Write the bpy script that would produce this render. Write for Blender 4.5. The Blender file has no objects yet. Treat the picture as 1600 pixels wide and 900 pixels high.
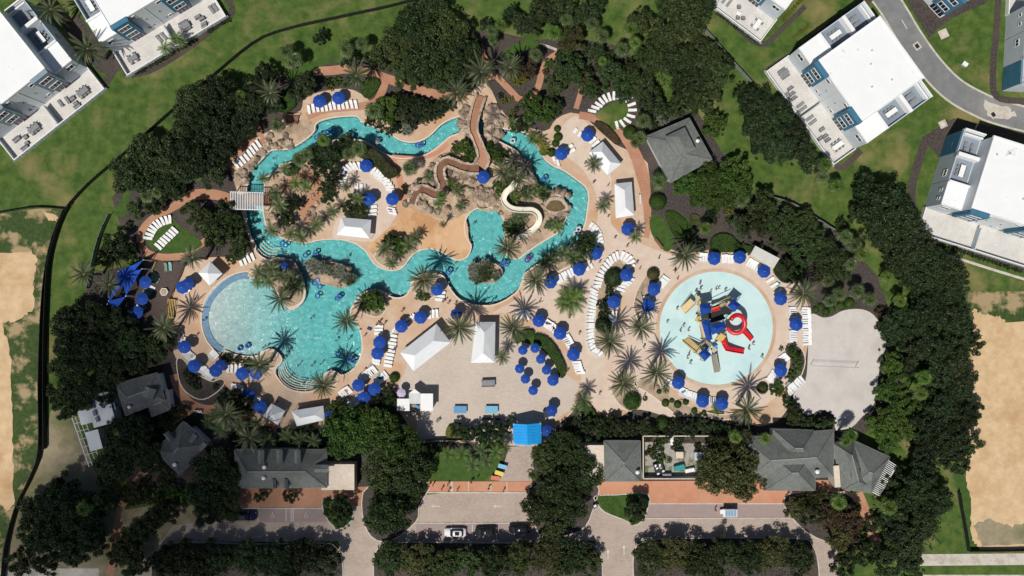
import bpy, bmesh, math, random
import numpy as np
from mathutils import Vector, Matrix, Euler
from mathutils.geometry import delaunay_2d_cdt

# ---------------------------------------------------------------- camera, sky, sun, exposure
scene = bpy.context.scene
col = scene.collection
R = math.radians
CAM_H = 170.0            # metres above the ground
PPM = 7.2                # photo pixels per metre of ground straight below
SUN_EL, SUN_AZ = R(59), Vector((-0.52, -0.854)).normalized()   # direction towards the sun, on the ground

cam_d = bpy.data.cameras.new('camera'); cam = bpy.data.objects.new('camera', cam_d); col.objects.link(cam)
cam.location = (0, 0, CAM_H); cam.rotation_euler = (0, 0, 0)
cam_d.sensor_width = 36; cam_d.lens = 36 * CAM_H / (1600 / PPM); cam_d.clip_start = 1; cam_d.clip_end = 5000
scene.camera = cam

world = bpy.data.worlds.new('World'); scene.world = world; world.use_nodes = True
wn = world.node_tree.nodes; wl = world.node_tree.links
sky = wn.new('ShaderNodeTexSky'); sky.sky_type = 'NISHITA'; sky.sun_disc = False
sky.sun_elevation = SUN_EL; sky.sun_rotation = math.atan2(SUN_AZ.x, SUN_AZ.y)
wl.new(sky.outputs[0], wn['Background'].inputs[0]); wn['Background'].inputs[1].default_value = 0.05

sd = bpy.data.lights.new('sun', 'SUN'); sd.energy = 4.2; sd.angle = R(0.53); sd.color = (1, .955, .88)
sun = bpy.data.objects.new('sun', sd); col.objects.link(sun)
sdir = Vector((SUN_AZ.x * math.cos(SUN_EL), SUN_AZ.y * math.cos(SUN_EL), math.sin(SUN_EL)))
sun.rotation_euler = sdir.to_track_quat('Z', 'Y').to_euler(); sun.location = sdir * 300

scene.view_settings.view_transform = 'Standard'; scene.view_settings.look = 'None'
scene.view_settings.exposure = -0.12; scene.view_settings.gamma = 1.0; scene.view_settings.use_curve_mapping = False
scene.render.engine = 'CYCLES'
scene.cycles.max_bounces = 5; scene.cycles.diffuse_bounces = 2; scene.cycles.glossy_bounces = 2
scene.cycles.transparent_max_bounces = 10; scene.cycles.transmission_bounces = 3; scene.cycles.volume_bounces = 0
scene.cycles.caustics_reflective = False; scene.cycles.caustics_refractive = False

rnd = random.Random(7)
nrg = np.random.default_rng(7)

# ---------------------------------------------------------------- helpers
def P(px, py, z=0.0):
    """ground-plan point (metres) of something at height z surveyed on the 1600x900 plan"""
    k = (1 - z / CAM_H) / PPM
    return Vector(((px - 800) * k, (450 - py) * k, z))
def PP(pts, z=0.0): return [P(x, y, z).to_2d() for x, y in pts]
def ZM(ox, oy, s, pts): return [(ox + x / s, oy + y / s) for x, y in pts]

def tag(o, label=None, cat=None, group=None, kind=None):
    if label: o['label'] = label
    if cat: o['category'] = cat
    if group: o['group'] = group
    if kind: o['kind'] = kind
    return o
def link(name, me, m=None, parent=None, loc=None, rz=0.0, sc=None):
    o = bpy.data.objects.new(name, me); col.objects.link(o)
    if m is not None and me is not None and not me.materials: me.materials.append(m)
    if parent: o.parent = parent
    if loc is not None: o.location = loc
    if rz: o.rotation_euler = (0, 0, rz)
    if sc is not None: o.scale = sc if hasattr(sc, '__len__') else (sc, sc, sc)
    return o
def thing(name, label, cat, loc=(0, 0, 0), rz=0.0, group=None, sc=None):
    o = bpy.data.objects.new(name, None); col.objects.link(o)
    o.location = loc; o.rotation_euler = (0, 0, rz); o.empty_display_size = .2
    if sc is not None: o.scale = sc if hasattr(sc, '__len__') else (sc, sc, sc)
    return tag(o, label, cat, group)
def copy_tree(o, parent=None):
    c = o.copy(); col.objects.link(c)
    if parent: c.parent = parent
    for ch in list(o.children): copy_tree(ch, c)
    return c

class MB:
    def __init__(s): s.v = []; s.f = []; s.m = []; s.cur = 0; s.mats = []
    def use(s, m):
        if m not in s.mats: s.mats.append(m)
        s.cur = s.mats.index(m); return s
    def add(s, vs, fs):
        b = len(s.v); s.v += [tuple(v) for v in vs]
        for f in fs: s.f.append(tuple(i + b for i in f)); s.m.append(s.cur)
        return s
    def box(s, c, d, rz=0.0, M=None):
        x, y, z = d[0] / 2, d[1] / 2, d[2] / 2; cs, sn = math.cos(rz), math.sin(rz)
        vs = []
        for a, b, e in ((-x, -y, -z), (x, -y, -z), (x, y, -z), (-x, y, -z), (-x, -y, z), (x, -y, z), (x, y, z), (-x, y, z)):
            p = Vector((a, b, e))
            if M is not None: p = M @ p
            p = Vector((p.x * cs - p.y * sn + c[0], p.x * sn + p.y * cs + c[1], p.z + c[2])); vs.append(p)
        return s.add(vs, [(0, 3, 2, 1), (4, 5, 6, 7), (0, 1, 5, 4), (1, 2, 6, 5), (2, 3, 7, 6), (3, 0, 4, 7)])
    def b2(s, x0, x1, y0, y1, z0, z1): return s.box(((x0 + x1) / 2, (y0 + y1) / 2, (z0 + z1) / 2), (abs(x1 - x0), abs(y1 - y0), abs(z1 - z0)))
    def bar(s, a, b, w, h=None):
        a, b = Vector(a), Vector(b); d = b - a; L = d.length
        if L < 1e-6: return s
        h = h or w; q = d.to_track_quat('X', 'Z').to_matrix()
        vs = []
        for x, y, z in ((0, -w, -h), (L, -w, -h), (L, w, -h), (0, w, -h), (0, -w, h), (L, -w, h), (L, w, h), (0, w, h)):
            vs.append(a + q @ Vector((x, y / 2, z / 2)))
        return s.add(vs, [(0, 3, 2, 1), (4, 5, 6, 7), (0, 1, 5, 4), (1, 2, 6, 5), (2, 3, 7, 6), (3, 0, 4, 7)])
    def tube(s, pts, rad, n=8, cap=True):
        pts = [Vector(p) for p in pts]
        rr = rad if hasattr(rad, '__len__') else [rad] * len(pts)
        rings = []
        for i, p in enumerate(pts):
            t = (pts[min(i + 1, len(pts) - 1)] - pts[max(i - 1, 0)]).normalized()
            u = t.cross(Vector((0, 0, 1)))
            if u.length < .05: u = Vector((1, 0, 0))
            u.normalize(); w = u.cross(t)
            rings.append([p + (u * math.cos(2 * math.pi * k / n) + w * math.sin(2 * math.pi * k / n)) * rr[i] for k in range(n)])
        return s.loft(rings, cap)
    def loft(s, rings, cap=True):
        n = len(rings[0]); vs = [p for r in rings for p in r]; fs = []
        for i in range(len(rings) - 1):
            for k in range(n):
                a, b = i * n + k, i * n + (k + 1) % n; fs.append((a, b, b + n, a + n))
        if cap: fs.append(tuple(reversed(range(n)))); fs.append(tuple(range((len(rings) - 1) * n, len(rings) * n)))
        return s.add(vs, fs)
    def prism(s, poly, z0, z1):
        n = len(poly)
        a = sum(poly[i][0] * poly[(i + 1) % n][1] - poly[(i + 1) % n][0] * poly[i][1] for i in range(n))
        if a < 0: poly = list(reversed(poly))
        return s.loft([[(p[0], p[1], z0) for p in poly], [(p[0], p[1], z1) for p in poly]])
    def mesh(s, name, smooth=False):
        me = bpy.data.meshes.new(name); me.from_pydata(s.v, [], s.f)
        for m in s.mats: me.materials.append(m)
        if len(s.mats) > 1: me.polygons.foreach_set('material_index', s.m)
        if smooth: me.polygons.foreach_set('use_smooth', [True] * len(me.polygons))
        me.update(); return me
    def build(s, name, m=None, parent=None, loc=None, rz=0.0, smooth=False): return link(name, s.mesh(name, smooth), m, parent, loc, rz)

def quads_mesh(name, V, smooth=False):
    """V: (n,4,3) numpy quads"""
    n = len(V); me = bpy.data.meshes.new(name)
    me.vertices.add(n * 4); me.vertices.foreach_set('co', V.reshape(-1).astype(np.float32))
    me.loops.add(n * 4); me.loops.foreach_set('vertex_index', np.arange(n * 4, dtype=np.int32))
    me.polygons.add(n); me.polygons.foreach_set('loop_start', np.arange(0, n * 4, 4, dtype=np.int32))
    me.update(calc_edges=True); me.validate(); return me

def spline(pts, closed=True, sub=4):
    pts = [Vector((p[0], p[1])) for p in pts]; n = len(pts); out = []
    for i in range(n if closed else n - 1):
        if closed: p0, p1, p2, p3 = pts[i - 1], pts[i], pts[(i + 1) % n], pts[(i + 2) % n]
        else: p0, p1, p2, p3 = pts[max(i - 1, 0)], pts[i], pts[i + 1], pts[min(i + 2, n - 1)]
        for k in range(sub):
            t = k / sub
            out.append(.5 * ((2 * p1) + (p2 - p0) * t + (2 * p0 - 5 * p1 + 4 * p2 - p3) * t * t + (3 * p1 - p0 - 3 * p2 + p3) * t ** 3))
    if not closed: out.append(pts[-1])
    return out
def stroke(pts, width, sub=5, smooth=True):
    c = spline(pts, False, sub) if smooth else [Vector(p) for p in pts]
    L, Rr = [], []
    ws = width if hasattr(width, '__len__') else None
    for i, p in enumerate(c):
        t = (c[min(i + 1, len(c) - 1)] - c[max(i - 1, 0)]).normalized(); nrm = Vector((-t.y, t.x))
        w = (np.interp(i / (len(c) - 1), np.linspace(0, 1, len(ws)), ws) if ws else width) / 2
        L.append(p + nrm * w); Rr.append(p - nrm * w)
    return L, Rr
def stroke_poly(pts, width, sub=5, smooth=True):
    L, Rr = stroke(pts, width, sub, smooth); return L + Rr[::-1]
def inside(x, y, poly):
    c = False; j = len(poly) - 1
    for i in range(len(poly)):
        xi, yi = poly[i][0], poly[i][1]; xj, yj = poly[j][0], poly[j][1]
        if (yi > y) != (yj > y) and x < (xj - xi) * (y - yi) / (yj - yi) + xi: c = not c
        j = i
    return c
def inside_np(X, Y, poly):
    c = np.zeros(X.shape, bool); j = len(poly) - 1
    for i in range(len(poly)):
        xi, yi = poly[i][0], poly[i][1]; xj, yj = poly[j][0], poly[j][1]
        if yi != yj: c ^= ((yi > Y) != (yj > Y)) & (X < (xj - xi) * (Y - yi) / (yj - yi) + xi)
        j = i
    return c
def tri_fill(outers, holes):
    """triangulate the union-free outers minus holes; lists of 2-D polygons"""
    vs, es = [], []
    for poly in outers + holes:
        b = len(vs); n = len(poly); vs += [Vector((p[0], p[1])) for p in poly]
        es += [(b + i, b + (i + 1) % n) for i in range(n)]
    ov, oe, of, *_ = delaunay_2d_cdt(vs, es, [], 0, 1e-5)
    fs = []
    cx = np.array([sum((ov[i].x for i in f)) / len(f) for f in of]); cy = np.array([sum((ov[i].y for i in f)) / len(f) for f in of])
    keep = np.zeros(len(of), bool)
    for p in outers: keep |= inside_np(cx, cy, p)
    for p in holes: keep &= ~inside_np(cx, cy, p)
    for f, k in zip(of, keep):
        if k:
            a = (ov[f[1]] - ov[f[0]]).cross(ov[f[2]] - ov[f[0]])
            fs.append(tuple(f) if a > 0 else tuple(reversed(f)))
    return ov, fs
def sheet(name, outers, z, m, holes=(), parent=None, thick=0.0):
    ov, fs = tri_fill(list(outers), list(holes)); mb = MB()
    mb.add([(v.x, v.y, z) for v in ov], fs)
    if thick:
        for poly in outers:
            n = len(poly); a = sum(poly[i][0] * poly[(i + 1) % n][1] - poly[(i + 1) % n][0] * poly[i][1] for i in range(n))
            pp = poly if a > 0 else poly[::-1]
            mb.add([(p[0], p[1], z) for p in pp] + [(p[0], p[1], z - thick) for p in pp], [(i, i + n, (i + 1) % n + n, (i + 1) % n) for i in range(n)])
    return mb.build(name, m, parent)
def structure(o): return tag(o, kind='structure')

# ---------------------------------------------------------------- materials
MATS = {}
def mat(name, c1, c2=None, scale=1.0, rough=.85, c3=None, s3=.05, t3=(.5, .62), bump=0.0, bscale=None, spec=.25, rand=0.0, metal=0.0, lo=.35, hi=.65, coords='world', trans=0.0, detail=5):
    m = bpy.data.materials.new(name); m.use_nodes = True; nt = m.node_tree; N = nt.nodes; Lk = nt.links
    b = N['Principled BSDF']; b.inputs['Roughness'].default_value = rough; b.inputs['Specular IOR Level'].default_value = spec; b.inputs['Metallic'].default_value = metal
    c1 = (*c1, 1); src = None
    if coords == 'world': g = N.new('ShaderNodeNewGeometry'); vec = g.outputs['Position']
    else: g = N.new('ShaderNodeTexCoord'); vec = g.outputs['Object']
    def noise(sc, dt=detail):
        n = N.new('ShaderNodeTexNoise'); n.inputs['Scale'].default_value = sc; n.inputs['Detail'].default_value = dt; n.inputs['Roughness'].default_value = .62
        Lk.new(vec, n.inputs['Vector']); return n.outputs['Fac']
    def ramp(fac, a, bq, ca, cb):
        r = N.new('ShaderNodeValToRGB'); r.color_ramp.elements[0].position = a; r.color_ramp.elements[1].position = bq
        r.color_ramp.elements[0].color = ca; r.color_ramp.elements[1].color = cb; Lk.new(fac, r.inputs[0]); return r.outputs[0]
    if c2 is not None: src = ramp(noise(scale), lo, hi, c1, (*c2, 1))
    if c3 is not None:
        mx = N.new('ShaderNodeMix'); mx.data_type = 'RGBA'
        Lk.new(ramp(noise(s3, 7), t3[0], t3[1], (0, 0, 0, 1), (1, 1, 1, 1)), mx.inputs[0])
        if src: Lk.new(src, mx.inputs[6])
        else: mx.inputs[6].default_value = c1
        mx.inputs[7].default_value = (*c3, 1); src = mx.outputs[2]
    if rand:
        oi = N.new('ShaderNodeObjectInfo'); hs = N.new('ShaderNodeHueSaturation')
        mr = N.new('ShaderNodeMapRange'); mr.inputs[3].default_value = 1 - rand; mr.inputs[4].default_value = 1 + rand
        Lk.new(oi.outputs['Random'], mr.inputs[0]); Lk.new(mr.outputs[0], hs.inputs['Value'])
        mr2 = N.new('ShaderNodeMapRange'); mr2.inputs[3].default_value = .5 - rand * .06; mr2.inputs[4].default_value = .5 + rand * .06
        mm = N.new('ShaderNodeMath'); mm.operation = 'FRACT'; mt = N.new('ShaderNodeMath'); mt.operation = 'MULTIPLY'; mt.inputs[1].default_value = 17.3
        Lk.new(oi.outputs['Random'], mt.inputs[0]); Lk.new(mt.outputs[0], mm.inputs[0]); Lk.new(mm.outputs[0], mr2.inputs[0]); Lk.new(mr2.outputs[0], hs.inputs['Hue'])
        if src: Lk.new(src, hs.inputs['Color'])
        else: hs.inputs['Color'].default_value = c1
        src = hs.outputs[0]
    if src: Lk.new(src, b.inputs['Base Color'])
    else: b.inputs['Base Color'].default_value = c1
    if bump:
        bp = N.new('ShaderNodeBump'); bp.inputs['Strength'].default_value = bump; bp.inputs['Distance'].default_value = .1
        Lk.new(noise(bscale or scale * 3), bp.inputs['Height']); Lk.new(bp.outputs[0], b.inputs['Normal'])
    if trans:
        tr = N.new('ShaderNodeBsdfTranslucent'); ad = N.new('ShaderNodeMixShader'); ad.inputs[0].default_value = trans
        if src: Lk.new(src, tr.inputs[0])
        else: tr.inputs[0].default_value = c1
        Lk.new(b.outputs[0], ad.inputs[1]); Lk.new(tr.outputs[0], ad.inputs[2]); Lk.new(ad.outputs[0], N['Material Output'].inputs['Surface'])
    MATS[name] = m; return m
def paver_mat(name, c1, c2, mortar, bw, bh, c3=None, s3=.05, rot=0.0):
    m = mat(name, c1, c2, 1.0, rough=.9); nt = m.node_tree; N = nt.nodes; Lk = nt.links; b = N['Principled BSDF']
    g = N.new('ShaderNodeNewGeometry'); mp = N.new('ShaderNodeMapping'); mp.inputs['Rotation'].default_value = (0, 0, rot); Lk.new(g.outputs['Position'], mp.inputs[0])
    br = N.new('ShaderNodeTexBrick'); br.inputs['Scale'].default_value = 1; br.inputs['Brick Width'].default_value = bw; br.inputs['Row Height'].default_value = bh
    br.inputs['Mortar Size'].default_value = .012; br.inputs['Color1'].default_value = (*c1, 1); br.inputs['Color2'].default_value = (*c2, 1); br.inputs['Mortar'].default_value = (*mortar, 1); br.inputs['Bias'].default_value = 0
    Lk.new(mp.outputs[0], br.inputs['Vector'])
    n = N.new('ShaderNodeTexNoise'); n.inputs['Scale'].default_value = s3; n.inputs['Detail'].default_value = 8; Lk.new(g.outputs['Position'], n.inputs['Vector'])
    r = N.new('ShaderNodeValToRGB'); r.color_ramp.elements[0].position = .38; r.color_ramp.elements[1].position = .66; Lk.new(n.outputs['Fac'], r.inputs[0])
    mx = N.new('ShaderNodeMix'); mx.data_type = 'RGBA'; mx.inputs[7].default_value = (*(c3 or c2), 1)
    ml = N.new('ShaderNodeMath'); ml.operation = 'MULTIPLY'; ml.inputs[1].default_value = .55; Lk.new(r.outputs[0], ml.inputs[0])
    Lk.new(ml.outputs[0], mx.inputs[0]); Lk.new(br.outputs[0], mx.inputs[6]); Lk.new(mx.outputs[2], b.inputs['Base Color'])
    return m

GRASS = mat('grass', (.036, .080, .012), (.092, .140, .028), .45, c3=(.22, .19, .075), s3=.085, t3=(.51, .68), bump=.5, bscale=3)
LAWN = mat('lawn', (.034, .078, .012), (.06, .112, .02), .9, bump=.5, bscale=4)
WEEDS = mat('weeds', (.024, .058, .012), (.062, .088, .026), 1.1, c3=(.36, .27, .15), s3=.2, t3=(.5, .6), bump=.6, bscale=3)
SAND = mat('tan_sand', (.54, .37, .205), (.66, .485, .295), .45, c3=(.47, .29, .15), s3=.13, t3=(.5, .7), bump=.9, bscale=1.3, detail=10)
DIRT = mat('pale_dirt', (.25, .21, .135), (.34, .29, .19), .5, c3=(.13, .14, .06), s3=.1, t3=(.45, .65), bump=.5, bscale=2)
MULCH = mat('mulch', (.036, .030, .028), (.092, .076, .069), 2.5, c3=(.095, .072, .056), s3=.12, t3=(.48, .72), bump=.8, bscale=6)
DECK = mat('peach_deck', (.53, .385, .275), (.61, .46, .345), .6, c3=(.52, .30, .165), s3=.10, t3=(.46, .68), rough=.9, bump=.1, bscale=8)
DECKL = mat('pale_deck', (.59, .475, .385), (.66, .54, .445), .6, c3=(.57, .41, .295), s3=.06, t3=(.52, .75), rough=.9, bump=.1, bscale=8)
BRICK = paver_mat('terracotta_paving', (.40, .19, .115), (.46, .235, .145), (.30, .16, .10), .4, .2, (.50, .29, .19), .3)
BRICKO = paver_mat('orange_paving', (.50, .225, .13), (.54, .26, .16), (.40, .2, .13), 1.2, 1.2, (.56, .31, .2), .2)
PLAZA = paver_mat('plaza_pavers', (.48, .41, .35), (.55, .47, .40), (.40, .34, .29), .6, .3, (.60, .52, .45), .12)
ROADP = paver_mat('road_pavers', (.36, .29, .245), (.45, .365, .305), (.29, .24, .2), .5, .25, (.48, .40, .34), .25)
PARKP = paver_mat('parking_pavers', (.33, .255, .235), (.38, .29, .265), (.26, .2, .19), .5, .25, (.30, .25, .24), .2)
ASPH = mat('asphalt', (.17, .175, .18), (.215, .22, .22), .5, c3=(.26, .255, .24), s3=.08, t3=(.5, .7), bump=.2, bscale=10)
CONC = mat('concrete', (.50, .46, .40), (.60, .55, .48), 1.0, bump=.1, c3=(.42, .38, .32), s3=.4)
VSAND = mat('pale_court_sand', (.54, .50, .465), (.60, .56, .525), .8, c3=(.50, .46, .43), s3=.2, bump=.5, bscale=2.5)
ROCKBED = mat('rock_ground', (.38, .27, .18), (.56, .43, .31), .5, c3=(.30, .21, .15), s3=.3, t3=(.45, .65), bump=.6, bscale=2)
ROCK = mat('rock', (.24, .18, .13), (.50, .40, .30), .9, c3=(.15, .115, .09), s3=.5, t3=(.48, .6), bump=1.0, bscale=3, rand=.25)
COPING = mat('pale_coping', (.62, .52, .42), (.72, .62, .52), 1.5)
PLASTER = mat('pool_plaster', (.38, .455, .455), (.56, .62, .62), 1.0, rough=.6)
PADM = mat('splash_floor', (.50, .70, .70), (.58, .76, .75), .25, rough=.6, c3=(.48, .66, .68), s3=.15)
BLUETILE = mat('blue_tile', (.10, .20, .32), (.17, .29, .42), 1.2, rough=.5)
WHITE = mat('white_plastic', (.80, .80, .79), rough=.5)
WHITEP = mat('white_paint', (.78, .785, .78), (.82, .82, .815), .7, rough=.6)
ROOFW = mat('white_membrane', (.80, .82, .82), (.84, .855, .85), .3, c3=(.55, .47, .38), s3=.3, t3=(.64, .72), rough=.6)
TENT = mat('white_canvas', (.74, .76, .78), (.80, .82, .83), .6, rough=.7)
BLUE = mat('royal_blue_canvas', (.007, .05, .28), (.012, .068, .36), 1.5, rough=.75)
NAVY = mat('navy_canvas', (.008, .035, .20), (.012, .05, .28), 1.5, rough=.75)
CYAN = mat('bright_blue_metal', (.015, .30, .72), (.02, .34, .78), .6, rough=.5)
RED = mat('red_plastic', (.58, .012, .02), (.66, .02, .03), .7, rough=.35, spec=.5)
YEL = mat('yellow_plastic', (.60, .40, .10), (.68, .48, .16), .8, rough=.5)
TAN = mat('tan_board', (.55, .43, .24), (.62, .5, .3), .8, rough=.7)
DARK = mat('dark_metal', (.025, .026, .028), rough=.5)
GREY = mat('mid_grey_fabric', (.20, .205, .215), (.26, .265, .275), 2, rough=.8)
LGREY = mat('light_grey_siding', (.48, .53, .57), (.54, .59, .625), .4, rough=.7)
WGREY = mat('pale_grey_siding', (.62, .66, .68), (.68, .715, .735), .4, rough=.7)
DGREYD = mat('slate_deck', (.20, .245, .30), (.25, .295, .35), .5, rough=.8)
SLATEB = mat('slate_blue_siding', (.21, .28, .33), (.25, .32, .37), .5, rough=.7)
TEAL = mat('teal_siding', (.045, .15, .24), (.06, .185, .28), .5, rough=.65)
SHING = mat('grey_shingle', (.135, .145, .135), (.19, .20, .185), 1.8, c3=(.12, .13, .12), s3=.2, rough=.9, bump=.5, bscale=6)
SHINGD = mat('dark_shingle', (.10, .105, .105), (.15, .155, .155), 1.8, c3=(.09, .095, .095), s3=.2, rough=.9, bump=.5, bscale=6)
TERR = paver_mat('terrace_pavers', (.55, .53, .50), (.63, .61, .575), (.45, .43, .41), .6, .6, (.68, .655, .62), .35)
GLASS = mat('dark_glass', (.012, .013, .022), rough=.08, spec=.6)
PGLASS = mat('purple_glass', (.06, .02, .07), rough=.12, spec=.6)
WOOD = mat('brown_wood', (.19, .10, .06), (.28, .16, .10), 3, rough=.8)
WOODG = mat('weathered_wood', (.28, .22, .18), (.38, .31, .26), 3, rough=.85)
DECKW = mat('brown_composite', (.075, .055, .05), (.10, .075, .065), 2, rough=.85)
CREAM = mat('cream_fibreglass', (.68, .63, .52), (.76, .71, .6), .7, rough=.4, spec=.4)
BARK = mat('bark', (.13, .10, .075), (.22, .18, .14), 3, rough=.95, bump=.6, coords='obj')
BROWNW = mat('wet_brown_channel', (.16, .075, .045), (.24, .12, .075), .7, rough=.25, spec=.5)
MURK = mat('murky_pond', (.13, .085, .04), (.19, .13, .065), .6, rough=.12, spec=.5)
SKIN = mat('skin', (.50, .29, .19), rough=.6, rand=.35)
FAB = {k: mat('cloth_' + k, c, rough=.9) for k, c in dict(black=(.02, .02, .025), blue=(.05, .10, .3), red=(.4, .04, .05), white=(.7, .7, .7), teal=(.05, .3, .3), pink=(.55, .2, .3)).items()}
HAIR = mat('hair', (.02, .014, .01), rough=.6)
# foliage
LF = dict(
    oak=mat('oak_leaf', (.017, .034, .010), (.062, .095, .026), .9, rough=.55, rand=.42, trans=.18, coords='obj', spec=.3),
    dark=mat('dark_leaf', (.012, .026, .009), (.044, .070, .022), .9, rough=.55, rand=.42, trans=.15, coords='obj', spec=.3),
    bright=mat('bright_leaf', (.028, .066, .011), (.092, .155, .026), .9, rough=.5, rand=.34, trans=.25, coords='obj', spec=.3),
    olive=mat('olive_leaf', (.036, .046, .014), (.10, .105, .034), .9, rough=.55, rand=.34, trans=.2, coords='obj', spec=.3),
    red=mat('reddish_leaf', (.05, .04, .022), (.11, .07, .035), .7, rough=.55, rand=.15, trans=.2, coords='obj'),
    hedge=mat('hedge_leaf', (.03, .07, .01), (.055, .105, .016), 1.5, rough=.55, rand=.15, trans=.2, coords='obj'),
    yellow=mat('yellow_leaf', (.12, .14, .015), (.20, .20, .03), 1.2, rough=.5, rand=.15, trans=.25, coords='obj'),
    silver=mat('silver_leaf', (.17, .19, .15), (.27, .28, .22), 1.2, rough=.6, rand=.1, trans=.15, coords='obj'),
    date=mat('date_frond', (.046, .066, .026), (.10, .122, .054), .9, rough=.45, rand=.2, trans=.12, coords='obj', spec=.4),
    dead=mat('dead_frond', (.19, .135, .07), (.27, .2, .11), 1.2, rough=.7, coords='obj'),
    fan=mat('fan_leaf', (.05, .085, .026), (.11, .145, .05), 1.2, rough=.45, rand=.25, trans=.2, coords='obj', spec=.4),
    lime=mat('lime_frond', (.055, .11, .016), (.12, .185, .035), 1.2, rough=.45, rand=.2, trans=.25, coords='obj', spec=.4),
)
# ================================================================ the setting: water outline
OUT = ZM(260, 400, 3.75, [(480, 100), (430, 103), (360, 130), (290, 185), (240, 250), (213, 330), (213, 410), (235, 480), (275, 535), (322, 566), (345, 548), (400, 570), (470, 582), (530, 578), (560, 555), (600, 540), (640, 550), (675, 585), (680, 620), (645, 665), (650, 700), (690, 750), (740, 780), (800, 790), (865, 782), (905, 740), (920, 690), (960, 668), (1000, 675), (1030, 692), (1075, 670), (1115, 625), (1138, 560), (1140, 500)])
OUT += [(560, 515), (551, 500), (546, 490), (548, 480), (557, 465), (566, 457), (577, 452), (588, 451), (600, 454), (609, 461), (620, 464), (632, 461), (640, 450), (642, 438), (651, 430), (668, 426), (686, 427), (695, 432), (700, 442), (706, 452), (716, 464), (728, 471), (744, 475), (760, 476), (774, 474), (786, 469), (796, 463), (808, 453), (814, 440), (818, 430), (828, 419), (842, 410), (858, 404), (874, 398), (886, 390), (898, 380), (906, 368), (910, 356), (914, 342), (916, 326), (918, 308), (914, 294), (900, 282), (880, 268), (866, 262), (854, 254), (846, 244), (838, 230), (828, 216), (816, 208), (802, 204), (788, 203), (770, 194), (745, 184), (730, 181), (716, 184), (704, 188), (690, 196), (680, 206), (670, 215), (656, 222), (640, 224), (623, 220), (609, 211), (596, 205), (580, 199), (566, 192), (558, 184), (548, 183), (531, 184), (515, 186.5), (500, 191), (494, 197), (493, 205), (484, 215), (470, 225), (456, 232), (443, 235.5), (424, 236.5), (415, 245), (401, 259.5), (390, 268), (386.5, 277), (388, 288), (386.5, 300), (385, 328), (386, 343), (388.5, 355), (394, 369), (401, 383), (401, 391), (410, 400), (420, 404), (433, 401), (447, 403), (459.5, 410), (468.5, 421), (474, 433), (477, 447), (478.5, 459), (474.5, 472), (465, 481), (455, 485), (445, 481), (433, 462), (418, 443), (404, 435), (390, 433)]
INN = [(786, 222), (808, 234), (816, 246), (824, 258), (832, 272), (836, 282), (846, 290), (860, 296), (872, 302), (884, 312), (888, 324), (888, 337), (884, 347), (880, 357), (872, 366), (862, 372), (850, 379), (836, 388), (822, 398), (812, 406), (800, 406), (790, 399), (786, 390), (785, 376), (788, 363), (787, 350), (782, 338), (774, 329), (762, 325.5), (748, 327), (736, 334), (729, 346), (728, 360), (732, 372), (738, 382), (737, 392), (732, 402), (722, 408), (712, 408), (700, 402), (688, 395), (674, 391), (658, 393), (646, 400), (638, 410), (631, 419), (620, 424), (609, 424.5), (595, 421), (584, 414), (577, 405), (570, 394), (559, 385), (545, 379), (529, 376), (513, 376), (495, 378), (483, 381), (473, 382), (459, 379), (443, 375), (429, 369), (419, 362), (413.5, 353), (411, 342), (409, 328), (411.5, 300), (411.5, 288), (410, 278), (419, 273), (431, 265), (438, 256), (456, 250.5), (468, 246), (477, 235), (491.5, 226), (506, 220.5), (520, 217), (538, 216), (556, 216), (570, 218.5), (584, 226), (598, 236), (614, 243), (630, 245.5), (650, 244), (666, 239), (680, 230), (690, 222), (702, 212), (712, 208), (722, 205), (745, 207), (768, 213)]
ISA = ZM(360, 300, 5.625, [(680, 650), (740, 600), (860, 610), (950, 628), (1030, 670), (1085, 730), (1080, 785), (1035, 825), (950, 838), (850, 815), (750, 790), (690, 730)])
ISB = [(759 + 27 * math.cos(t), 426 + 17 * math.sin(t)) for t in np.linspace(0, 2 * math.pi, 16, endpoint=False)]
wOUT, wINN, wISA, wISB = [PP(spline(p, True, 3)) for p in (OUT, INN, ISA, ISB)]
def offset(poly, d):
    a = sum(poly[i][0] * poly[(i + 1) % len(poly)][1] - poly[(i + 1) % len(poly)][0] * poly[i][1] for i in range(len(poly))); n = len(poly); out = []
    for i in range(n): t = (poly[(i + 1) % n] - poly[i - 1]).normalized(); out.append(poly[i] + Vector((t.y, -t.x)) * d * (1 if a > 0 else -1))
    return out
wINN = offset(wINN, -.16); wOUT = offset(wOUT, .10)
PADC = P(1119, 513).to_2d(); PADR = 88.5 / PPM
wPAD = [PADC + Vector((math.cos(t), math.sin(t))) * PADR for t in np.linspace(0, 2 * math.pi, 96, endpoint=False)]
# water holes: the pool as ground sees it (outer outline) and the islands filled again
POOL_HOLES = [wOUT, wPAD]

# ---- ground sheets
def rough_edge0(poly):
    return [(x + rnd.uniform(-1.2, 1.2), y + rnd.uniform(-1.2, 1.2)) for x, y in spline(poly, True, 4)]
gr = 700
structure(sheet('ground', [[(-gr, -gr), (gr, -gr), (gr, gr), (-gr, gr)]], 0.0, GRASS, POOL_HOLES))
BED = [(255, 425), (238, 415), (215, 405), (185, 345), (175, 310), (190, 285), (250, 290), (300, 285), (350, 270), (365, 215), (400, 150), (440, 110), (490, 100), (560, 95), (620, 90), (700, 60), (760, 45), (830, 62), (900, 60), (960, 70), (1020, 110), (1040, 170), (1090, 175), (1130, 240), (1165, 300), (1210, 315), (1310, 365), (1370, 430), (1395, 500), (1390, 640), (1330, 700), (1320, 760), (1200, 760), (900, 760), (700, 700), (640, 700), (560, 770), (370, 770), (200, 760), (180, 700), (200, 600), (150, 560), (120, 480), (150, 425), (200, 415)]
structure(sheet('planting_bed', [PP(BED)], .004, MULCH, POOL_HOLES))
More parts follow.
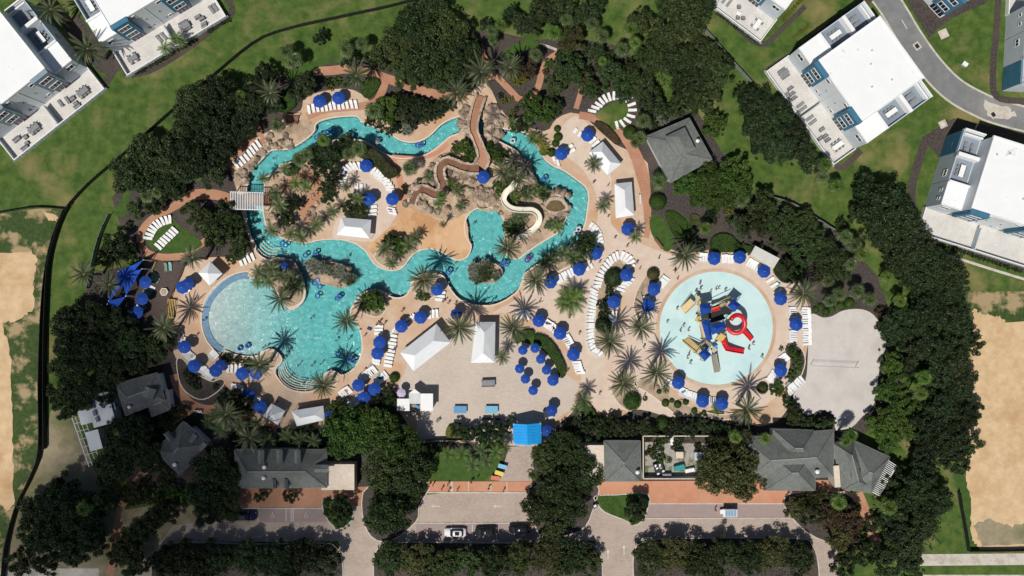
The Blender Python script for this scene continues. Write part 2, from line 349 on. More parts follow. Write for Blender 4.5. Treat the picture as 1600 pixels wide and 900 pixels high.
structure(sheet('planting_bed', [PP([(1, 760), (60, 730), (80, 640), (110, 640), (150, 740), (170, 800), (240, 790), (370, 790), (330, 815), (225, 900), (0, 900)])], .004, DIRT))
DK = [(268, 440), (300, 410), (330, 402), (372, 400), (392, 385), (382, 350), (375, 320), (368, 290), (362, 262), (385, 225), (420, 205), (445, 185), (470, 172), (480, 150), (540, 138), (575, 155), (600, 185), (640, 200), (690, 175), (730, 150), (760, 130), (790, 180), (850, 205), (870, 185), (905, 178), (960, 225), (1012, 255), (1015, 350), (1040, 385), (1080, 395), (1120, 388), (1170, 388), (1222, 415), (1255, 450), (1268, 490), (1262, 540), (1248, 600), (1215, 640), (1180, 655), (1120, 640), (1056, 652), (1000, 640), (975, 650), (940, 655), (905, 630), (890, 655), (850, 695), (690, 690), (655, 690), (622, 640), (590, 625), (560, 640), (520, 650), (505, 670), (410, 665), (385, 640), (350, 600), (300, 580), (275, 560), (265, 520), (275, 490)]
wDK = PP(spline(DK, True, 3))
structure(sheet('pool_deck', [wDK], .008, DECK, POOL_HOLES))
structure(sheet('pool_deck', [wINN], .008, DECK)); structure(sheet('island_ground', [wISA], .03, ROCKBED)); structure(sheet('island_ground', [wISB], .03, ROCKBED))
# paler concrete round the splash pad and the promenade
PALE = [(885, 190), (905, 182), (935, 215), (955, 280), (955, 350), (1000, 380), (1060, 400), (1100, 395), (1165, 392), (1215, 415), (1248, 455), (1262, 500), (1250, 560), (1222, 610), (1180, 640), (1120, 632), (1055, 610), (1030, 590), (1055, 650), (1040, 655), (975, 640), (940, 645), (910, 610), (905, 560), (870, 510), (840, 490), (800, 487), (770, 489), (810, 465), (840, 430), (900, 400), (925, 370), (935, 320), (915, 270), (880, 240), (870, 215)]
structure(sheet('promenade', [PP(spline(PALE, True, 3))], .012, DECKL, POOL_HOLES))
structure(sheet('plaza', [PP([(640, 560), (690, 525), (740, 505), (785, 503), (830, 520), (880, 580), (905, 600), (900, 625), (893, 640), (850, 665), (848, 700), (690, 686), (655, 690), (648, 650), (620, 610)])], .016, PLAZA))
CIRC = [(565, 262), (590, 270), (608, 290), (618, 320), (618, 340), (590, 372), (580, 378), (545, 375), (520, 372), (528, 340), (560, 335), (550, 300), (538, 285), (545, 265)]
structure(sheet('sun_circle', [PP(spline(CIRC, True, 3))], .012, DECKL))
ORG = [(640, 320), (660, 330), (690, 345), (720, 335), (730, 350), (732, 370), (735, 385), (730, 398), (715, 404), (690, 392), (660, 388), (640, 395), (625, 410), (600, 415), (585, 400), (575, 385), (590, 372), (620, 345)]
structure(sheet('orange_terrace', [PP(spline(ORG, True, 3))], .016, mat('orange_concrete', (.60, .37, .20), (.66, .44, .26), .4, c3=(.50, .27, .13), s3=.12)))
for pts in ([(636, 322), (634, 300), (655, 275), (680, 248), (700, 238), (735, 246), (760, 262), (776, 285), (778, 318), (770, 330), (745, 328), (725, 334), (700, 345), (670, 335)], [(785, 250), (800, 240), (822, 256), (836, 282), (860, 297), (884, 312), (887, 335), (868, 352), (838, 385), (810, 402), (792, 396), (788, 370), (786, 345), (778, 325), (780, 290)], [(412, 215), (428, 205), (455, 195), (478, 186), (492, 196), (490, 206), (470, 224), (445, 234), (424, 235), (400, 258), (388, 266), (380, 290), (366, 285), (372, 262), (400, 235)], [(416, 280), (440, 262), (470, 255), (500, 262), (520, 290), (520, 325), (500, 360), (470, 378), (425, 362), (412, 330)]):
    structure(sheet('rocky_ground', [PP(rough_edge0(pts))], .018, ROCKBED))
# brick paths
def path(name, pts, w, m=BRICK, z=.020): return structure(sheet(name, [PP(stroke_poly(pts, w))], z, m))
path('brick_path', [(366, 312), (335, 304), (300, 306), (270, 324), (238, 342), (221, 362), (220, 382), (234, 397), (262, 402), (295, 396), (325, 372)], [13, 16, 18, 12, 11, 11, 11, 11, 11, 11, 9])
path('brick_path', [(398, 192), (408, 222), (392, 215), (375, 235), (360, 262)], 13)
path('brick_path', [(490, 112), (520, 110), (545, 108), (580, 115), (620, 128), (660, 142), (700, 150), (730, 150)], 14)
path('brick_path', [(603, 122), (598, 140), (588, 158), (570, 165), (540, 168), (505, 172), (480, 182)], 12, z=.024)
path('brick_path', [(748, 70), (754, 85), (760, 105), (766, 125)], 12)
path('brick_path', [(872, 83), (856, 95), (847, 112), (841, 135), (830, 153), (812, 155), (798, 142), (775, 118)], 10)
path('brick_path', [(905, 180), (925, 184), (950, 195), (975, 215), (992, 240), (1004, 275), (1010, 310), (1012, 350), (1010, 372)], [12, 12, 12, 13, 18, 20, 14, 10, 8])
path('brick_path', [(900, 85), (910, 110), (908, 140), (900, 170)], 8)
path('brick_path', [(272, 585), (280, 610), (300, 632), (330, 640), (360, 625), (385, 602)], 14)
path('brick_path', [(428, 655), (425, 690), (430, 710)], 12)
path('brick_path', [(300, 640), (270, 660), (240, 720), (215, 750), (190, 790), (180, 845), (172, 900)], 12)
path('brick_path', [(1340, 770), (1352, 800), (1362, 828), (1370, 850)], 16)
path('brick_path', [(1130, 650), (1170, 660), (1210, 652), (1230, 625)], 14, DECK)
path('curved_path', [(800, 85), (820, 74), (845, 70), (870, 78)], 4, CONC)
# bed and paths on the islands inside the lazy river
path('brick_path', [(420, 312), (440, 296), (456, 282), (470, 272), (490, 275), (498, 295), (488, 315), (478, 330), (495, 350)], [10, 14, 16, 14, 16, 22, 26, 22, 14])
path('brick_path', [(614, 250), (622, 270), (628, 295), (632, 315)], 10, BRICKO)
path('brick_path', [(612, 245), (650, 247), (680, 240), (700, 225)], 7, BRICKO, .024)
# lower street
structure(sheet('road', [PP([(420, 796), (700, 770), (835, 770), (1340, 770), (1340, 845), (1310, 850), (1306, 965), (1275, 965), (1270, 845), (995, 845), (985, 965), (938, 965), (930, 845), (600, 850), (590, 965), (530, 965), (530, 845), (300, 848), (240, 905), (205, 905), (270, 822), (330, 812), (370, 812)])], .006, ROADP))
structure(sheet('road', [PP([(795, 698), (834, 696), (834, 760), (778, 760)])], .022, ROADP))
structure(sheet('parking_lane', [PP([(372, 793), (510, 793), (512, 816), (372, 816)])], .012, PARKP))
structure(sheet('parking_lane', [PP([(1010, 786), (1222, 786), (1240, 808), (1010, 809)])], .012, PARKP))
structure(sheet('parking_lane', [PP([(650, 818), (835, 818), (835, 845), (650, 845)])], .012, PARKP))
def slab(name, pts, m, z=.10): o = sheet(name, [PP(pts)], z, m, thick=.12); return structure(o)
slab('sidewalk', [(372, 763), (575, 760), (575, 791), (372, 793)], BRICK)
slab('sidewalk', [(668, 752), (836, 752), (836, 768), (668, 768)], BRICKO)
slab('sidewalk', [(905, 752), (1320, 750), (1330, 770), (1220, 786), (1015, 786), (1000, 770), (915, 775)], BRICKO)
for pts, w in (([(668, 769.5), (836, 769.5)], 2), ([(650, 817), (835, 817)], 1.6), ([(372, 794), (510, 794)], 1.6), ([(1012, 786.8), (1222, 786.8)], 1.6), ([(1010, 809.5), (1240, 809)], 1.4)):
    L = structure(sheet('kerb', [PP(stroke_poly(pts, w, 1, False))], .12, CONC, thick=.12))
for x in (707, 732, 767, 792): structure(sheet('joint_band', [PP([(x - .6, 752.5), (x + .6, 752.5), (x + .6, 768), (x - .6, 768)])], .104, CONC))
structure(sheet('joint_band', [PP([(704, 752.5), (707, 752.5), (707, 768), (704, 768)])], .108, CONC))
WLINE = mat('white_line', (.62, .60, .57), (.7, .68, .65), 3)
for x in (403, 447, 455, 458): structure(sheet('parking_line', [PP([(x - .45, 795), (x + .45, 795), (x + .45, 815), (x - .45, 815)])], .017, WLINE))
for x in (738, 776, 815): structure(sheet('parking_line', [PP([(x - .4, 820), (x + .4, 820), (x + .4, 843), (x - .4, 843)])], .017, WLINE))
def wheelchair_mark(px, py):
    c = P(px, py); mb = MB(); mb.use(WLINE)
    def seg(pts, w=.1):
        for a, b in zip(pts, pts[1:]): mb.bar((c.x + a[0], c.y + a[1], .018), (c.x + b[0], c.y + b[1], .018), w, .003)
    seg([(-.05, .35), (-.02, -.02), (.30, -.02), (.42, -.4), (.55, -.36)])
    seg([(.0 + .33 * math.cos(t) - .02, -.25 + .33 * math.sin(t)) for t in np.linspace(2.2, 5.9, 10)])
    mb.box((c.x - .06, c.y + .5, .018), (.17, .17, .003)); structure(mb.build('wheelchair_mark', WLINE))
for q in ((426, 805), (478, 805)): wheelchair_mark(*q)
for q, d in (((684, 791), 1), ((781, 791), 1), ((950, 867), 0), ((975, 860), 0)):
    c = P(*q); mb = MB()
    if d: mb.bar((c.x - 1, c.y, .011), (c.x + .5, c.y, .011), .12, .003); mb.add([(c.x - 1.5, c.y, .0125), (c.x - .8, c.y - .3, .0125), (c.x - .8, c.y + .3, .0125)], [(0, 1, 2)])
    else: mb.bar((c.x, c.y - 1, .011), (c.x, c.y + .5, .011), .12, .003); mb.add([(c.x, c.y + 1.2, .0125), (c.x - .3, c.y + .5, .0125), (c.x + .3, c.y + .5, .0125)], [(0, 1, 2)])
    structure(mb.build('lane_arrow', WLINE))
# planted verges in the street, raised with kerbs
def verge(pts, m=MULCH, z=.12, sm=True):
    p = PP(spline(pts, True, 3) if sm else pts); structure(sheet('verge', [p], z, m, thick=.13))
    c = p + [p[0]]; L, Rr = stroke(c, .22, 1, False)
    structure(sheet('kerb', [L + Rr[::-1]], z + .02, CONC, thick=.14))
verge([(238, 960), (236, 915), (240, 875), (262, 852), (300, 847), (400, 850), (500, 848), (525, 855), (535, 875), (536, 915), (535, 960)])
verge([(585, 960), (584, 915), (585, 870), (600, 850), (650, 847), (800, 848), (910, 846), (935, 862), (941, 885), (941, 920), (940, 960)])
verge([(990, 960), (990, 915), (990, 865), (1005, 847), (1060, 841), (1240, 841), (1268, 850), (1278, 880), (1280, 920), (1280, 960)])
verge([(503, 785), (515, 779), (540, 779), (552, 795), (548, 815), (530, 826), (512, 812)], LAWN)
verge([(930, 775), (963, 773), (1012, 772), (1010, 800), (995, 820), (975, 812), (945, 800), (932, 785)], LAWN)
verge([(836, 752), (930, 752), (925, 800), (905, 830), (850, 840), (836, 820), (828, 790)], MULCH)
verge([(578, 758), (668, 754), (655, 790), (650, 815), (610, 845), (580, 838), (566, 800)], MULCH)
verge([(1225, 785), (1240, 770), (1320, 770), (1340, 800), (1330, 850), (1275, 840), (1240, 812)], MULCH)
structure(sheet('lawn', [PP([(672, 752), (675, 730), (690, 712), (715, 705), (770, 715), (790, 710), (775, 735), (756, 752)])], .024, LAWN))
# lawns inside the resort
structure(sheet('lawn', [PP(spline([(226, 368), (245, 342), (268, 340), (280, 352), (315, 378), (305, 390), (270, 396), (240, 390)], True, 4))], .03, LAWN))
structure(sheet('lawn', [PP(spline([(930, 180), (950, 165), (972, 157), (983, 170), (980, 188), (960, 203), (945, 192)], True, 4))], .03, GRASS))
structure(sheet('lawn', [PP(spline([(1016, 340), (1030, 336), (1042, 352), (1054, 375), (1050, 388), (1038, 392), (1018, 365)], True, 3))], .03, LAWN))
structure(sheet('lawn', [PP(spline([(1040, 333), (1058, 330), (1078, 348), (1080, 372), (1062, 375), (1046, 356)], True, 3))], .03, LAWN))
structure(sheet('lawn', [PP([(780, 88), (800, 70), (830, 60), (850, 72), (820, 78), (800, 90)])], .03, LAWN))
structure(sheet('lawn', [PP([(440, 112), (470, 105), (500, 90), (535, 92), (500, 104), (455, 130)])], .03, LAWN))
structure(sheet('lawn', [PP([(190, 310), (195, 290), (205, 300), (195, 340), (175, 335)])], .03, LAWN))
# volleyball court, sand lots, roads and verges outside
VB = [(1258, 500), (1270, 490), (1285, 496), (1300, 494), (1318, 485), (1345, 483), (1365, 492), (1380, 515), (1386, 535), (1378, 560), (1372, 590), (1372, 615), (1360, 640), (1348, 650), (1330, 668), (1306, 672), (1303, 650), (1282, 640), (1262, 650), (1245, 630), (1240, 615), (1258, 595), (1262, 560), (1262, 530)]
structure(sheet('sand_court', [PP(spline(VB, True, 3))], .028, VSAND))
def rough_edge(poly, amp, sub=8):
    out = []
    for i in range(len(poly)):
        a, b = Vector(poly[i]), Vector(poly[(i + 1) % len(poly)])
        for k in range(sub):
            p = a.lerp(b, k / sub); out.append((p.x + rnd.uniform(-amp, amp), p.y + rnd.uniform(-amp, amp)))
    return out
structure(sheet('weed_strip', [PP([(-60, 333), (0, 334), (60, 326), (100, 326), (78, 390), (70, 470), (64, 560), (64, 690), (45, 755), (20, 805), (5, 905), (-60, 905)])], .008, WEEDS))
structure(sheet('sand_lot', [PP(rough_edge([(-200, 396), (20, 394), (50, 392), (58, 405), (52, 440), (54, 480), (30, 500), (5, 505), (18, 570), (18, 640), (20, 720), (22, 790), (10, 800), (-5, 780), (-200, 800)], 2.2))], .012, SAND))
structure(sheet('sand_patch', [PP(rough_edge([(66, 330), (90, 338), (88, 346), (76, 344)], 1.5, 4))], .012, SAND))
structure(sheet('weed_strip', [PP([(1480, 455), (1700, 455), (1700, 520), (1480, 520)])], .008, WEEDS))
structure(sheet('weed_strip', [PP([(1490, 740), (1525, 700), (1530, 860), (1508, 862), (1500, 800)])], .008, LAWN))
structure(sheet('sand_lot', [PP(rough_edge([(1520, 482), (1535, 490), (1560, 494), (1570, 503), (1800, 498), (1800, 862), (1530, 858), (1518, 840), (1516, 780), (1508, 740), (1512, 640), (1515, 560), (1522, 510)], 2.2))], .012, SAND))
structure(sheet('sand_patch', [PP(rough_edge([(1520, 820), (1545, 810), (1580, 822), (1610, 816), (1610, 852), (1535, 852)], 2.5, 6))], .016, DIRT))
structure(sheet('sidewalk', [PP([(1432, 866), (1800, 863), (1800, 881), (1436, 884)])], .03, CONC, thick=.03))
structure(sheet('sidewalk', [PP([(1440, 898), (1800, 898), (1800, 915), (1440, 915)])], .03, CONC, thick=.03))
structure(sheet('sidewalk', [PP([(-20, 888), (155, 888), (155, 915), (-20, 915)])], .03, CONC, thick=.03))
structure(sheet('dirt_yard', [PP(rough_edge([(84, 645), (108, 640), (140, 735), (165, 760), (140, 790), (100, 770), (70, 790), (55, 770), (78, 700)], 2, 5))], .02, DIRT))
def footpath(pts, w, m=CONC, z=.02): return structure(sheet('footpath', [PP(stroke_poly(pts, w))], z, m))
footpath([(1455, 393), (1500, 405), (1560, 424), (1640, 448)], 4)
RD = [(1340, -60), (1384, -2), (1400, 22), (1424, 62), (1456, 106), (1490, 140), (1530, 163), (1570, 178), (1660, 200)]
structure(sheet('kerb', [PP(stroke_poly(RD, 41))], .012, CONC)); structure(sheet('road', [PP(stroke_poly(RD, 35))], .017, ASPH))
structure(sheet('road_patch', [PP(rough_edge([(1538, 158), (1575, 168), (1590, 178), (1575, 188), (1545, 180)], 3, 4))], .021, CONC))
c = P(1413, 38); mb = MB(); mb.box((c.x, c.y, .022), (2.3, .14, .003), R(-60)); structure(mb.build('lane_arrow', WLINE))
for q in ((1433, 72), (1552, 179)):
    c = P(*q); mb = MB(); mb.use(CONC).box((c.x, c.y, .025), (1.6, 1.4, .01), R(-55)); mb.use(DARK).box((c.x, c.y, .034), (1.0, .8, .01), R(-55))
    tag(mb.build('storm_drain'), 'dark grated storm drain set in pale concrete in the asphalt road', 'drain', 'drains in the asphalt road')
for q, s in (((1474, 53), 1.9), ((1473, 194), 1.6)):
    c = P(*q); mb = MB(); mb.use(CONC).box((c.x, c.y, .06), (s, s, .12), R(25)); mb.use(COPING).box((c.x, c.y, .14), (s * .45, s * .45, .05), R(25))
    tag(mb.build('utility_pad'), 'square concrete utility pad set in the grass beside the road', 'pad', 'utility pads in the grass')
c = P(1506, 101); mb = MB(); mb.use(LGREY).box((c.x, c.y, .3), (1.1, .8, .6), R(-35)); mb.use(WHITEP).box((c.x, c.y, .62), (1.16, .86, .04), R(-35))
tag(mb.build('utility_box'), 'pale green-grey utility cabinet in the lawn inside the road bend', 'cabinet')
# mulch strips along the houses
for kk, (pts, w) in enumerate((([(1200, 112), (1250, 78), (1290, 48), (1340, 12), (1360, -5)], 14), ([(1342, 6), (1372, 46), (1412, 102), (1436, 136)], 6), ([(1340, 218), (1380, 188), (1425, 158)], 9), ([(1300, 250), (1315, 262), (1345, 235)], 10), ([(1448, 215), (1432, 262), (1424, 300), (1428, 340), (1432, 362)], 13), ([(1432, 362), (1490, 382), (1600, 420)], 7), ([(1560, -5), (1556, 60), (1552, 100), (1556, 150), (1600, 158)], 10), ([(1440, 20), (1460, 30), (1500, 15), (1540, -2)], 14), ([(1118, 16), (1152, 44), (1190, 70), (1225, 42), (1258, 10)], 8), ([(205, 118), (240, 108), (290, 78), (320, 55), (362, 20), (352, -5)], 9), ([(165, 130), (172, 118), (190, 95), (200, 118)], 12), ([(110, 30), (140, 70), (165, 100), (185, 95)], 30))):
    structure(sheet('mulch_strip', [PP(stroke_poly(pts, w))], .022 + .002 * kk, MULCH))
structure(sheet('mulch_patch', [PP([(1414, -5), (1480, -5), (1500, 20), (1465, 45), (1452, 60), (1436, 34)])], .05, MULCH))
structure(sheet('mulch_patch', [PP([(1440, 215), (1490, 185), (1610, 210), (1610, 250), (1470, 250)])], .05, MULCH))

# ---- pool: shell, floor, water, coping
def floor_z(px, py):
    d = 1.15
    # beach entry at the round pool
    t = min(max((px - 322 - max(0, (450 - py)) * .12) / 165, 0), 1); beach = .05 + 1.15 * t ** 1.35
    if px < 500 and py > 425: d = min(d, beach)
    # shallow shelf at the east of the river bend
    return -.10 - d
mb = MB(); gx = np.arange(300, 935, 6.0); gy = np.arange(170, 622, 6.0)
vs = [(*P(x, y).to_2d(), floor_z(x, y)) for y in gy for x in gx]; nx = len(gx)
mb.add(vs, [(j * nx + i, (j + 1) * nx + i, (j + 1) * nx + i + 1, j * nx + i + 1) for j in range(len(gy) - 1) for i in range(nx - 1)])
structure(mb.build('pool_floor', PLASTER, smooth=True))
def wall(poly, z0, z1, m, name, flip=False):
    n = len(poly); mb = MB(); mb.add([(p[0], p[1], z1) for p in poly] + [(p[0], p[1], z0) for p in poly], [(i, (i + 1) % n, (i + 1) % n + n, i + n) for i in range(n)])
    return structure(mb.build(name, m))
for p in (wOUT, wINN, wISA, wISB): wall(p, -1.5, .012, PLASTER, 'pool_wall')
for p in (wISA, wISB): wall(p, -.2, .03, ROCKBED, 'island_edge')
def water_mat(name, color, dens):
    m = bpy.data.materials.new(name); m.use_nodes = True; N = m.node_tree.nodes; Lk = m.node_tree.links; N.remove(N['Principled BSDF'])
    tr = N.new('ShaderNodeBsdfTransparent'); gl = N.new('ShaderNodeBsdfGlossy'); gl.inputs['Roughness'].default_value = .13
    fr = N.new('ShaderNodeFresnel'); fr.inputs['IOR'].default_value = 1.33; mx = N.new('ShaderNodeMixShader')
    g = N.new('ShaderNodeNewGeometry'); bp = N.new('ShaderNodeBump'); bp.inputs['Strength'].default_value = 1.0; bp.inputs['Distance'].default_value = .6
    n1 = N.new('ShaderNodeTexNoise'); n1.inputs['Scale'].default_value = 1.15; n1.inputs['Detail'].default_value = 2; Lk.new(g.outputs['Position'], n1.inputs['Vector'])
    Lk.new(n1.outputs['Fac'], bp.inputs['Height']); Lk.new(bp.outputs[0], gl.inputs['Normal'])
    Lk.new(fr.outputs[0], mx.inputs[0]); Lk.new(tr.outputs[0], mx.inputs[1]); Lk.new(gl.outputs[0], mx.inputs[2])
    va = N.new('ShaderNodeVolumeAbsorption'); va.inputs['Color'].default_value = (*color, 1); va.inputs['Density'].default_value = dens
    Lk.new(mx.outputs[0], N['Material Output'].inputs['Surface']); Lk.new(va.outputs[0], N['Material Output'].inputs['Volume']); return m
WATER = water_mat('pool_water', (.16, .875, .885), .72)
def water_body(name, outer, holes, z1, z0, m):
    ov, fs = tri_fill([outer], holes); n = len(ov); mb = MB()
    mb.add([(v.x, v.y, z1) for v in ov] + [(v.x, v.y, z0) for v in ov], list(fs) + [tuple(reversed([i + n for i in f])) for f in fs])
    edges = {}
    for f in fs:
        for i in range(len(f)):
            a, b = f[i], f[(i + 1) % len(f)]; edges[(a, b)] = 1
    mb.add([], []); base = 0
    for a, b in edges:
        if (b, a) not in edges: mb.f.append((b, a, a + n, b + n)); mb.m.append(0)
    return structure(mb.build(name, m))
water_body('pool_water', wOUT, [wINN, wISA, wISB], -.08, -2.2, WATER)
def coping(poly, w, m, z=.05, name='coping', inner=False):
    L, Rr = stroke(list(poly) + [poly[0]], w * 2, 1, False)
    a = sum(poly[i][0] * poly[(i + 1) % len(poly)][1] - poly[(i + 1) % len(poly)][0] * poly[i][1] for i in range(len(poly)))
    n = len(poly); mb = MB(); q = [Vector((p[0], p[1])) for p in poly] + [Vector((poly[0][0], poly[0][1]))]
    for A in ((Rr,) if (a > 0) != inner else (L,)):
        mb.add([(*p, z) for p in q] + [(*p, z) for p in A], [((i, i + 1, i + n + 2, i + n + 1) if a < 0 else (i + 1, i, i + n + 1, i + n + 2)) for i in range(n)])
        mb.add([(*p, z) for p in q] + [(p[0], p[1], z - .15) for p in q], [(i, i + 1, i + n + 2, i + n + 1) for i in range(n)])
        mb.add([(*p, z) for p in A] + [(p[0], p[1], z - .1) for p in A], [(i, i + 1, i + n + 2, i + n + 1) for i in range(n)])
    return structure(mb.build(name, m))
def orient(p, ccw):
    a = sum(p[i][0] * p[(i + 1) % len(p)][1] - p[(i + 1) % len(p)][0] * p[i][1] for i in range(len(p)))
    return list(p) if (a > 0) == ccw else list(p)[::-1]
coping(orient(wOUT, True), .30, COPING); coping(orient(wINN, True), .28, COPING, inner=True); coping(orient(wISA, True), .3, ROCKBED, .12, inner=True); coping(orient(wISB, True), .3, ROCKBED, .12, inner=True)
# dark blue tiled overflow channel round the beach entry
G = ZM(260, 400, 3.75, [(478, 117), (435, 118), (370, 145), (305, 197), (255, 262), (231, 335), (231, 405), (252, 470), (288, 522), (325, 548)])
mb = MB(); L, Rr = stroke(PP(spline(G, False, 4)), 4.4 / PPM * 2, 1, False); nn = len(L)
mb.add([(*p, -.10) for p in L] + [(*p, -.10) for p in Rr], [(i, i + nn, i + nn + 1, i + 1) for i in range(nn - 1)])
for A in (L, Rr): mb.add([(*p, -.10) for p in A] + [(p[0], p[1], -.3) for p in A], [(i, i + 1, i + nn + 1, i + nn) for i in range(nn - 1)])
for v in range(len(mb.v)):
    if mb.v[v][2] > -.2: mb.v[v] = (mb.v[v][0], mb.v[v][1], -.055)
structure(mb.build('overflow_channel', BLUETILE))
# entry steps: curved treads at the two corners of the pool
def steps(pts_out, n, dx, dy):
    for k in range(n):
        pts = [(x + dx * (k + .35), y + dy * (k + .35)) for x, y in pts_out]
        mb = MB(); L, Rr = stroke(PP(spline(pts, False, 3)), 1.0 / PPM, 1, False); nn = len(L); z = -.07 - .0 * k
        mb.add([(*p, z) for p in L] + [(*p, z) for p in Rr], [(i, i + nn, i + nn + 1, i + 1) for i in range(nn - 1)])
        mb.add([(*p, z) for p in L] + [(p[0], p[1], z - .3) for p in L], [(i, i + 1, i + nn + 1, i + nn) for i in range(nn - 1)])
        structure(mb.build('pool_step', COPING))
steps([(434, 582), (437, 592), (446, 602), (458, 608), (474, 610), (488, 607)], 5, 2.4, -3.2)
steps([(402, 390), (410, 398), (420, 403), (430, 402)], 4, 2.6, -4.2)
# splash pad
structure(sheet('splash_pad', [wPAD], -.03, PADM))
ring = [PADC + Vector((math.cos(t), math.sin(t))) * (PADR + .75) for t in np.linspace(0, 2 * math.pi, 96, endpoint=False)]
structure(sheet('pad_rim', [ring], .03, DECK, [wPAD])); wall(wPAD, -.05, .03, COPING, 'pad_edge')

# ---- planting beds with raised kerbs inside the deck
def bed(pts, m=MULCH, z=.10, kerb=COPING, sm=True):
    p = PP(spline(pts, True, 3) if sm else pts); structure(sheet('raised_bed', [p], z, m, thick=.1))
    if kerb: L, Rr = stroke(p + [p[0]], .2, 1, False); structure(sheet('bed_kerb', [L + Rr[::-1]], z + .02, kerb, thick=.12))
TANB = mat('tan_gravel', (.36, .27, .19), (.46, .36, .26), 1.5, c3=(.27, .20, .14), s3=.4, bump=.5)
bed([(388, 432), (400, 420), (420, 408), (440, 405), (458, 412), (468, 425), (474, 442), (475, 458), (470, 472), (455, 480), (446, 476), (432, 455), (415, 440)], TANB, .08)
bed([(552, 480), (560, 467), (570, 459), (585, 455), (598, 458), (605, 468), (602, 485), (590, 495), (570, 490)], TANB)
bed([(645, 446), (648, 437), (660, 431), (680, 432), (688, 445), (682, 460), (665, 468), (650, 460)], TANB)
bed([(585, 400), (600, 380), (625, 375), (650, 378), (655, 390), (640, 402), (632, 414), (612, 419), (596, 414)], TANB)
bed([(345, 552), (365, 557), (390, 560), (410, 553), (420, 548), (430, 551), (434, 560), (428, 575), (412, 575), (395, 568), (365, 566), (348, 560)], TANB)
bed([(502, 596), (508, 586), (518, 583), (527, 588), (525, 600), (512, 605)], TANB)
bed([(276, 565), (285, 560), (300, 578), (318, 590), (332, 596), (345, 592), (351, 598), (340, 612), (318, 624), (298, 618), (282, 600)], MULCH, .06)
bed([(945, 412), (960, 402), (972, 408), (980, 425), (975, 450), (965, 480), (958, 510), (955, 545), (940, 555), (930, 540), (930, 500), (935, 450)], TANB)
bed([(1008, 432), (1018, 418), (1030, 422), (1028, 440), (1015, 460), (1002, 480), (998, 500), (990, 480), (995, 455)], TANB)
bed([(990, 600), (1010, 590), (1030, 600), (1048, 618), (1080, 635), (1120, 648), (1150, 645), (1135, 656), (1090, 650), (1058, 648), (1035, 630), (1010, 612)], TANB)
bed([(818, 430), (828, 422), (845, 412), (862, 406), (880, 399), (892, 388), (906, 376), (922, 370), (934, 385), (930, 400), (905, 410), (880, 420), (860, 430), (840, 440), (822, 442)], TANB)
bed([(806, 530), (815, 518), (840, 520), (865, 535), (880, 560), (885, 580), (876, 590), (866, 570), (850, 550), (830, 540)], LAWN)
bed([(1225, 545), (1238, 538), (1252, 545), (1258, 565), (1250, 590), (1238, 600), (1228, 590), (1234, 565)], MULCH)
bed([(955, 610), (960, 590), (975, 580), (990, 590), (998, 610), (1000, 630), (985, 642), (968, 632)], TANB)
bed([(892, 645), (905, 625), (915, 630), (920, 650), (935, 665), (930, 690), (880, 690), (868, 668)], MULCH)
bed([(1000, 640), (1050, 652), (1120, 655), (1180, 665), (1190, 690), (1000, 690), (960, 665), (975, 648)], MULCH, .06, None)
# ================================================================ townhouses
GRP_T = 'white-roofed townhouses'
def window(t, o, ax, n, w, h, z, panes, gm=GLASS, frame=WHITEP):
    """window on a wall: o = centre on the wall (2-D), ax = unit along wall, n = outward unit"""
    f = MB(); W = panes * w + (panes + 1) * .09
    c = Vector((o.x, o.y, z)); a3 = Vector((ax.x, ax.y, 0)); n3 = Vector((n.x, n.y, 0))
    ang = math.atan2(ax.y, ax.x)
    def bx(mb, u0, u1, z0, z1, d0, d1):
        cc = c + a3 * (u0 + u1) / 2 + n3 * (d0 + d1) / 2; mb.box((cc.x, cc.y, z + (z0 + z1) / 2), (u1 - u0, abs(d1 - d0), z1 - z0), ang)
    bx(f, -W / 2, W / 2, h / 2, h / 2 + .1, .003, .10); bx(f, -W / 2, W / 2, -h / 2 - .1, -h / 2, .003, .12)
    for k in range(panes + 1): u = -W / 2 + k * (w + .09); bx(f, u, u + .09, -h / 2, h / 2, .003, .10)
    wo = f.build('window', frame, t)
    for k in range(panes):
        p = MB(); u = -W / 2 + .09 + k * (w + .09); bx(p, u, u + w, -h / 2, h / 2, .01, .045); p.build('pane', gm, wo)
    return wo
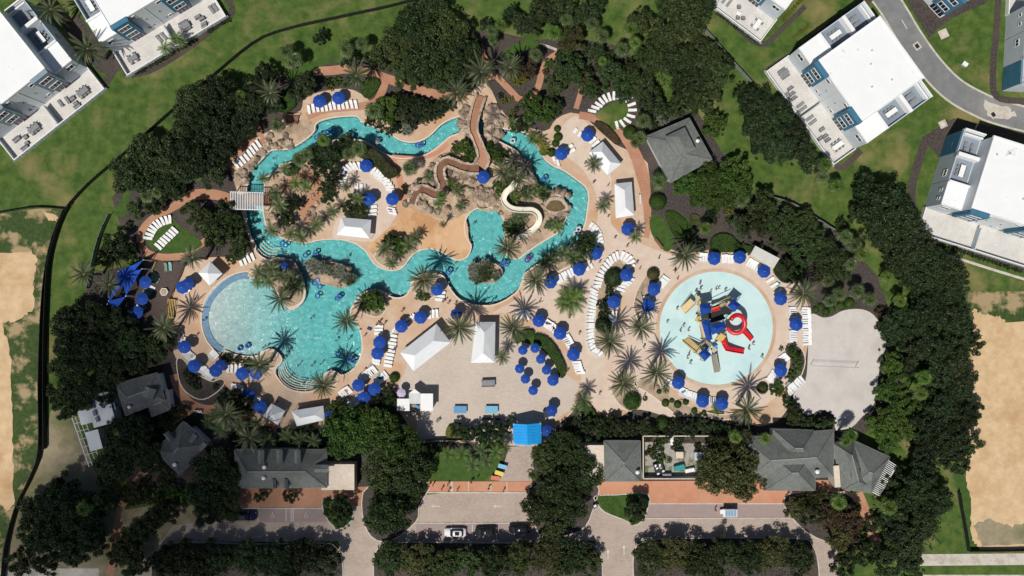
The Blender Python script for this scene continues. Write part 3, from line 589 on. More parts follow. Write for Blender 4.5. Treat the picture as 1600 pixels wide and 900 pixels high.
def townhouse(mid, v, n, label, units=(-1, 1), wings=(-1, 1), terrace=True, flip_teal=False, purple=True, vr=(-7.75, 7.75), depth=15.5, glassm=None, teal_m=TEAL):
    v = Vector(v).normalized(); n = Vector(n).normalized(); t = thing('townhouse', label, 'house', (mid[0], mid[1], 0), 0, GRP_T)
    ang = math.atan2(v.y, v.x)
    hand = 1 if (v.x * (-n.y) - v.y * (-n.x)) > 0 else -1           # u axis = -n
    def L(u, w): return Vector((v.x * w - n.x * u, v.y * w - n.y * u))
    def bx(mb, u0, u1, w0, w1, z0, z1):
        c = L((u0 + u1) / 2, (w0 + w1) / 2); mb.box((c.x, c.y, (z0 + z1) / 2), (abs(w1 - w0), abs(u1 - u0), abs(z1 - z0)), ang)
    def part(name, m, *bs, parent=None):
        mb = MB()
        for b in bs: bx(mb, *b)
        return mb.build(name, m, parent or t)
    H3, H2 = 10.0, 6.7
    part('wall', WGREY, (0.0, depth, vr[0], vr[1], 0, H3 - .05))
    rf = part('roof', ROOFW, (.12, depth - .12, vr[0] + .12, vr[1] - .12, H3 - .04, H3 + .02))
    part('parapet', WHITEP, (-.05, .12, vr[0], vr[1], H3 - .3, H3 + .18), (depth - .12, depth + .25, vr[0] - .1, vr[1] + .1, H3 - .3, H3 + .2), (.12, depth - .12, vr[0] - .03, vr[0] + .12, H3 - .3, H3 + .18), (.12, depth - .12, vr[1] - .12, vr[1] + .03, H3 - .3, H3 + .18), parent=rf)
    for k in range(1, 6): u = depth * k / 6; part('roof_seam', WHITEP, (u - .05, u + .05, vr[0] + .2, vr[1] - .2, H3 + .021, H3 + .035), parent=rf)
    for k in range(4): u, w = rnd.uniform(2, depth - 2), rnd.uniform(vr[0] + 1.5, vr[1] - 1.5); part('roof_vent', LGREY, (u - .15, u + .15, w - .15, w + .15, H3 + .02, H3 + .4), parent=rf)
    tl = lambda s: (s * 3.85, s * 7.7)
    for s in units:
        a, b = sorted(tl(s)); part('bay', teal_m, (-.9, .02, a, b, 3.3, H3 + .22)); part('bay_cap', teal_m, (-.95, .1, a - .05, b + .05, H3 + .222, H3 + .30))
        for z in (4.9, 8.2): window(t, L(-.9, (a + b) / 2), v, n, .72, 1.5, z, 3)
        window(t, L(0, (a + b) / 2 + .0), v, n, .75, 2.2, 1.25, 4, PGLASS if purple else GLASS)
        q = s * 3.1; window(t, L(0, q), v, n, 1.0, .9, 8.7, 1)
        window(t, L(0, s * 2.6), v, n, .7, .8, 2.0, 1)
        for z in (1.9, 5.4): part('wall_lamp', DARK, (-.12, 0.02, s * 1.6 - .08, s * 1.6 + .08, z, z + .3))
    part('downpipe', WHITEP, (-.08, .02, -.06, .06, 0.1, H3 - .4))
    for s in wings:
        e0, e1 = s * vr[1] if s > 0 else vr[0], s * 12.25
        a, b = sorted((e0, e1)); o, i = (b, a) if s > 0 else (a, b)
        part('wing_wall', LGREY, (0, 5.2, a, b, 0, H2 - .02)); wr = part('wing_roof', ROOFW, (.1, 5.2, a + .02, b - .02, H2 - .018, H2 + .04)); part('parapet', WHITEP, (-.04, .1, a, b, H2 - .25, H2 + .16), (4.95, 5.35, a, b, H2 - .25, H2 + .5), parent=wr)
        window(t, L(0, (a + b) / 2 + s * .5), v, n, .75, 1.3, 5.0, 2)
        part('wing_wall', LGREY, (5.36, 16.3, a, b, 0, 5.7)); part('roof_deck', DGREYD, (5.36, 10.6, a + .2, b - .2, 5.7, 5.76)); part('roof_deck', DGREYD, (11.4, 15.4, a + .2, b - .2, 5.7, 5.76))
        side = (o - .2, o) if s > 0 else (o, o + .2)
        part('deck_wall', LGREY, (5.36, 16.3, side[0], side[1], 5.7, 6.75), (16.1, 16.3, a, b - .0, 5.7, 6.7)); [part('deck_cap', WHITEP, q) for q in ((10.6, 11.4, a, b, 5.7, 7.5), (15.4, 15.75, a + .25, b - .25, 5.76, 6.9), (16.31, 16.6, a, b, 6.0, 7.2))]
        for u in (7.2, 13.4): window(t, L(u, o), Vector((-n.x, -n.y)), v * s, .6, 1.1, 4.4, 2)
        for u in (1.5, 3.4): window(t, L(u, o), Vector((-n.x, -n.y)), v * s, .5, .8, 5.0, 1)
        # a wide teal panel on the garage end of the side wall
        part('side_panel', teal_m, (11.4, 16.25, *(sorted((o, o + s * .12))), 0.2, 6.2))
        u = 8.0; part('roof_table', WHITEP, (u - 1.3, u + 1.3, (a + b) / 2 - .5, (a + b) / 2 + .5, 6.45, 6.52), (u - .1, u + .1, (a + b) / 2 - .1, (a + b) / 2 + .1, 5.76, 6.45))
        for k in (-.9, 0, .9):
            for q in (-.85, .85): part('roof_chair', GREY, (u + k - .22, u + k + .22, (a + b) / 2 + q - .22, (a + b) / 2 + q + .22, 5.77, 6.2))
        for k in (-.7, .7): part('roof_lounger', GREY, (12.3, 14.2, (a + b) / 2 + k - .3, (a + b) / 2 + k + .3, 6.0, 6.1), (12.3, 12.9, (a + b) / 2 + k - .28, (a + b) / 2 + k + .28, 6.1, 6.45))
    if terrace:
        part('terrace_floor', TERR, (-5.75, -.0, -12.25, 12.25, .02, .14))
        tw = part('terrace_wall', WHITEP, (-5.95, -5.76, -12.45, 12.45, 0, 1.25), (-5.75, 0, -12.45, -12.26, 0, 1.25), (-5.75, 0, 12.26, 12.45, 0, 1.25))
        part('divider', LGREY, (-5.75, -.92, -.12, .12, .14, 1.9))
        for k in range(13): w = -12 + k * 2; part('glass_panel', LGREY, (-6.0, -5.965, w - .85, w + .85, .35, 1.15), parent=tw)
    return t, L, ang
HOUSES = {}
HOUSES['A'] = townhouse((-101.3, 39.9), (-.783, -.622), (.622, -.783), 'grey and white townhouse with purple doors below the white roof with table decks', teal_m=SLATEB)
HOUSES['B'] = townhouse((-75.4, 57.3), (.857, .515), (.515, -.857), 'white-roofed townhouse with dark blue bays next to two terrace palms')
HOUSES['C'] = townhouse((47.2, 65.3), (.8, -.6), (-.6, -.8), 'white townhouse whose pale terrace corner meets the grey slatted fence', purple=False)
HOUSES['D'] = townhouse((66.9, 40.1), (.584, -.812), (-.812, -.584), 'white square-roofed townhouse with teal bays beside the curved asphalt road', purple=False)
HOUSES['E'] = townhouse((101.1, 13.8), (.954, -.3), (-.3, -.954), 'white-roofed townhouse with long empty pale terrace and striped side wall', purple=False)
HOUSES['F'] = townhouse((119.4, 58.4), (1, -.05), (.05, 1), 'pale townhouse with dark teal side panel beside the mulch strip', purple=False)
HOUSES['G'] = townhouse((87.6, 64.2), (.69, -.73), (-.73, -.69), 'teal townhouse corner with white-framed windows above the brown mulch', units=(1,), wings=(), terrace=False, purple=False, vr=(0, 7.75), depth=12)
# terrace furniture: every piece its own thing
def tbl(H, u, w, rz, L_, W_, label, top=GREY, chairs=6, leg=.7):
    t, L, ang = HOUSES[H]; p = L(u, w) + t.location.to_2d(); T = thing('dining_table', label, 'table', (p.x, p.y, .14), ang + rz, 'terrace dining tables')
    MB().box((0, 0, .74), (L_, W_, .06)).build('tabletop', top, T)
    for sx in (-1, 1):
        for sy in (-1, 1): MB().box((sx * (L_ / 2 - .12), sy * (W_ / 2 - .1), .355), (.07, .07, .71)).build('leg', DARK, T)
    for k in range(chairs):
        s = 1 if k % 2 else -1; x = (-L_ / 2 + .4) + (L_ - .8) * (k // 2) / max(1, chairs // 2 - 1); q = T.matrix_basis @ Vector((x, s * (W_ / 2 + .22), 0)); C = thing('terrace_chair', 'grey chair at the ' + label, 'chair', (q.x, q.y, .14), ang + rz + (0 if s < 0 else math.pi), 'chairs at the ' + label)
        MB().box((0, 0, .42), (.46, .46, .07)).build('seat', GREY, C); MB().box((0, -.23, .66), (.46, .06, .45)).build('backrest', GREY, C)
        lg = MB()
        for a in (-.2, .2):
            for b in (-.2, .2): MB().box((a, b, .19), (.04, .04, .38)).build('leg', DARK, C)
def seat(H, u, w, rz, L_, W_, label, kind='sofa', m=GREY):
    t, L, ang = HOUSES[H]; p = L(u, w) + t.location.to_2d(); S = thing('outdoor_' + kind, label, kind, (p.x, p.y, .14), ang + rz, 'terrace seating')
    MB().box((0, 0, .25), (L_, W_, .3)).build('base', WHITEP if m is WHITE else DARK, S); MB().box((0, .03, .43), (L_ - .08, W_ - .12, .06)).build('cushion', m, S)
    if kind != 'ottoman': MB().box((0, -W_ / 2 + .09, .6), (L_, .16, .42)).build('backrest', m, S)
def chaise(H, u, w, rz, label):
    t, L, ang = HOUSES[H]; p = L(u, w) + t.location.to_2d(); S = thing('terrace_lounger', label, 'lounger', (p.x, p.y, .14), ang + rz, 'loungers on the house terraces')
    MB().box((0, -.3, .3), (.62, 1.3, .08)).build('seat', GREY, S); MB().box((0, .62, .45), (.62, .62, .07), 0, Matrix.Rotation(R(28), 3, 'X')).build('backrest', GREY, S)
    for a in (-.26, .26):
        for b in (-.85, .25): MB().box((a, b, .13), (.05, .05, .26)).build('leg', DARK, S)
tbl('A', -3.4, -8.2, .0, 2.6, 1.1, 'grey dining table on the end of the purple-door terrace'); tbl('A', -3.0, 5.0, 0, 2.6, 1.1, 'grey dining table on the inner half of the purple-door terrace')
for k, (u, w, r, l, k2) in enumerate(((-2.6, -4.4, 1.57, 1.9, 'sofa'), (-2.2, -2.8, 1.57, 1.9, 'sofa'))): chaise('A', u, w, 0.0, 'grey lounger beside the grey divider on the purple-door terrace')
for u, w, k2 in ((-3.0, -5.6, 'armchair'), (-4.2, -5.4, 'ottoman'), (-5.0, -5.3, 'sofa')): seat('A', u, w, 0, 1.5 if k2 == 'sofa' else 1.0, .8, 'grey %s between the table and loungers of the purple-door terrace' % k2, k2)
for u, w, k2 in ((-3.2, 7.6, 'armchair'), (-4.4, 8.2, 'ottoman'), (-5.0, 9.2, 'sofa'), (-2.4, 9.4, 'sofa')): seat('A', u, w, 0, 1.7 if k2 == 'sofa' else .9, .8, 'grey %s on the shaded end of the purple-door terrace' % k2, k2)
tbl('B', -3.2, -9.6, 0, 2.2, 1.1, 'grey dining table near the grey end wall with bench', chairs=4); tbl('B', -3.0, 3.6, 0, 2.4, 1.2, 'grey dining table beside the divider wall of the blue-bay terrace', chairs=8)
for w in (-2.6, -1.5): chaise('B', -2.4, w, .2, 'pale grey lounger by the divider on the blue-bay terrace')
for u, w, k2 in ((-2.6, 7.0, 'armchair'), (-3.4, 7.6, 'armchair'), (-4.6, 7.4, 'sofa'), (-5.2, 7.2, 'ottoman')): seat('B', u, w, 0, 1.3, .8, 'grey %s cluster piece on the far half of the blue-bay terrace' % k2, k2)
for w in (10.4, 11.3): chaise('B', -2.8, w, .1, 'grey lounger at the far end of the blue-bay terrace')
tbl('D', -3.0, -9.8, 1.57, 2.2, 1.1, 'slate dining table at the end of the teal-bay terrace', chairs=8); tbl('D', -2.6, 9.6, 1.57, 2.6, 1.0, 'white dining table on the teal-bay terrace', top=WHITE, chairs=6)
for u, w, k2 in ((-3.6, -6.4, 'armchair'), (-4.0, -5.2, 'sofa'), (-5.0, -5.8, 'ottoman'), (-4.2, -4.2, 'armchair'), (-3.6, 6.4, 'sofa'), (-4.6, 6.2, 'armchair'), (-3.2, 4.8, 'ottoman'), (-3.6, 7.4, 'armchair')): seat('D', u, w, 1.57, 1.2, .7, 'grey %s on the teal-bay terrace %s' % (k2, 'toward the slate table' if w < 0 else 'toward the white table'), k2)
for w in (-2.2, -1.2, 1.3, 2.4): chaise('D', -4.0, w, 0.0, 'grey lounger beside the low divider of the teal-bay terrace')
tbl('C', -3.2, 9.6, 1.57, 2.4, 1.0, 'white dining table at the terrace corner by the yellow shrubs', top=WHITE, chairs=4); seat('C', -3.6, 5.0, 0, 1.0, .8, 'white ottoman on the upper white terrace', 'ottoman', WHITE)
for u, w in ((-2.4, 4.2), (-4.4, 5.4), (-3.8, 6.4)): seat('C', u, w, .6, .8, .8, 'grey armchair round the white ottoman on the upper terrace', 'armchair')
for w in (.8, 2.0): chaise('C', -3.0, w, 0, 'pale lounger on the upper white terrace')
# ================================================================ grey-roofed resort buildings
def hip(mb, poly4, z0, z1, ridge, over=0.0):
    """hip roof over a 4-gon; ridge = fraction of the long side kept as ridge"""
    p = [Vector((q[0], q[1])) for q in poly4]; c = sum(p, Vector((0, 0))) / 4
    e01 = (p[1] - p[0]).length; e12 = (p[2] - p[1]).length
    if e01 < e12: p = p[1:] + p[:1]
    a = (p[0] + p[3]) / 2; b = (p[1] + p[2]) / 2; r0 = c + (a - c) * ridge; r1 = c + (b - c) * ridge
    vs = [(*q, z0) for q in p] + [(*r0, z1), (*r1, z1)]
    fs = [(0, 1, 5, 4), (1, 2, 5), (2, 3, 4, 5), (3, 0, 4)]
    s = sum(p[i].x * p[(i + 1) % 4].y - p[(i + 1) % 4].x * p[i].y for i in range(4))
    if s < 0: fs = [tuple(reversed(f)) for f in fs]
    mb.add(vs, fs); mb.add([(*q, z0) for q in p], [(0, 1, 2, 3) if s < 0 else (3, 2, 1, 0)]); return r0, r1
RIDGE = mat('ridge_shingle', (.24, .25, .235), (.30, .31, .29), 2, rough=.9)
def grey_building(label, roofs, name='resort_building', m=SHING, walls=WGREY, extras=()):
    """roofs: list of (4 px corners at eave, eave z, ridge z, ridge fraction)"""
    c = P(*[sum(q[i] for q in roofs[0][0]) / 4 for i in (0, 1)]); t = thing(name, label, 'building', (c.x, c.y, 0), 0, 'grey-roofed resort buildings')
    for q, z0, z1, rf in roofs:
        w = [P(x, y, z0).to_2d() - c.to_2d() for x, y in q]; cc = sum(w, Vector((0, 0))) / 4
        ins = [cc + (p - cc) * .9 for p in w]; MB().prism([(p.x, p.y) for p in ins], 0, z0 - .01).build('wall', walls, t)
        mb = MB(); r0, r1 = hip(mb, w, z0, z1, rf); ro = mb.build('roof', m, t)
        MB().bar((*r0, z1 + .02), (*r1, z1 + .02), .2, .06).build('ridge_cap', RIDGE, ro) if rf > .02 else None
        mb = MB()
        for i in range(4): a, b = w[i], w[(i + 1) % 4]; mb.bar((*a, z0 - .06), (*b, z0 - .06), .08, .12)
        mb.build('gutter', RIDGE, ro)
        for p in w: d0 = min((r0 - p).length, (r1 - p).length); r = r0 if (r0 - p).length <= (r1 - p).length else r1; MB().bar((*p, z0 + .03), (*r, z1 + .03), .16, .05).build('hip_cap', SHINGD, ro)
    return t, c
def add_vent(t, c, px, py, z, r=.35):
    p = P(px, py, z) - Vector((c.x, c.y, 0)); mb = MB(); mb.tube([(p.x, p.y, z - 1.0), (p.x, p.y, z)], r * .5, 10).tube([(p.x, p.y, z), (p.x, p.y, z + .15), (p.x, p.y, z + .32)], [r, r, r * .35], 12); mb.build('roof_vent', WHITE, t)
def add_dormer(t, c, px, py, z, w, l, rz):
    p = P(px, py, z) - Vector((c.x, c.y, 0)); q = Matrix.Rotation(rz, 3, 'Z'); vs = [q @ Vector(a) for a in ((-w / 2, 0, -.9), (w / 2, 0, -.9), (0, 0, .55), (-w / 2, 0, 0), (w / 2, 0, 0), (0, l, .55), (-w / 2, l, .1), (w / 2, l, .1), (-w / 2, l, -.9), (w / 2, l, -.9))]
    MB().add([v + p for v in vs], [(0, 1, 4, 2, 3), (3, 2, 5, 6), (2, 4, 7, 5), (0, 3, 6, 8), (1, 9, 7, 4)]).build('dormer', SHING, t)
t, c = grey_building('large grey shop roof with raised centre beside the brick promenade path', [([(1009, 213), (1077, 184), (1113, 249), (1047, 286)], 3.6, 5.2, .25)])
w = [P(x, y, 5.6).to_2d() - c.to_2d() for x, y in ((1040, 214), (1070, 200), (1086, 232), (1060, 246))]
mb = MB(); mb.prism([(p.x, p.y) for p in w], 4.2, 5.6); mb.build('clerestory', SHING, t); mb = MB(); hip(mb, [w[0] * 1.05, w[1] * 1.05, w[2] * 1.05, w[3] * 1.05], 5.61, 6.3, .5); mb.build('clerestory_roof', SHING, t); add_vent(t, c, 1090, 220, 5.2, .4)
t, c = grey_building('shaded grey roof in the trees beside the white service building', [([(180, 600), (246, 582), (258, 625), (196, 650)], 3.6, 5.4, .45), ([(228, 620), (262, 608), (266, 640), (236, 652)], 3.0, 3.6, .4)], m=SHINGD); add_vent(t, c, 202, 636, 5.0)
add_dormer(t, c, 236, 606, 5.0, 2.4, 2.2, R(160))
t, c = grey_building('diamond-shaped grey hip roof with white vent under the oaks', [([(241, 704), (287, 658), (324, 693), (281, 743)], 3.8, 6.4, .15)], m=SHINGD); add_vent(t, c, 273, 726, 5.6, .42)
for q in ((297, 690, R(-40)), (312, 703, R(-40)), (268, 688, R(40))): add_dormer(t, c, q[0], q[1], 5.6, 1.0, 2.0, q[2])
t, c = grey_building('long grey roof with dormers and two white vents beside the brick sidewalk', [([(366, 702), (511, 702), (511, 762), (366, 763)], 3.8, 6.6, .62)])
for x in (408, 437, 465): add_dormer(t, c, x, 724, 5.9, 1.3, 2.8, 0)
for x in (428, 447): add_dormer(t, c, x, 748, 5.5, .9, 2.0, math.pi)
for q in ((413, 730), (412, 747)): add_vent(t, c, q[0], q[1], 6.2, .42)
add_dormer(t, c, 492, 732, 5.6, 1.6, 3.0, R(-90))
MB().box((*(P(533, 740) - c).to_2d(), 1.6), (7, 5.5, 3.2)).build('annex', COPING, t)
t, c = grey_building('square grey pyramid roof beside the brick walk and storage yard', [([(943.5, 688.5), (1000.6, 688.5), (1002, 752.2), (945, 752.5)], 3.6, 5.6, .06)]); add_vent(t, c, 996, 738, 4.8, .42)
mb = MB(); q = P(920, 718) - c; mb.box((q.x, q.y, 1.6), (6.4, 7.5, 3.2)); mb.build('annex', COPING, t)
t, c = grey_building('large grey hip roof with several ridges and a white vent', [([(1161, 684), (1303, 671), (1303, 745), (1164, 750)], 3.8, 6.8, .5), ([(1194, 700), (1274, 700), (1274, 766.5), (1194, 766.5)], 3.7, 7.0, .12), ([(1208, 671), (1272, 672), (1268, 720), (1212, 720)], 3.75, 6.9, .2)]); add_vent(t, c, 1277, 737, 5.8, .45)
t, c = grey_building('angled grey roof ending in a white slatted pergola', [([(1303, 693), (1334, 688), (1362, 760), (1312, 768)], 3.7, 6.4, .55), ([(1330, 686), (1391, 714), (1362, 771), (1325, 765)], 3.7, 6.3, .12)]); MB().box((*(P(1337, 738, 5.6) - c).to_2d(), 5.3), (2.0, 1.7, .5)).build('skylight', GLASS, t)
MB().box((*(P(1307, 744, 4) - c).to_2d(), 2.6), (1.2, 4.6, 3.4), R(4)).build('gable_wall', COPING, t)
# slatted white pergola at the end of that roof
def pergola(corners, z, nsl, label, m=WHITEP, along=0, name='pergola', posts=True, bw=.13):
    w = [P(x, y, z).to_2d() for x, y in corners]; c = sum(w, Vector((0, 0))) / 4; t = thing(name, label, 'pergola', (c.x, c.y, 0)); w = [p - c for p in w]
    if along: w = w[1:] + w[:1]
    for a, b in ((0, 1), (3, 2)): MB().bar((*w[a], z - .18), (*w[b], z - .18), .16, .22).build('beam', m, t)
    for k in range(nsl): f = (k + .5) / nsl; MB().bar((*w[0].lerp(w[1], f), z), (*w[3].lerp(w[2], f), z), bw, .12).build('slat', m, t)
    if posts:
        for p in w: MB().bar((*(p * .97), 0), (*(p * .97), z - .29), .18).build('post', m, t)
    return t, c
pergola([(1388, 718), (1402, 727), (1374, 776), (1361, 769)], 3.2, 20, 'white slatted pergola at the end of the angled grey roof', along=1)
pergola([(359, 299.5), (412, 301), (412, 328), (359, 326.5)], 3.3, 20, 'white slatted pergola over the footbridge across the lazy river', bw=.14)
# footbridge under it
def plank_bridge(corners, z, n, label, m=WOOD, name='footbridge'):
    w = [P(x, y, z).to_2d() for x, y in corners]; c = sum(w, Vector((0, 0))) / 4; t = thing(name, label, 'bridge', (c.x, c.y, 0)); w = [p - c for p in w]
    for k in range(n): f = (k + .5) / n; d = (w[1] - w[0]).length / n * .86; MB().bar((*w[0].lerp(w[1], f), z), (*w[3].lerp(w[2], f), z), d, .07).build('plank', m, t)
    for a, b in ((0, 1), (3, 2)): MB().bar((*w[a], z + .9), (*w[b], z + .9), .08).build('handrail', m, t); MB().bar((*w[a], z - .12), (*w[b], z - .12), .15, .15).build('beam', m, t)
    for i in range(4): MB().bar((*w[i], 0), (*w[i], z + .86), .1).build('post', m, t)
plank_bridge([(380, 304), (427, 306), (427, 322), (380, 320)], .45, 22, 'wooden footbridge below the white slatted pergola')
plank_bridge([(441, 180), (467, 181), (464, 193), (448, 192)], .5, 12, 'small arched wooden footbridge beside the clipped hedge block')
plank_bridge([(446, 406), (458, 406), (473, 428), (464, 432)], .25, 12, 'weathered boardwalk curving along the palm island', WOODG, 'boardwalk')
# left service building with flat white roofs, ducts and white lattice
c = P(152, 652); t = thing('service_building', 'flat white-roofed service building with ducts under the shaded oaks', 'building', (c.x, c.y, 0))
def rel(px, py, z=0): return P(px, py, z) - Vector((c.x, c.y, 0))
a = R(15)
for px, py, l, w, z in ((157, 637, 4.6, 7.4, 3.4), (135, 651, 2.8, 2.8, 3.0), (147, 688, 2.6, 4.0, 3.0)): q = rel(px, py, z); MB().box((q.x, q.y, z / 2), (l, w, z), a).build('wall', LGREY, t); MB().box((q.x, q.y, z + .05), (l + .2, w + .2, .1), a).build('roof', ROOFW, t)
for px, py in ((146, 634), (149, 645), (153, 655)): q = rel(px, py, 3.6); MB().box((q.x, q.y, 3.75), (.6, 1.1, .6), a).build('duct', GREY, t)
q = rel(170, 622, 3); MB().box((q.x, q.y, 1.5), (1.8, 5.5, 3.0), a).build('annex', DGREYD, t)
cor = [(109, 644), (126, 640), (157, 724), (139, 730)]; t, c = pergola(cor, 2.6, 7, 'bare white lattice frame beside the dirt yard', along=1, name='lattice_frame', bw=.1)
w = [P(x, y, 2.6).to_2d() - c.to_2d() for x, y in cor]
for f in (.33, .66): MB().bar((*w[0].lerp(w[1], f), 2.62), (*w[3].lerp(w[2], f), 2.62), .1, .1).build('beam', WHITEP, t)
# small pale flat-roofed shelter behind the splash pad
c = P(1183, 402); t = thing('pump_shelter', 'small pale flat-roofed shelter behind the top row of umbrellas', 'shelter', (c.x, c.y, 0)); q = [P(x, y, 2.7).to_2d() - c.to_2d() for x, y in ((1180, 384), (1218, 404), (1208, 420), (1172, 398))]
MB().prism([(p.x * .95, p.y * .95) for p in q], 0, 2.6).build('wall', COPING, t); MB().prism([(p.x, p.y) for p in q], 2.61, 2.8).build('roof', mat('pale_grey_roof', (.55, .55, .5), (.62, .62, .57), .7), t)
# ================================================================ white fabric cabanas
def cabana(corners, z0, z1, rf, label, posts=True):
    w = [P(x, y, z0).to_2d() for x, y in corners]; c = sum(w, Vector((0, 0))) / 4; t = thing('cabana', label, 'cabana', (c.x, c.y, 0), 0, 'white cabanas'); w = [p - c for p in w]
    mb = MB(); r0, r1 = hip(mb, w, z0, z1, rf); ro = mb.build('roof', TENT, t); mb = MB(); n = 4
    mb.add([(*p, z0) for p in w] + [(*p, z0 - .28) for p in w], [(i, (i + 1) % 4, (i + 1) % 4 + 4, i + 4) for i in range(4)]); mb.build('valance', TENT, ro)
    for p in w: MB().tube([(*(p * .96), 0), (*(p * .96), z0)], .05, 6).build('post', WHITEP, t)
    inn = [p * .8 for p in w]; MB().bar((*inn[0], .45), (*inn[1], .45), .7, .5).build('bench', GREY, t)
    return t
cabana([(533, 339.5), (580, 343.5), (577.5, 372.5), (526, 367)], 2.6, 4.1, .52, 'white rectangular cabana beside the lounger circle')
cabana([(942, 221), (971, 256), (949, 274), (920, 238)], 2.6, 4.2, .45, 'white cabana leaning over the promenade near the lounger ring')
cabana([(960, 287), (987, 284), (991, 336), (962, 341)], 2.6, 4.2, .5, 'white cabana along the brick promenade path')
cabana([(682, 506), (704, 535), (646, 580), (625, 551)], 2.8, 4.8, .5, 'long slanted white cabana at the plaza corner')
cabana([(743, 503), (774, 503), (773, 566.5), (736, 567)], 2.8, 4.8, .5, 'white cabana between two date palms on the plaza')
cabana([(309.5, 426.5), (328.5, 408.5), (347.5, 427.5), (327.5, 446.5)], 2.6, 3.9, .04, 'small white pyramid cabana beside the round pool')
cabana([(411, 650), (424, 630.5), (445.5, 642), (434, 664)], 2.6, 3.9, .04, 'small white pyramid cabana under the shaded palms')
cabana([(455, 642), (505, 634), (507.5, 656), (464, 666)], 2.6, 3.9, .5, 'white rectangular cabana half hidden by the sunlit oak')
# bright blue entrance canopy
c = P(824, 678, 3.4); t = thing('entrance_canopy', 'bright blue gabled metal canopy over the entrance walk', 'canopy', (c.x, c.y, 0)); w = [P(x, y, 3.2).to_2d() - c.to_2d() for x, y in ((801.5, 662), (845.6, 661), (846, 693), (802.5, 694))]
ra, rb = (w[0] + w[1]) / 2, (w[2] + w[3]) / 2
for a, b, cc, d in ((w[0], ra, rb, w[3]), (ra, w[1], w[2], rb)):
    za = 3.2 if a is w[0] else 4.6; zb = 4.6 if a is w[0] else 3.2
    mb = MB(); mb.add([(*a, za), (*b, zb), (*cc, zb), (*d, za), (*a, za - .08), (*b, zb - .08), (*cc, zb - .08), (*d, za - .08)], [(3, 2, 1, 0), (4, 5, 6, 7), (0, 1, 5, 4), (1, 2, 6, 5), (2, 3, 7, 6), (3, 0, 4, 7)]); ro = mb.build('roof_slope', CYAN, t)
    for k in range(1, 7): f = k / 7; p, q = a.lerp(d, f), b.lerp(cc, f); MB().bar((*p, za + .02), (*q, zb + .02), .05, .06).build('roof_seam', CYAN, ro)
for p in w: MB().bar((*(p * .93), 0), (*(p * .93), 3.3), .2).build('post', WHITEP, t)
# plaza bar hut
c = P(652, 630); t = thing('bar_hut', 'white-roofed bar hut with brown deck at the plaza edge', 'hut', (c.x, c.y, 0))
def hb(px0, py0, px1, py1, z, m, name, th=.15): a, b = P(px0, py0, z) - Vector((c.x, c.y, 0)), P(px1, py1, z) - Vector((c.x, c.y, 0)); return MB().b2(a.x, b.x, b.y, a.y, z - th, z).build(name, m, t)
hb(620.5, 623, 640, 642, 2.9, WHITEP, 'roof'); hb(657, 615, 676.5, 642, 3.1, WHITEP, 'roof'); hb(639, 615, 656.8, 631, 3.0, mat('translucent_sheet', (.55, .56, .56), (.66, .66, .66), 1.2), 'roof'); hb(641, 632, 659, 649, .3, WOODG, 'deck', .3)
for x0, y0, x1, y1, z in ((622, 625, 638, 640, 2.7), (659, 617, 675, 640, 2.9)): hb(x0, y0, x1, y1, z, WGREY, 'wall', z)
a = P(638.5, 615, 3.0) - Vector((c.x, c.y, 0)); b = P(657, 615, 3.0) - Vector((c.x, c.y, 0)); mb = MB(); mb.prism([(a.x, a.y + .02), (b.x, b.y + .02), ((a.x + b.x) / 2, a.y + 1.0)], 2.85, 3.0); mb.build('gable', WHITEP, t)
for px, py, m in ((652, 634, CYAN), (649, 640, DARK), (646, 645, WHITE)): q = P(px, py) - Vector((c.x, c.y, 0)); MB().tube([(q.x, q.y, .3), (q.x, q.y, .95), (q.x, q.y, 1.05)], [.3, .36, .3], 10).build('barrel', m, t)
# plaza equipment enclosure walls and the storage yard
c = P(1060, 710); t = thing('yard_wall', 'pale block wall round the cluttered storage yard', 'wall', (c.x, c.y, 0))
for x0, y0, x1, y1 in ((1003, 679, 1068, 679), (1068, 679, 1110, 679), (1110, 679, 1110, 745), (1003, 745, 1110, 745), (1003, 679, 1003, 745)):
    a, b = P(x0, y0) - c, P(x1, y1) - c; MB().bar((a.x, a.y, .9), (b.x, b.y, .9), .2, 1.8).build('wall_panel', COPING, t)
structure(sheet('storage_yard', [PP([(1003, 679), (1110, 679), (1110, 745), (1003, 745)])], .03, mat('yard_concrete', (.30, .275, .24), (.40, .37, .33), 1.2, c3=(.10, .13, .05), s3=.5, t3=(.52, .6))))
for i, (px, py, l, w_, h, m, lab) in enumerate(((1050, 684, .8, .8, .9, WHITE, 'upper white drum in the storage yard stack'), (1050, 688.5, .8, .8, .9, WHITE, 'middle white drum in the storage yard stack'), (1050, 693, .8, .8, .9, WHITE, 'lower white drum in the storage yard stack'))):
    q = P(px, py, .9); o = MB().tube([(0, 0, 0), (0, 0, .8), (0, 0, .92)], [.36, .4, .3], 12).build('drum', m, None, (q.x, q.y, .03)); tag(o, lab, 'drum', 'white drums in the yard')
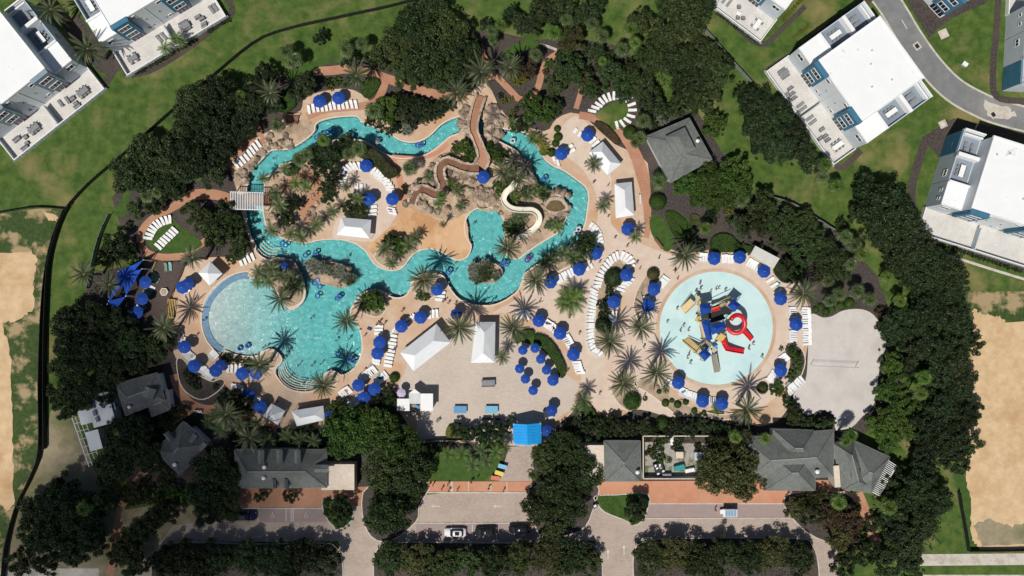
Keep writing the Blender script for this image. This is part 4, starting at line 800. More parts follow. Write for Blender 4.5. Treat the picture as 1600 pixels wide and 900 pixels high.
for px, py, l, w_, h, m, nm, lab, rz in ((1062, 711, 1.6, 1.4, 1.5, COPING, 'pump_box', 'pale pump box standing in the storage yard', 0), (1062, 705, 1.4, .9, 1.0, DARK, 'bin', 'black bin behind the pale pump box', 0), (1062, 731, 2.2, 1.1, 1.0, FAB['teal'], 'utility_cart', 'teal utility cart parked by the storage yard wall', .25), (1078, 735, 2.0, .8, .8, WHITE, 'crate_stack', 'white crates stacked beside the teal cart', .2), (1030, 732, 2.0, 2.4, .8, DARK, 'pallet', 'black pallet with white parts in the storage yard', .3), (1091, 713, 1.6, 1.6, 1.2, LGREY, 'tank', 'grey-green tank half hidden by the olive oak', 0), (1042, 743, 1.9, .8, 1.0, GREY, 'bench_planter', 'grey planter box on the brick walk at the yard wall', 0)):
    q = P(px, py, h); t = thing(nm, lab, nm.split('_')[0], (q.x, q.y, .03), rz); MB().box((0, 0, h / 2), (l, w_, h)).build('body', m, t); MB().box((0, 0, h + .03), (l * .9, w_ * .9, .06)).build('lid', m if nm != 'pallet' else DARK, t)
    if nm == 'pallet':
        for k in range(7): MB().box((rnd.uniform(-.8, .8), rnd.uniform(-1, 1), h + .2), (.5, .35, .3), rnd.uniform(0, 3)).build('part', WHITE, t)
# ================================================================ fences
def fence(pts, h, label, m=DARK, step=2.6, th=.06, posts=DARK, slats=False):
    p = [P(x, y) for x, y in pts]; c = p[0].copy(); t = thing('screen_fence', label, 'fence', (c.x, c.y, 0)); w = spline([(q.x - c.x, q.y - c.y) for q in p], False, 12); acc = [w[0]]; d = 0
    for a, b in zip(w, w[1:]):
        d += (b - a).length
        if d >= step: acc.append(b); d = 0
    acc.append(w[-1])
    for a, b in zip(acc, acc[1:]): MB().bar((*a, h / 2 + .05), (*b, h / 2 + .05), th, h).build('panel', m, t); MB().bar((*a, 0), (*a, h + .2), .1).build('post', posts, t)
    MB().bar((*acc[-1], 0), (*acc[-1], h + .2), .1).build('post', posts, t)
FENCE = mat('black_screen', (.014, .015, .016), (.03, .031, .032), 1.5, rough=.7)
fence([(690, -6), (640, 4), (600, 14), (530, 29), (450, 47), (400, 67), (330, 124), (260, 184), (200, 238), (150, 280), (122, 308), (104, 330)], 1.5, 'long black screen fence curving along the upper lawn', FENCE)
fence([(104, 330), (86, 375), (75, 430), (69, 500), (66, 600), (66, 700), (52, 745), (30, 790), (14, 850), (8, 905)], 1.6, 'black screen fence between the sand lot and the shaded oaks', FENCE, th=.10)
fence([(112, 322), (96, 352), (80, 410), (75, 480), (73, 560), (73, 700)], 1.5, 'second black screen line running beside the shaded oaks', FENCE)
fence([(102, 327), (60, 324), (30, 328), (-5, 334)], 1.0, 'short thin black fence above the left weeds', FENCE)
fence([(1088, 35), (1112, 62), (1140, 95), (1172, 130)], 1.5, 'grey slatted fence between the oaks and the upper white terrace', GREY)
fence([(1200, 308), (1235, 318), (1270, 340), (1302, 360)], 1.5, 'dark garden fence behind the splash pad trees', GREY)
fence([(1496, 768), (1500, 795), (1505, 820), (1511, 859)], 1.4, 'dark silt fence along the lower grass strip', FENCE)
fence([(1511, 859), (1560, 859), (1605, 858), (1640, 857)], 1.2, 'black silt fence along the lower edge of the sand lot', FENCE)
fence([(174, 335), (160, 365), (150, 400), (140, 450)], 1.4, 'dark garden fence beside the bare mulch', GREY)
fence([(655, 687), (700, 686), (740, 686)], 1.3, 'black railing along the lower plaza hedge', FENCE)
# ================================================================ vegetation
def leaf_quads(C, Nn, size, rng, aspect=.55):
    """quads at centres C with normals Nn (n,3), size array"""
    n = len(C); r = rng.normal(size=(n, 3)); t = np.cross(Nn, r); t /= np.linalg.norm(t, axis=1)[:, None] + 1e-9
    b = np.cross(Nn, t); s = (size * np.ones(n))[:, None] / 2
    tl = t * s; bl = b * s * aspect
    return np.stack([C - tl, C - bl * 1.0, C + tl, C + bl], 1)      # a rhombus: leaf spray
def crown_mesh(name, Rr, hh, clumps, leaves, size, seed, droop=0.0):
    rng = np.random.default_rng(seed); out = []
    # lobed outline
    ph = rng.uniform(0, 6.28, 4); am = rng.uniform(.04, .13, 4)
    for _ in range(clumps):
        a = rng.uniform(0, 2 * np.pi); rad = Rr * math.sqrt(rng.uniform(0, 1)) * .92
        lob = 1 + sum(am[k] * math.sin((k + 2) * a + ph[k]) for k in range(4)); x, y = rad * lob * math.cos(a), rad * lob * math.sin(a)
        top = hh * math.sqrt(max(0.02, 1 - (rad / Rr) ** 2)); z = top * rng.uniform(.35, 1.0) if rng.uniform() < .8 else top * rng.uniform(-.25, .35)
        rc = Rr * rng.uniform(.13, .25); n = int(leaves * (rc / (Rr * .19)) ** 2)
        d = rng.normal(size=(n, 3)); d[:, 2] = d[:, 2] * .8 + .25; d /= np.linalg.norm(d, axis=1)[:, None]
        c = np.array([x, y, z]) + d * rc * rng.uniform(.45, 1.05, (n, 1)) * np.array([1, 1, .75])
        nn = d * .5 + rng.normal(size=(n, 3)) * .55 + np.array([0, 0, .35]); nn /= np.linalg.norm(nn, axis=1)[:, None]
        out.append(leaf_quads(c, nn, size * rng.uniform(.6, 1.35, n), rng))
    return quads_mesh(name, np.concatenate(out))
def trunk_mesh(name, h, r, Rr, seed, limbs=5):
    rg = random.Random(seed); mb = MB(); lean = (rg.uniform(-.3, .3), rg.uniform(-.3, .3))
    mb.tube([(0, 0, -.1), (lean[0] * .3, lean[1] * .3, h * .4), (lean[0], lean[1], h)], [r * 1.3, r, r * .75], 8)
    for k in range(limbs):
        a = k * 6.283 / limbs + rg.uniform(-.4, .4); L = Rr * rg.uniform(.5, .8)
        mb.tube([(lean[0], lean[1], h * rg.uniform(.7, .95)), (lean[0] + math.cos(a) * L * .5, lean[1] + math.sin(a) * L * .5, h + Rr * .22), (lean[0] + math.cos(a) * L, lean[1] + math.sin(a) * L, h + Rr * .38)], [r * .6, r * .38, r * .12], 6)
    return mb.mesh(name, True)
CROWN = {}
for kind, sizes in dict(big=[(5.0, 3.4, 85, 85, .50)] * 4, mid=[(3.2, 2.6, 52, 75, .40)] * 4, small=[(1.8, 1.5, 52, 55, .27)] * 3, bush=[(1.0, .8, 34, 42, .19)] * 3).items():
    CROWN[kind] = [crown_mesh(kind + '_crown', *s, seed=11 + i * 7 + len(kind)) for i, s in enumerate(sizes)]
BASE_R = dict(big=5.0, mid=3.2, small=1.8, bush=1.0); TRH = dict(big=4.2, mid=3.2, small=1.7, bush=.45)
TRUNK = {k: [trunk_mesh(k + '_trunk', TRH[k], dict(big=.32, mid=.2, small=.1, bush=.05)[k], BASE_R[k], 5 + i) for i in range(2)] for k in BASE_R}
for L in TRUNK.values():
    for m in L: m.materials.append(BARK)
_cache = {}
def crown_of(size, i, leaf):
    k = (size, i, leaf)
    if k not in _cache:
        me = CROWN[size][i].copy(); me.materials.clear(); me.materials.append(LF[leaf]); _cache[k] = me
    return _cache[k]
def tree(px, py, rpx, leaf, name, label, cat, group):
    r = rpx / PPM
    size = 'big' if r > 3.6 else 'mid' if r > 2.1 else 'small' if r > 1.15 else 'bush'
    s = r / BASE_R[size] * .98; z = (TRH[size] + 1.0) * s
    c = P(px, py, z); c.z = 0
    t = thing(name, label, cat, c, rnd.uniform(0, 6.28), group, (s, s, s * rnd.uniform(.9, 1.12)))
    link('trunk' if size != 'bush' else 'stem', rnd.choice(TRUNK[size]), None, t)
    o = link('crown' if size in ('big', 'mid') else 'foliage', crown_of(size, rnd.randrange(len(CROWN[size])), leaf), None, t); o.location = (0, 0, TRH[size]); return t
def trees(pts, leaf, name, label, cat, group):
    for p in pts: tree(p[0], p[1], p[2], p[3] if len(p) > 3 else leaf, name, label, cat, group)

# ---- date palms: every frond its own piece
def frond_mesh(name, L, droop, wid, nl, seed, lift=.35):
    rg = random.Random(seed); mb = MB(); pts = []
    for i in range(9):
        t = i / 8; pts.append(Vector((L * t * (1 - .10 * droop * t), 0, lift * L * t - droop * L * t * t)))
    mb.tube(pts, [.055 * (1 - .8 * i / 8) + .008 for i in range(9)], 4, False)
    for k in range(nl):
        t = .12 + .88 * k / nl; i = min(int(t * 8), 7); f = t * 8 - i; p = pts[i].lerp(pts[i + 1], f); tan = (pts[i + 1] - pts[i]).normalized()
        w = wid * (math.sin(math.pi * min(1, t * .86 + .14)) * .8 + .22) * rg.uniform(.85, 1.1)
        for s in (-1, 1):
            d = (Vector((0, s, 0)) * .7 + tan * (.85 + t * .4) + Vector((0, 0, .22 - .35 * t))).normalized(); e = p + d * w; q = tan * .075 * L / 3
            mb.add([p - q, p + q, e], [(0, 1, 2)])
    return mb.mesh(name)
FROND = [frond_mesh('frond', 3.2, d, .52, 20, i, l) for i, (d, l) in enumerate(((.30, .95), (.45, .62), (.62, .40), (.80, .22)))]
for m in FROND: m.materials.append(LF['date'])
DEADF = FROND[3].copy(); DEADF.materials.clear(); DEADF.materials.append(LF['dead'])
def palm_trunk(h, r, name='trunk', boot=True):
    mb = MB(); zs = np.linspace(-.1, h, 14)
    mb.tube([(0, 0, z) for z in zs], [r * (1.25 - .25 * min(1, z / 1.2)) * (1.0 + (.07 if i % 2 else 0)) * (1.25 if boot and z > h - .9 else 1) for i, z in enumerate(zs)], 9); return mb.mesh(name, False)
DT = {}
def date_palm(px, py, rpx, label, group, h=7.5, n=33, g='date palms around the pools'):
    s = rpx / 24.0; z = h + .2; c = P(px, py, z); c.z = 0
    t = thing('date_palm', label, 'palm tree', c, rnd.uniform(0, 6.28), group)
    if h not in DT: DT[h] = palm_trunk(h, .27)
    link('trunk', DT[h], BARK, t)
    for k in range(n):
        a = k * 2.39996; lev = k / n; m = FROND[0 if lev < .22 else 1 if lev < .5 else 2 if lev < .8 else 3]
        o = link('frond', DEADF if lev > .86 and rnd.random() < .6 else m, None, t); o.location = (.12 * math.cos(a), .12 * math.sin(a), h - .05 - .25 * lev); o.rotation_euler = (rnd.uniform(-.15, .15), rnd.uniform(-.10, .10), a + rnd.uniform(-.12, .12)); q = s * rnd.uniform(.78, 1.12); o.scale = (q, q, q)
    return t
# ---- fan palms and other short palms: crown joined (leaves are a few pixels)
def fan_crown(name, n, L, seed, blades=6, spread=1.0):
    rg = random.Random(seed); mb = MB()
    for k in range(n):
        a = k * 2.39996 + rg.uniform(-.2, .2); el = R(58) - R(78) * k / n; d = Vector((math.cos(a) * math.cos(el), math.sin(a) * math.cos(el), math.sin(el)))
        st = L * (.10 + .55 * k / n) * rg.uniform(.8, 1.15); base = d * st + Vector((0, 0, -.1 * st)); side = d.cross(Vector((0, 0, 1)))
        if side.length < .05: side = Vector((1, 0, 0))
        side.normalize(); up = side.cross(d).normalized(); mb.tube([(0, 0, 0), base], [.03, .02], 3, False)
        fl = L * rg.uniform(.5, .7)
        for b in range(blades):
            th = (b / (blades - 1) - .5) * 2.6; dd = (d * math.cos(th) + side * math.sin(th)).normalized(); e = base + dd * fl * (1 - .25 * abs(th) / 1.3) + Vector((0, 0, -.22 * fl)); w = (side * math.cos(th) - d * math.sin(th)) * .062 * L
            mid = base + dd * fl * .5; mb.add([base, mid + w, e, mid - w], [(0, 1, 2, 3)])
    return mb.mesh(name)
def feather_crown(name, n, L, seed):
    rg = random.Random(seed); mb = MB()
    for k in range(n):
        a = k * 2.39996; dr = .3 + .5 * k / n; lf = .8 - .7 * k / n; ca, sa = math.cos(a), math.sin(a); prev = None
        pts = [Vector((ca * L * t, sa * L * t, lf * L * t - dr * L * t * t)) for t in (0, .25, .5, .75, 1)]
        mb.tube(pts, [.04, .03, .02, .015, .01], 3, False)
        for q in range(1, 13):
            t = q / 12; i = min(int(t * 4), 3); p = pts[i].lerp(pts[i + 1], t * 4 - i); tan = (pts[i + 1] - pts[i]).normalized(); w = L * .30 * math.sin(math.pi * (t * .8 + .15))
            for s in (-1, 1):
                d = (Vector((-sa * s, ca * s, -.25)) + tan * .8).normalized(); mb.add([p - tan * .08, p + tan * .08, p + d * w], [(0, 1, 2)])
    return mb.mesh(name)
FANM = [fan_crown('fan_crown', 30, 1.35, i) for i in range(3)]; FEAM = [feather_crown('feather_crown', 14, 1.9, i) for i in range(2)]
def spiky_mesh(name, n, L, seed):
    rg = random.Random(seed); mb = MB()
    for h in range(5):
        ox, oy = (0, 0) if h == 0 else (.45 * L * math.cos(h * 1.57 + .4), .45 * L * math.sin(h * 1.57 + .4))
        for k in range(n):
            a = k * 2.39996 + h; el = R(12) + R(68) * (1 - k / n); d = Vector((math.cos(a) * math.cos(el), math.sin(a) * math.cos(el), math.sin(el))); sd = Vector((-math.sin(a), math.cos(a), 0)) * .055 * L; l = L * rg.uniform(.55, .85); b = Vector((ox, oy, .1)); m = b + d * l * .55; e = b + d * l + Vector((0, 0, -.18 * l))
            mb.add([b - sd * .6, b + sd * .6, m + sd, e, m - sd], [(0, 1, 2, 4), (4, 2, 3)])
    return mb.mesh(name)
AGA = [spiky_mesh('spiky_crown', 26, 1.0, 9)]
_pc = {}
def pcrown(lst, i, leaf):
    k = (lst[0].name, i, leaf)
    if k not in _pc: me = lst[i].copy(); me.materials.clear(); me.materials.append(LF[leaf]); _pc[k] = me
    return _pc[k]
PT = {}
def small_palm(px, py, rpx, label, group, leaf='fan', kind='fan', h=4.5, name=None):
    lst, L = (FANM, 1.5) if kind == 'fan' else (FEAM, 1.75); s = rpx / PPM / L; c = P(px, py, h); c.z = 0
    t = thing(name or ('fan_palm' if kind == 'fan' else 'feather_palm'), label, 'palm tree', c, rnd.uniform(0, 6.28), group)
    if h not in PT: PT[h] = palm_trunk(h, .15, boot=False)
    link('trunk', PT[h], BARK, t); o = link('crown', pcrown(lst, rnd.randrange(len(lst)), leaf), None, t); o.location = (0, 0, h); o.scale = (s, s, s); return t
def palms(pts, label, group, leaf='fan', kind='fan', h=4.5):
    for p in pts: small_palm(p[0], p[1], p[2], label, group, p[3] if len(p) > 3 else leaf, kind, h)

# ---- clipped hedges and topiary balls
def hedge(pts, hgt, leaf, label, name='clipped_hedge', group=None, size=.2, sm=True):
    poly = PP(spline(pts, True, 3) if sm else pts, hgt); xs = [p.x for p in poly]; ys = [p.y for p in poly]; rg = np.random.default_rng(int(abs(xs[0] * 100)))
    cx, cy = sum(xs) / len(xs), sum(ys) / len(ys); core = [((p.x - cx) * .95, (p.y - cy) * .95) for p in poly]
    t = thing(name, label, 'hedge', (cx, cy, 0), 0, group)
    mb = MB(); ov, fs = tri_fill([core], []); mb.add([(v.x, v.y, hgt - .08) for v in ov], fs); n = len(core)
    mb.add([(p[0], p[1], hgt - .08) for p in core] + [(p[0], p[1], 0) for p in core], [(i, (i + 1) % n, (i + 1) % n + n, i + n) for i in range(n)]); mb.build('inner_growth', LF[leaf], t)
    area = (max(xs) - min(xs)) * (max(ys) - min(ys)); N = int(area * 75); X = rg.uniform(min(xs), max(xs), N); Y = rg.uniform(min(ys), max(ys), N); k = inside_np(X, Y, poly); X, Y = X[k] - cx, Y[k] - cy
    C = np.stack([X, Y, hgt + rg.normal(0, .05, len(X))], 1)
    per = []
    for i in range(len(poly)):
        a, b = poly[i], poly[(i + 1) % len(poly)]; m = int((b - a).length * hgt * 60)
        if m: f = rg.uniform(0, 1, m); per.append(np.stack([a.x + (b.x - a.x) * f - cx, a.y + (b.y - a.y) * f - cy, rg.uniform(.05, hgt, m)], 1))
    C = np.concatenate([C] + per); nn = rg.normal(size=C.shape) * .5 + np.array([0, 0, .8]); nn /= np.linalg.norm(nn, axis=1)[:, None]
    link('foliage', quads_mesh('hedge_leaves', leaf_quads(C, nn, size * rg.uniform(.6, 1.3, len(C)), rg)), LF[leaf], t); return t
def ball_mesh(seed):
    rg = np.random.default_rng(seed); n = 1500; d = rg.normal(size=(n, 3)); d[:, 2] = np.abs(d[:, 2]) * .9 - .1; d /= np.linalg.norm(d, axis=1)[:, None]; C = d * rg.uniform(.93, 1.03, (n, 1)) * np.array([1, 1, .85]) + np.array([0, 0, .35])
    nn = d + rg.normal(size=d.shape) * .4; nn /= np.linalg.norm(nn, axis=1)[:, None]; return quads_mesh('ball_leaves', leaf_quads(C, nn, .13 * rg.uniform(.6, 1.3, n), rg))
BALL = ball_mesh(3); bm_ = bmesh.new(); bmesh.ops.create_icosphere(bm_, subdivisions=2, radius=.93); [setattr(v.co, 'z', v.co.z * .85 + .33) for v in bm_.verts]; BCORE = bpy.data.meshes.new('ball_core'); bm_.to_mesh(BCORE)
_bc = {}
def topiary(px, py, rpx, leaf, label, group=None):
    r = rpx / PPM
    if leaf not in _bc:
        a, b = BALL.copy(), BCORE.copy(); a.materials.append(LF[leaf]); b.materials.append(LF[leaf]); _bc[leaf] = (a, b)
    c = P(px, py, r * .6); c.z = 0; t = thing('clipped_bush', label, 'bush', c, rnd.uniform(0, 6), group, (r, r, r * .9)); link('foliage', _bc[leaf][0], None, t); link('inner_growth', _bc[leaf][1], None, t)

# ---------------------------------------------------------------- placing: broadleaf trees, grove by grove
trees([(300, 160, 30), (342, 148, 30), (386, 163, 26), (332, 192, 32), (290, 203, 28), (372, 200, 26)], 'dark', 'oak_tree', 'dark dense oak in the grove between the black fence and the pool steps', 'tree', 'oaks beside the black fence')
trees([(238, 242, 34), (208, 272, 32), (258, 284, 28), (300, 246, 34), (342, 236, 28), (222, 238, 24), (332, 278, 20), (280, 262, 26)], 'dark', 'oak_tree', 'dark oak in the grove above the brick loop path', 'tree', 'oaks above the brick loop')
trees([(252, 300, 17), (275, 300, 15), (215, 325, 17), (240, 318, 15)], 'oak', 'shrub_tree', 'leafy shrub tree along the outer edge of the brick loop path', 'tree', 'shrub trees outside the loop path')
trees([(300, 332, 20), (322, 345, 22), (350, 332, 20), (345, 365, 24), (368, 352, 18), (375, 385, 18), (330, 362, 16), (362, 400, 13)], 'oak', 'shrub_tree', 'mid green bushy tree between the loop lawn and the lazy river', 'tree', 'bushy trees beside the loop lawn')
trees([(180, 382, 22), (165, 402, 16), (200, 395, 14)], 'dark', 'shrub_tree', 'very dark round tree on the bare mulch below the fence', 'tree', 'dark trees on the mulch')
trees([(650, 38, 34), (700, 52, 30), (615, 78, 32), (664, 92, 38), (716, 88, 32), (637, 122, 22), (690, 118, 26), (592, 92, 20), (672, 18, 26), (738, 72, 16), (720, 118, 18), (640, 65, 26)], 'oak', 'oak_tree', 'tall spreading oak in the big grove over the upper brick path', 'tree', 'oaks over the upper brick path')
trees([(500, 60, 11), (503, 52, 9)], 'dark', 'slender_tree', 'slender dark tree standing alone on the grass strip by the fence', 'tree', 'slender trees on the grass strip')
trees([(478, 132, 20), (466, 145, 14), (415, 120, 20), (405, 150, 16), (425, 165, 14), (395, 135, 18), (545, 92, 14)], 'dark', 'shrub_tree', 'dark bushy tree beside the clipped lawn triangles', 'tree', 'bushy trees by the clipped hedges')
trees([(833, 38, 17), (815, 35, 16), (845, 14, 20), (880, 10, 20), (925, 12, 20), (905, 25, 16), (800, 20, 14), (760, 40, 12), (865, 25, 16)], 'dark', 'grove_tree', 'dark tree in the grove at the head of the winding brick path', 'tree', 'grove at the winding path')
trees([(895, 60, 20, 'olive'), (890, 108, 22), (870, 130, 18), (845, 172, 24, 'bright'), (828, 160, 16, 'bright'), (862, 165, 18, 'oak'), (820, 105, 20, 'red'), (920, 140, 16), (915, 125, 14, 'olive'), (935, 85, 16)], 'oak', 'garden_tree', 'garden tree beside the winding brick path', 'tree', 'garden trees by the winding path')
trees([(1000, 32, 20), (1035, 60, 24), (1018, 92, 26), (1060, 96, 28), (1102, 92, 28), (1130, 98, 16), (1120, 118, 26), (1080, 128, 30), (1105, 152, 24), (1072, 162, 24), (962, 120, 24), (1000, 128, 22), (1016, 158, 22), (985, 110, 18), (945, 105, 16), (975, 145, 16), (1045, 175, 14), (1050, 80, 18), (1092, 70, 16)], 'oak', 'oak_tree', 'oak in the wide grove behind the ring of loungers', 'tree', 'oaks behind the lounger ring')
trees([(1070, 22, 42), (1045, 8, 20), (1095, 5, 24)], 'oak', 'oak_tree', 'large oak beside the grey slatted fence and white terrace', 'tree', 'oaks by the white terrace')
trees([(1180, 162, 28), (1212, 178, 28), (1185, 198, 26), (1238, 212, 26), (1215, 228, 28), (1250, 240, 22), (1195, 230, 22), (1265, 255, 18), (1160, 145, 14)], 'dark', 'oak_tree', 'dark oak against the terrace wall of the teal townhouse', 'tree', 'oaks below the teal townhouse terrace')
trees([(1118, 195, 20), (1108, 280, 26), (1140, 288, 28), (1080, 288, 20), (1150, 262, 22), (1100, 308, 20), (1130, 310, 22), (1065, 290, 14), (1160, 285, 18)], 'bright', 'ficus_tree', 'bright green leafy tree behind the grey shop roof', 'tree', 'bright trees behind the shop')
trees([(1190, 318, 22), (1180, 350, 24), (1160, 350, 18), (1205, 342, 22), (1228, 352, 26), (1258, 345, 20), (1250, 372, 24), (1280, 378, 24), (1292, 402, 26), (1265, 398, 22), (1222, 375, 18), (1310, 425, 18), (1285, 425, 18)], 'oak', 'hedge_tree', 'dark green tree in the belt behind the splash pad', 'tree', 'trees behind the splash pad')
trees([(1380, 320, 40), (1360, 300, 26), (1405, 350, 34), (1428, 378, 32), (1372, 362, 26), (1408, 398, 28), (1450, 412, 30), (1345, 335, 18), (1440, 445, 26), (1482, 420, 26), (1475, 455, 26), (1415, 430, 20), (1500, 445, 18)], 'dark', 'oak_tree', 'big dark oak beside the corner of the pale terrace', 'tree', 'oaks by the pale terrace')
trees([(1445, 482, 30), (1482, 490, 28), (1502, 515, 24), (1402, 515, 26), (1425, 545, 24), (1458, 540, 28), (1492, 562, 28), (1520, 535, 18), (1502, 600, 26), (1466, 588, 24), (1472, 632, 28), (1503, 650, 26), (1524, 640, 16), (1482, 682, 30), (1515, 692, 20), (1444, 665, 22), (1452, 705, 26), (1500, 722, 22), (1415, 495, 18), (1440, 515, 22), (1418, 575, 18)], 'dark', 'oak_tree', 'dark oak in the dense belt beside the orange sand lot', 'tree', 'oaks beside the sand lot')
trees([(1392, 568, 18), (1402, 592, 20), (1386, 612, 18), (1406, 632, 22), (1392, 652, 22), (1374, 664, 20), (1410, 672, 22), (1388, 690, 18), (1430, 640, 16)], 'bright', 'ficus_tree', 'bright green tree edging the pale volleyball sand', 'tree', 'bright trees edging the court')
trees([(1430, 760, 28), (1462, 780, 26), (1402, 790, 24), (1440, 820, 26), (1418, 850, 28), (1388, 880, 24), (1350, 862, 24), (1445, 735, 22), (1400, 828, 22), (1372, 820, 14), (1425, 885, 22), (1320, 885, 20), (1445, 790, 20), (1385, 755, 16), (1400, 735, 14)], 'dark', 'oak_tree', 'dark oak below the end pergola of the long grey roof', 'tree', 'oaks below the pergola')
trees([(1300, 805, 22, 'red'), (1328, 815, 22, 'red'), (1245, 795, 18), (1268, 800, 20), (1310, 840, 22), (1270, 775, 14), (1335, 845, 18, 'red'), (1290, 780, 14), (1330, 795, 14, 'dark')], 'olive', 'verge_tree', 'olive and reddish tree in the planted bed in front of the grey-roofed building', 'tree', 'trees in the front bed')
trees([(262, 878, 26), (300, 872, 28), (342, 868, 26), (386, 872, 28), (430, 872, 28), (474, 868, 26), (508, 878, 24), (320, 892, 22), (450, 894, 22)], 'dark', 'street_tree', 'dark street tree on the long shaded island', 'tree', 'trees on the shaded street island')
trees([(612, 872, 26), (650, 874, 26, 'olive'), (690, 878, 26), (730, 880, 24), (772, 876, 26), (812, 870, 26), (852, 864, 26, 'olive'), (890, 868, 28), (918, 880, 22), (670, 890, 20), (870, 890, 20, 'olive')], 'oak', 'street_tree', 'street tree on the kerbed island behind the parked cars', 'tree', 'trees on the island by the cars')
trees([(1016, 872, 26), (1052, 864, 26, 'olive'), (1092, 874, 26), (1132, 866, 26), (1172, 872, 26), (1208, 864, 26, 'olive'), (1246, 872, 26), (1110, 890, 20)], 'oak', 'street_tree', 'street tree on the kerbed island across from the solar cart', 'tree', 'trees on the island by the cart')
trees([(545, 680, 38), (585, 668, 32), (618, 690, 36), (560, 650, 22), (530, 660, 22)], 'bright', 'oak_tree', 'sunlit oak overhanging the end of the dormered grey roof', 'tree', 'sunlit oaks by the dormered roof')
trees([(642, 738, 34), (602, 742, 36), (612, 798, 34), (628, 770, 28), (590, 812, 22), (660, 715, 20), (645, 700, 22)], 'oak', 'oak_tree', 'big oak between the small lawn and the paved street', 'tree', 'oaks by the small lawn')
trees([(852, 722, 28), (890, 702, 28), (912, 738, 28), (872, 756, 34), (842, 792, 26), (888, 790, 28), (862, 822, 22), (870, 690, 18), (900, 765, 22)], 'oak', 'oak_tree', 'big oak beside the entrance walk with the bright blue roof', 'tree', 'oaks by the entrance walk')
trees([(1140, 735, 40), (1125, 705, 26), (1162, 700, 26), (1112, 740, 26), (1165, 755, 26)], 'olive', 'oak_tree', 'olive green oak between the storage yard and the large hip roof', 'tree', 'oaks by the storage yard')
trees([(992, 798, 20), (1000, 788, 14)], 'dark', 'street_tree', 'round dark tree at the end of the small grass verge', 'tree', 'round trees on the verge')
trees([(527, 795, 22), (532, 812, 16)], 'oak', 'street_tree', 'round tree on the teardrop traffic island', 'tree', 'trees on the teardrop island')
trees([(452, 778, 12, 'olive'), (405, 776, 11, 'olive')], 'olive', 'small_tree', 'thin small tree on the brick sidewalk by the dormered roof', 'tree', 'small trees on the brick sidewalk')
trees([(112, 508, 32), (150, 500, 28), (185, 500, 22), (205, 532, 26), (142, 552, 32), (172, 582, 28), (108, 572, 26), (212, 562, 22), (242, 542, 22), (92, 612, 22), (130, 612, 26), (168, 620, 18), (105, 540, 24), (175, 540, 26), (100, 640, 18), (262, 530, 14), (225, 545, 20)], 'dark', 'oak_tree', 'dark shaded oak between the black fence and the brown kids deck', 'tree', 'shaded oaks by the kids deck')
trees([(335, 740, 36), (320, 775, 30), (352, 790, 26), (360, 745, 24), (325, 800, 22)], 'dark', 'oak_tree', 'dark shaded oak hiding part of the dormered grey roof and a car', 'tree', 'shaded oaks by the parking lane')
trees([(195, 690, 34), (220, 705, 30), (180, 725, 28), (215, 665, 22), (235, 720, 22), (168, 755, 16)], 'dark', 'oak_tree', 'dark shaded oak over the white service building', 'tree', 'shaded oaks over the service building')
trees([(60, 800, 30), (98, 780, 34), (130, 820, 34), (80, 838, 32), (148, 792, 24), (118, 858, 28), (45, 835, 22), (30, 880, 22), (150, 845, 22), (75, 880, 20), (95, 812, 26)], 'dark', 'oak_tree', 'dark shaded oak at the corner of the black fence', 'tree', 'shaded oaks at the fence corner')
trees([(200, 860, 26), (225, 830, 20), (205, 880, 24), (238, 812, 18), (260, 800, 18, 'dark'), (185, 870, 16), (205, 840, 18)], 'oak', 'shrub_tree', 'shaded bushy tree on the bend of the paved street', 'tree', 'bushy trees on the street bend')
trees([(205, 770, 14), (225, 778, 12), (245, 785, 12), (270, 770, 12, 'bright'), (262, 738, 12, 'dark'), (180, 780, 12)], 'olive', 'shrub', 'shaded shrub in the bed behind the street bend', 'shrub', 'shrubs behind the street bend')
# ---------------------------------------------------------------- date palms
for lab, grp, pts in (
    ('grey-green date palm on the palm island spit of the round pool', 'date palms on the pool rim', [(437, 467, 22), (541, 501, 22)]),
    ('grey-green date palm at the small bay of the main pool', 'date palms at the pool bays', [(505, 602, 23), (405, 570, 22)]),
    ('large date palm standing beside the lazy river bend', 'date palms by the river bend', [(662, 436, 26), (793, 388, 24), (838, 438, 25)]),
    ('large date palm beside the white cabana on the plaza', 'date palms by the plaza cabana', [(718, 512, 27), (802, 513, 25)]),
    ('date palm in the promenade planting beds', 'date palms on the promenade', [(953, 533, 26), (1002, 512, 24), (974, 598, 25), (1026, 582, 26)]),
    ('date palm in the gravel bed at the rim of the splash pad', 'date palms at the splash pad', [(1168, 640, 27), (1070, 399, 26), (1256, 458, 26)]),
    ('tall date palm beside the rock gorge path', 'date palms by the rock gorge', [(752, 112, 28), (714, 143, 25), (797, 105, 22)]),
    ('date palm by the clipped lawn triangles on the upper terrace', 'date palms by the upper terrace', [(422, 145, 21), (556, 118, 23)]),
    ('date palm among the boulders above the white slide', 'date palms by the slide', [(787, 268, 22), (808, 278, 20)]),
    ('date palm at the corner of the brown kids deck', 'date palms by the kids deck', [(256, 512, 25), (300, 402, 20), (130, 428, 22), (170, 445, 20)]),
    ('large shaded date palm behind the pool cabanas', 'date palms behind the cabanas', [(352, 648, 27), (390, 685, 24)]),
    ('tall date palm between the two white-roofed townhouses', 'date palms between the townhouses', [(136, 76, 29), (78, 14, 27)])):
    for p in pts: date_palm(p[0], p[1], p[2], lab, grp)
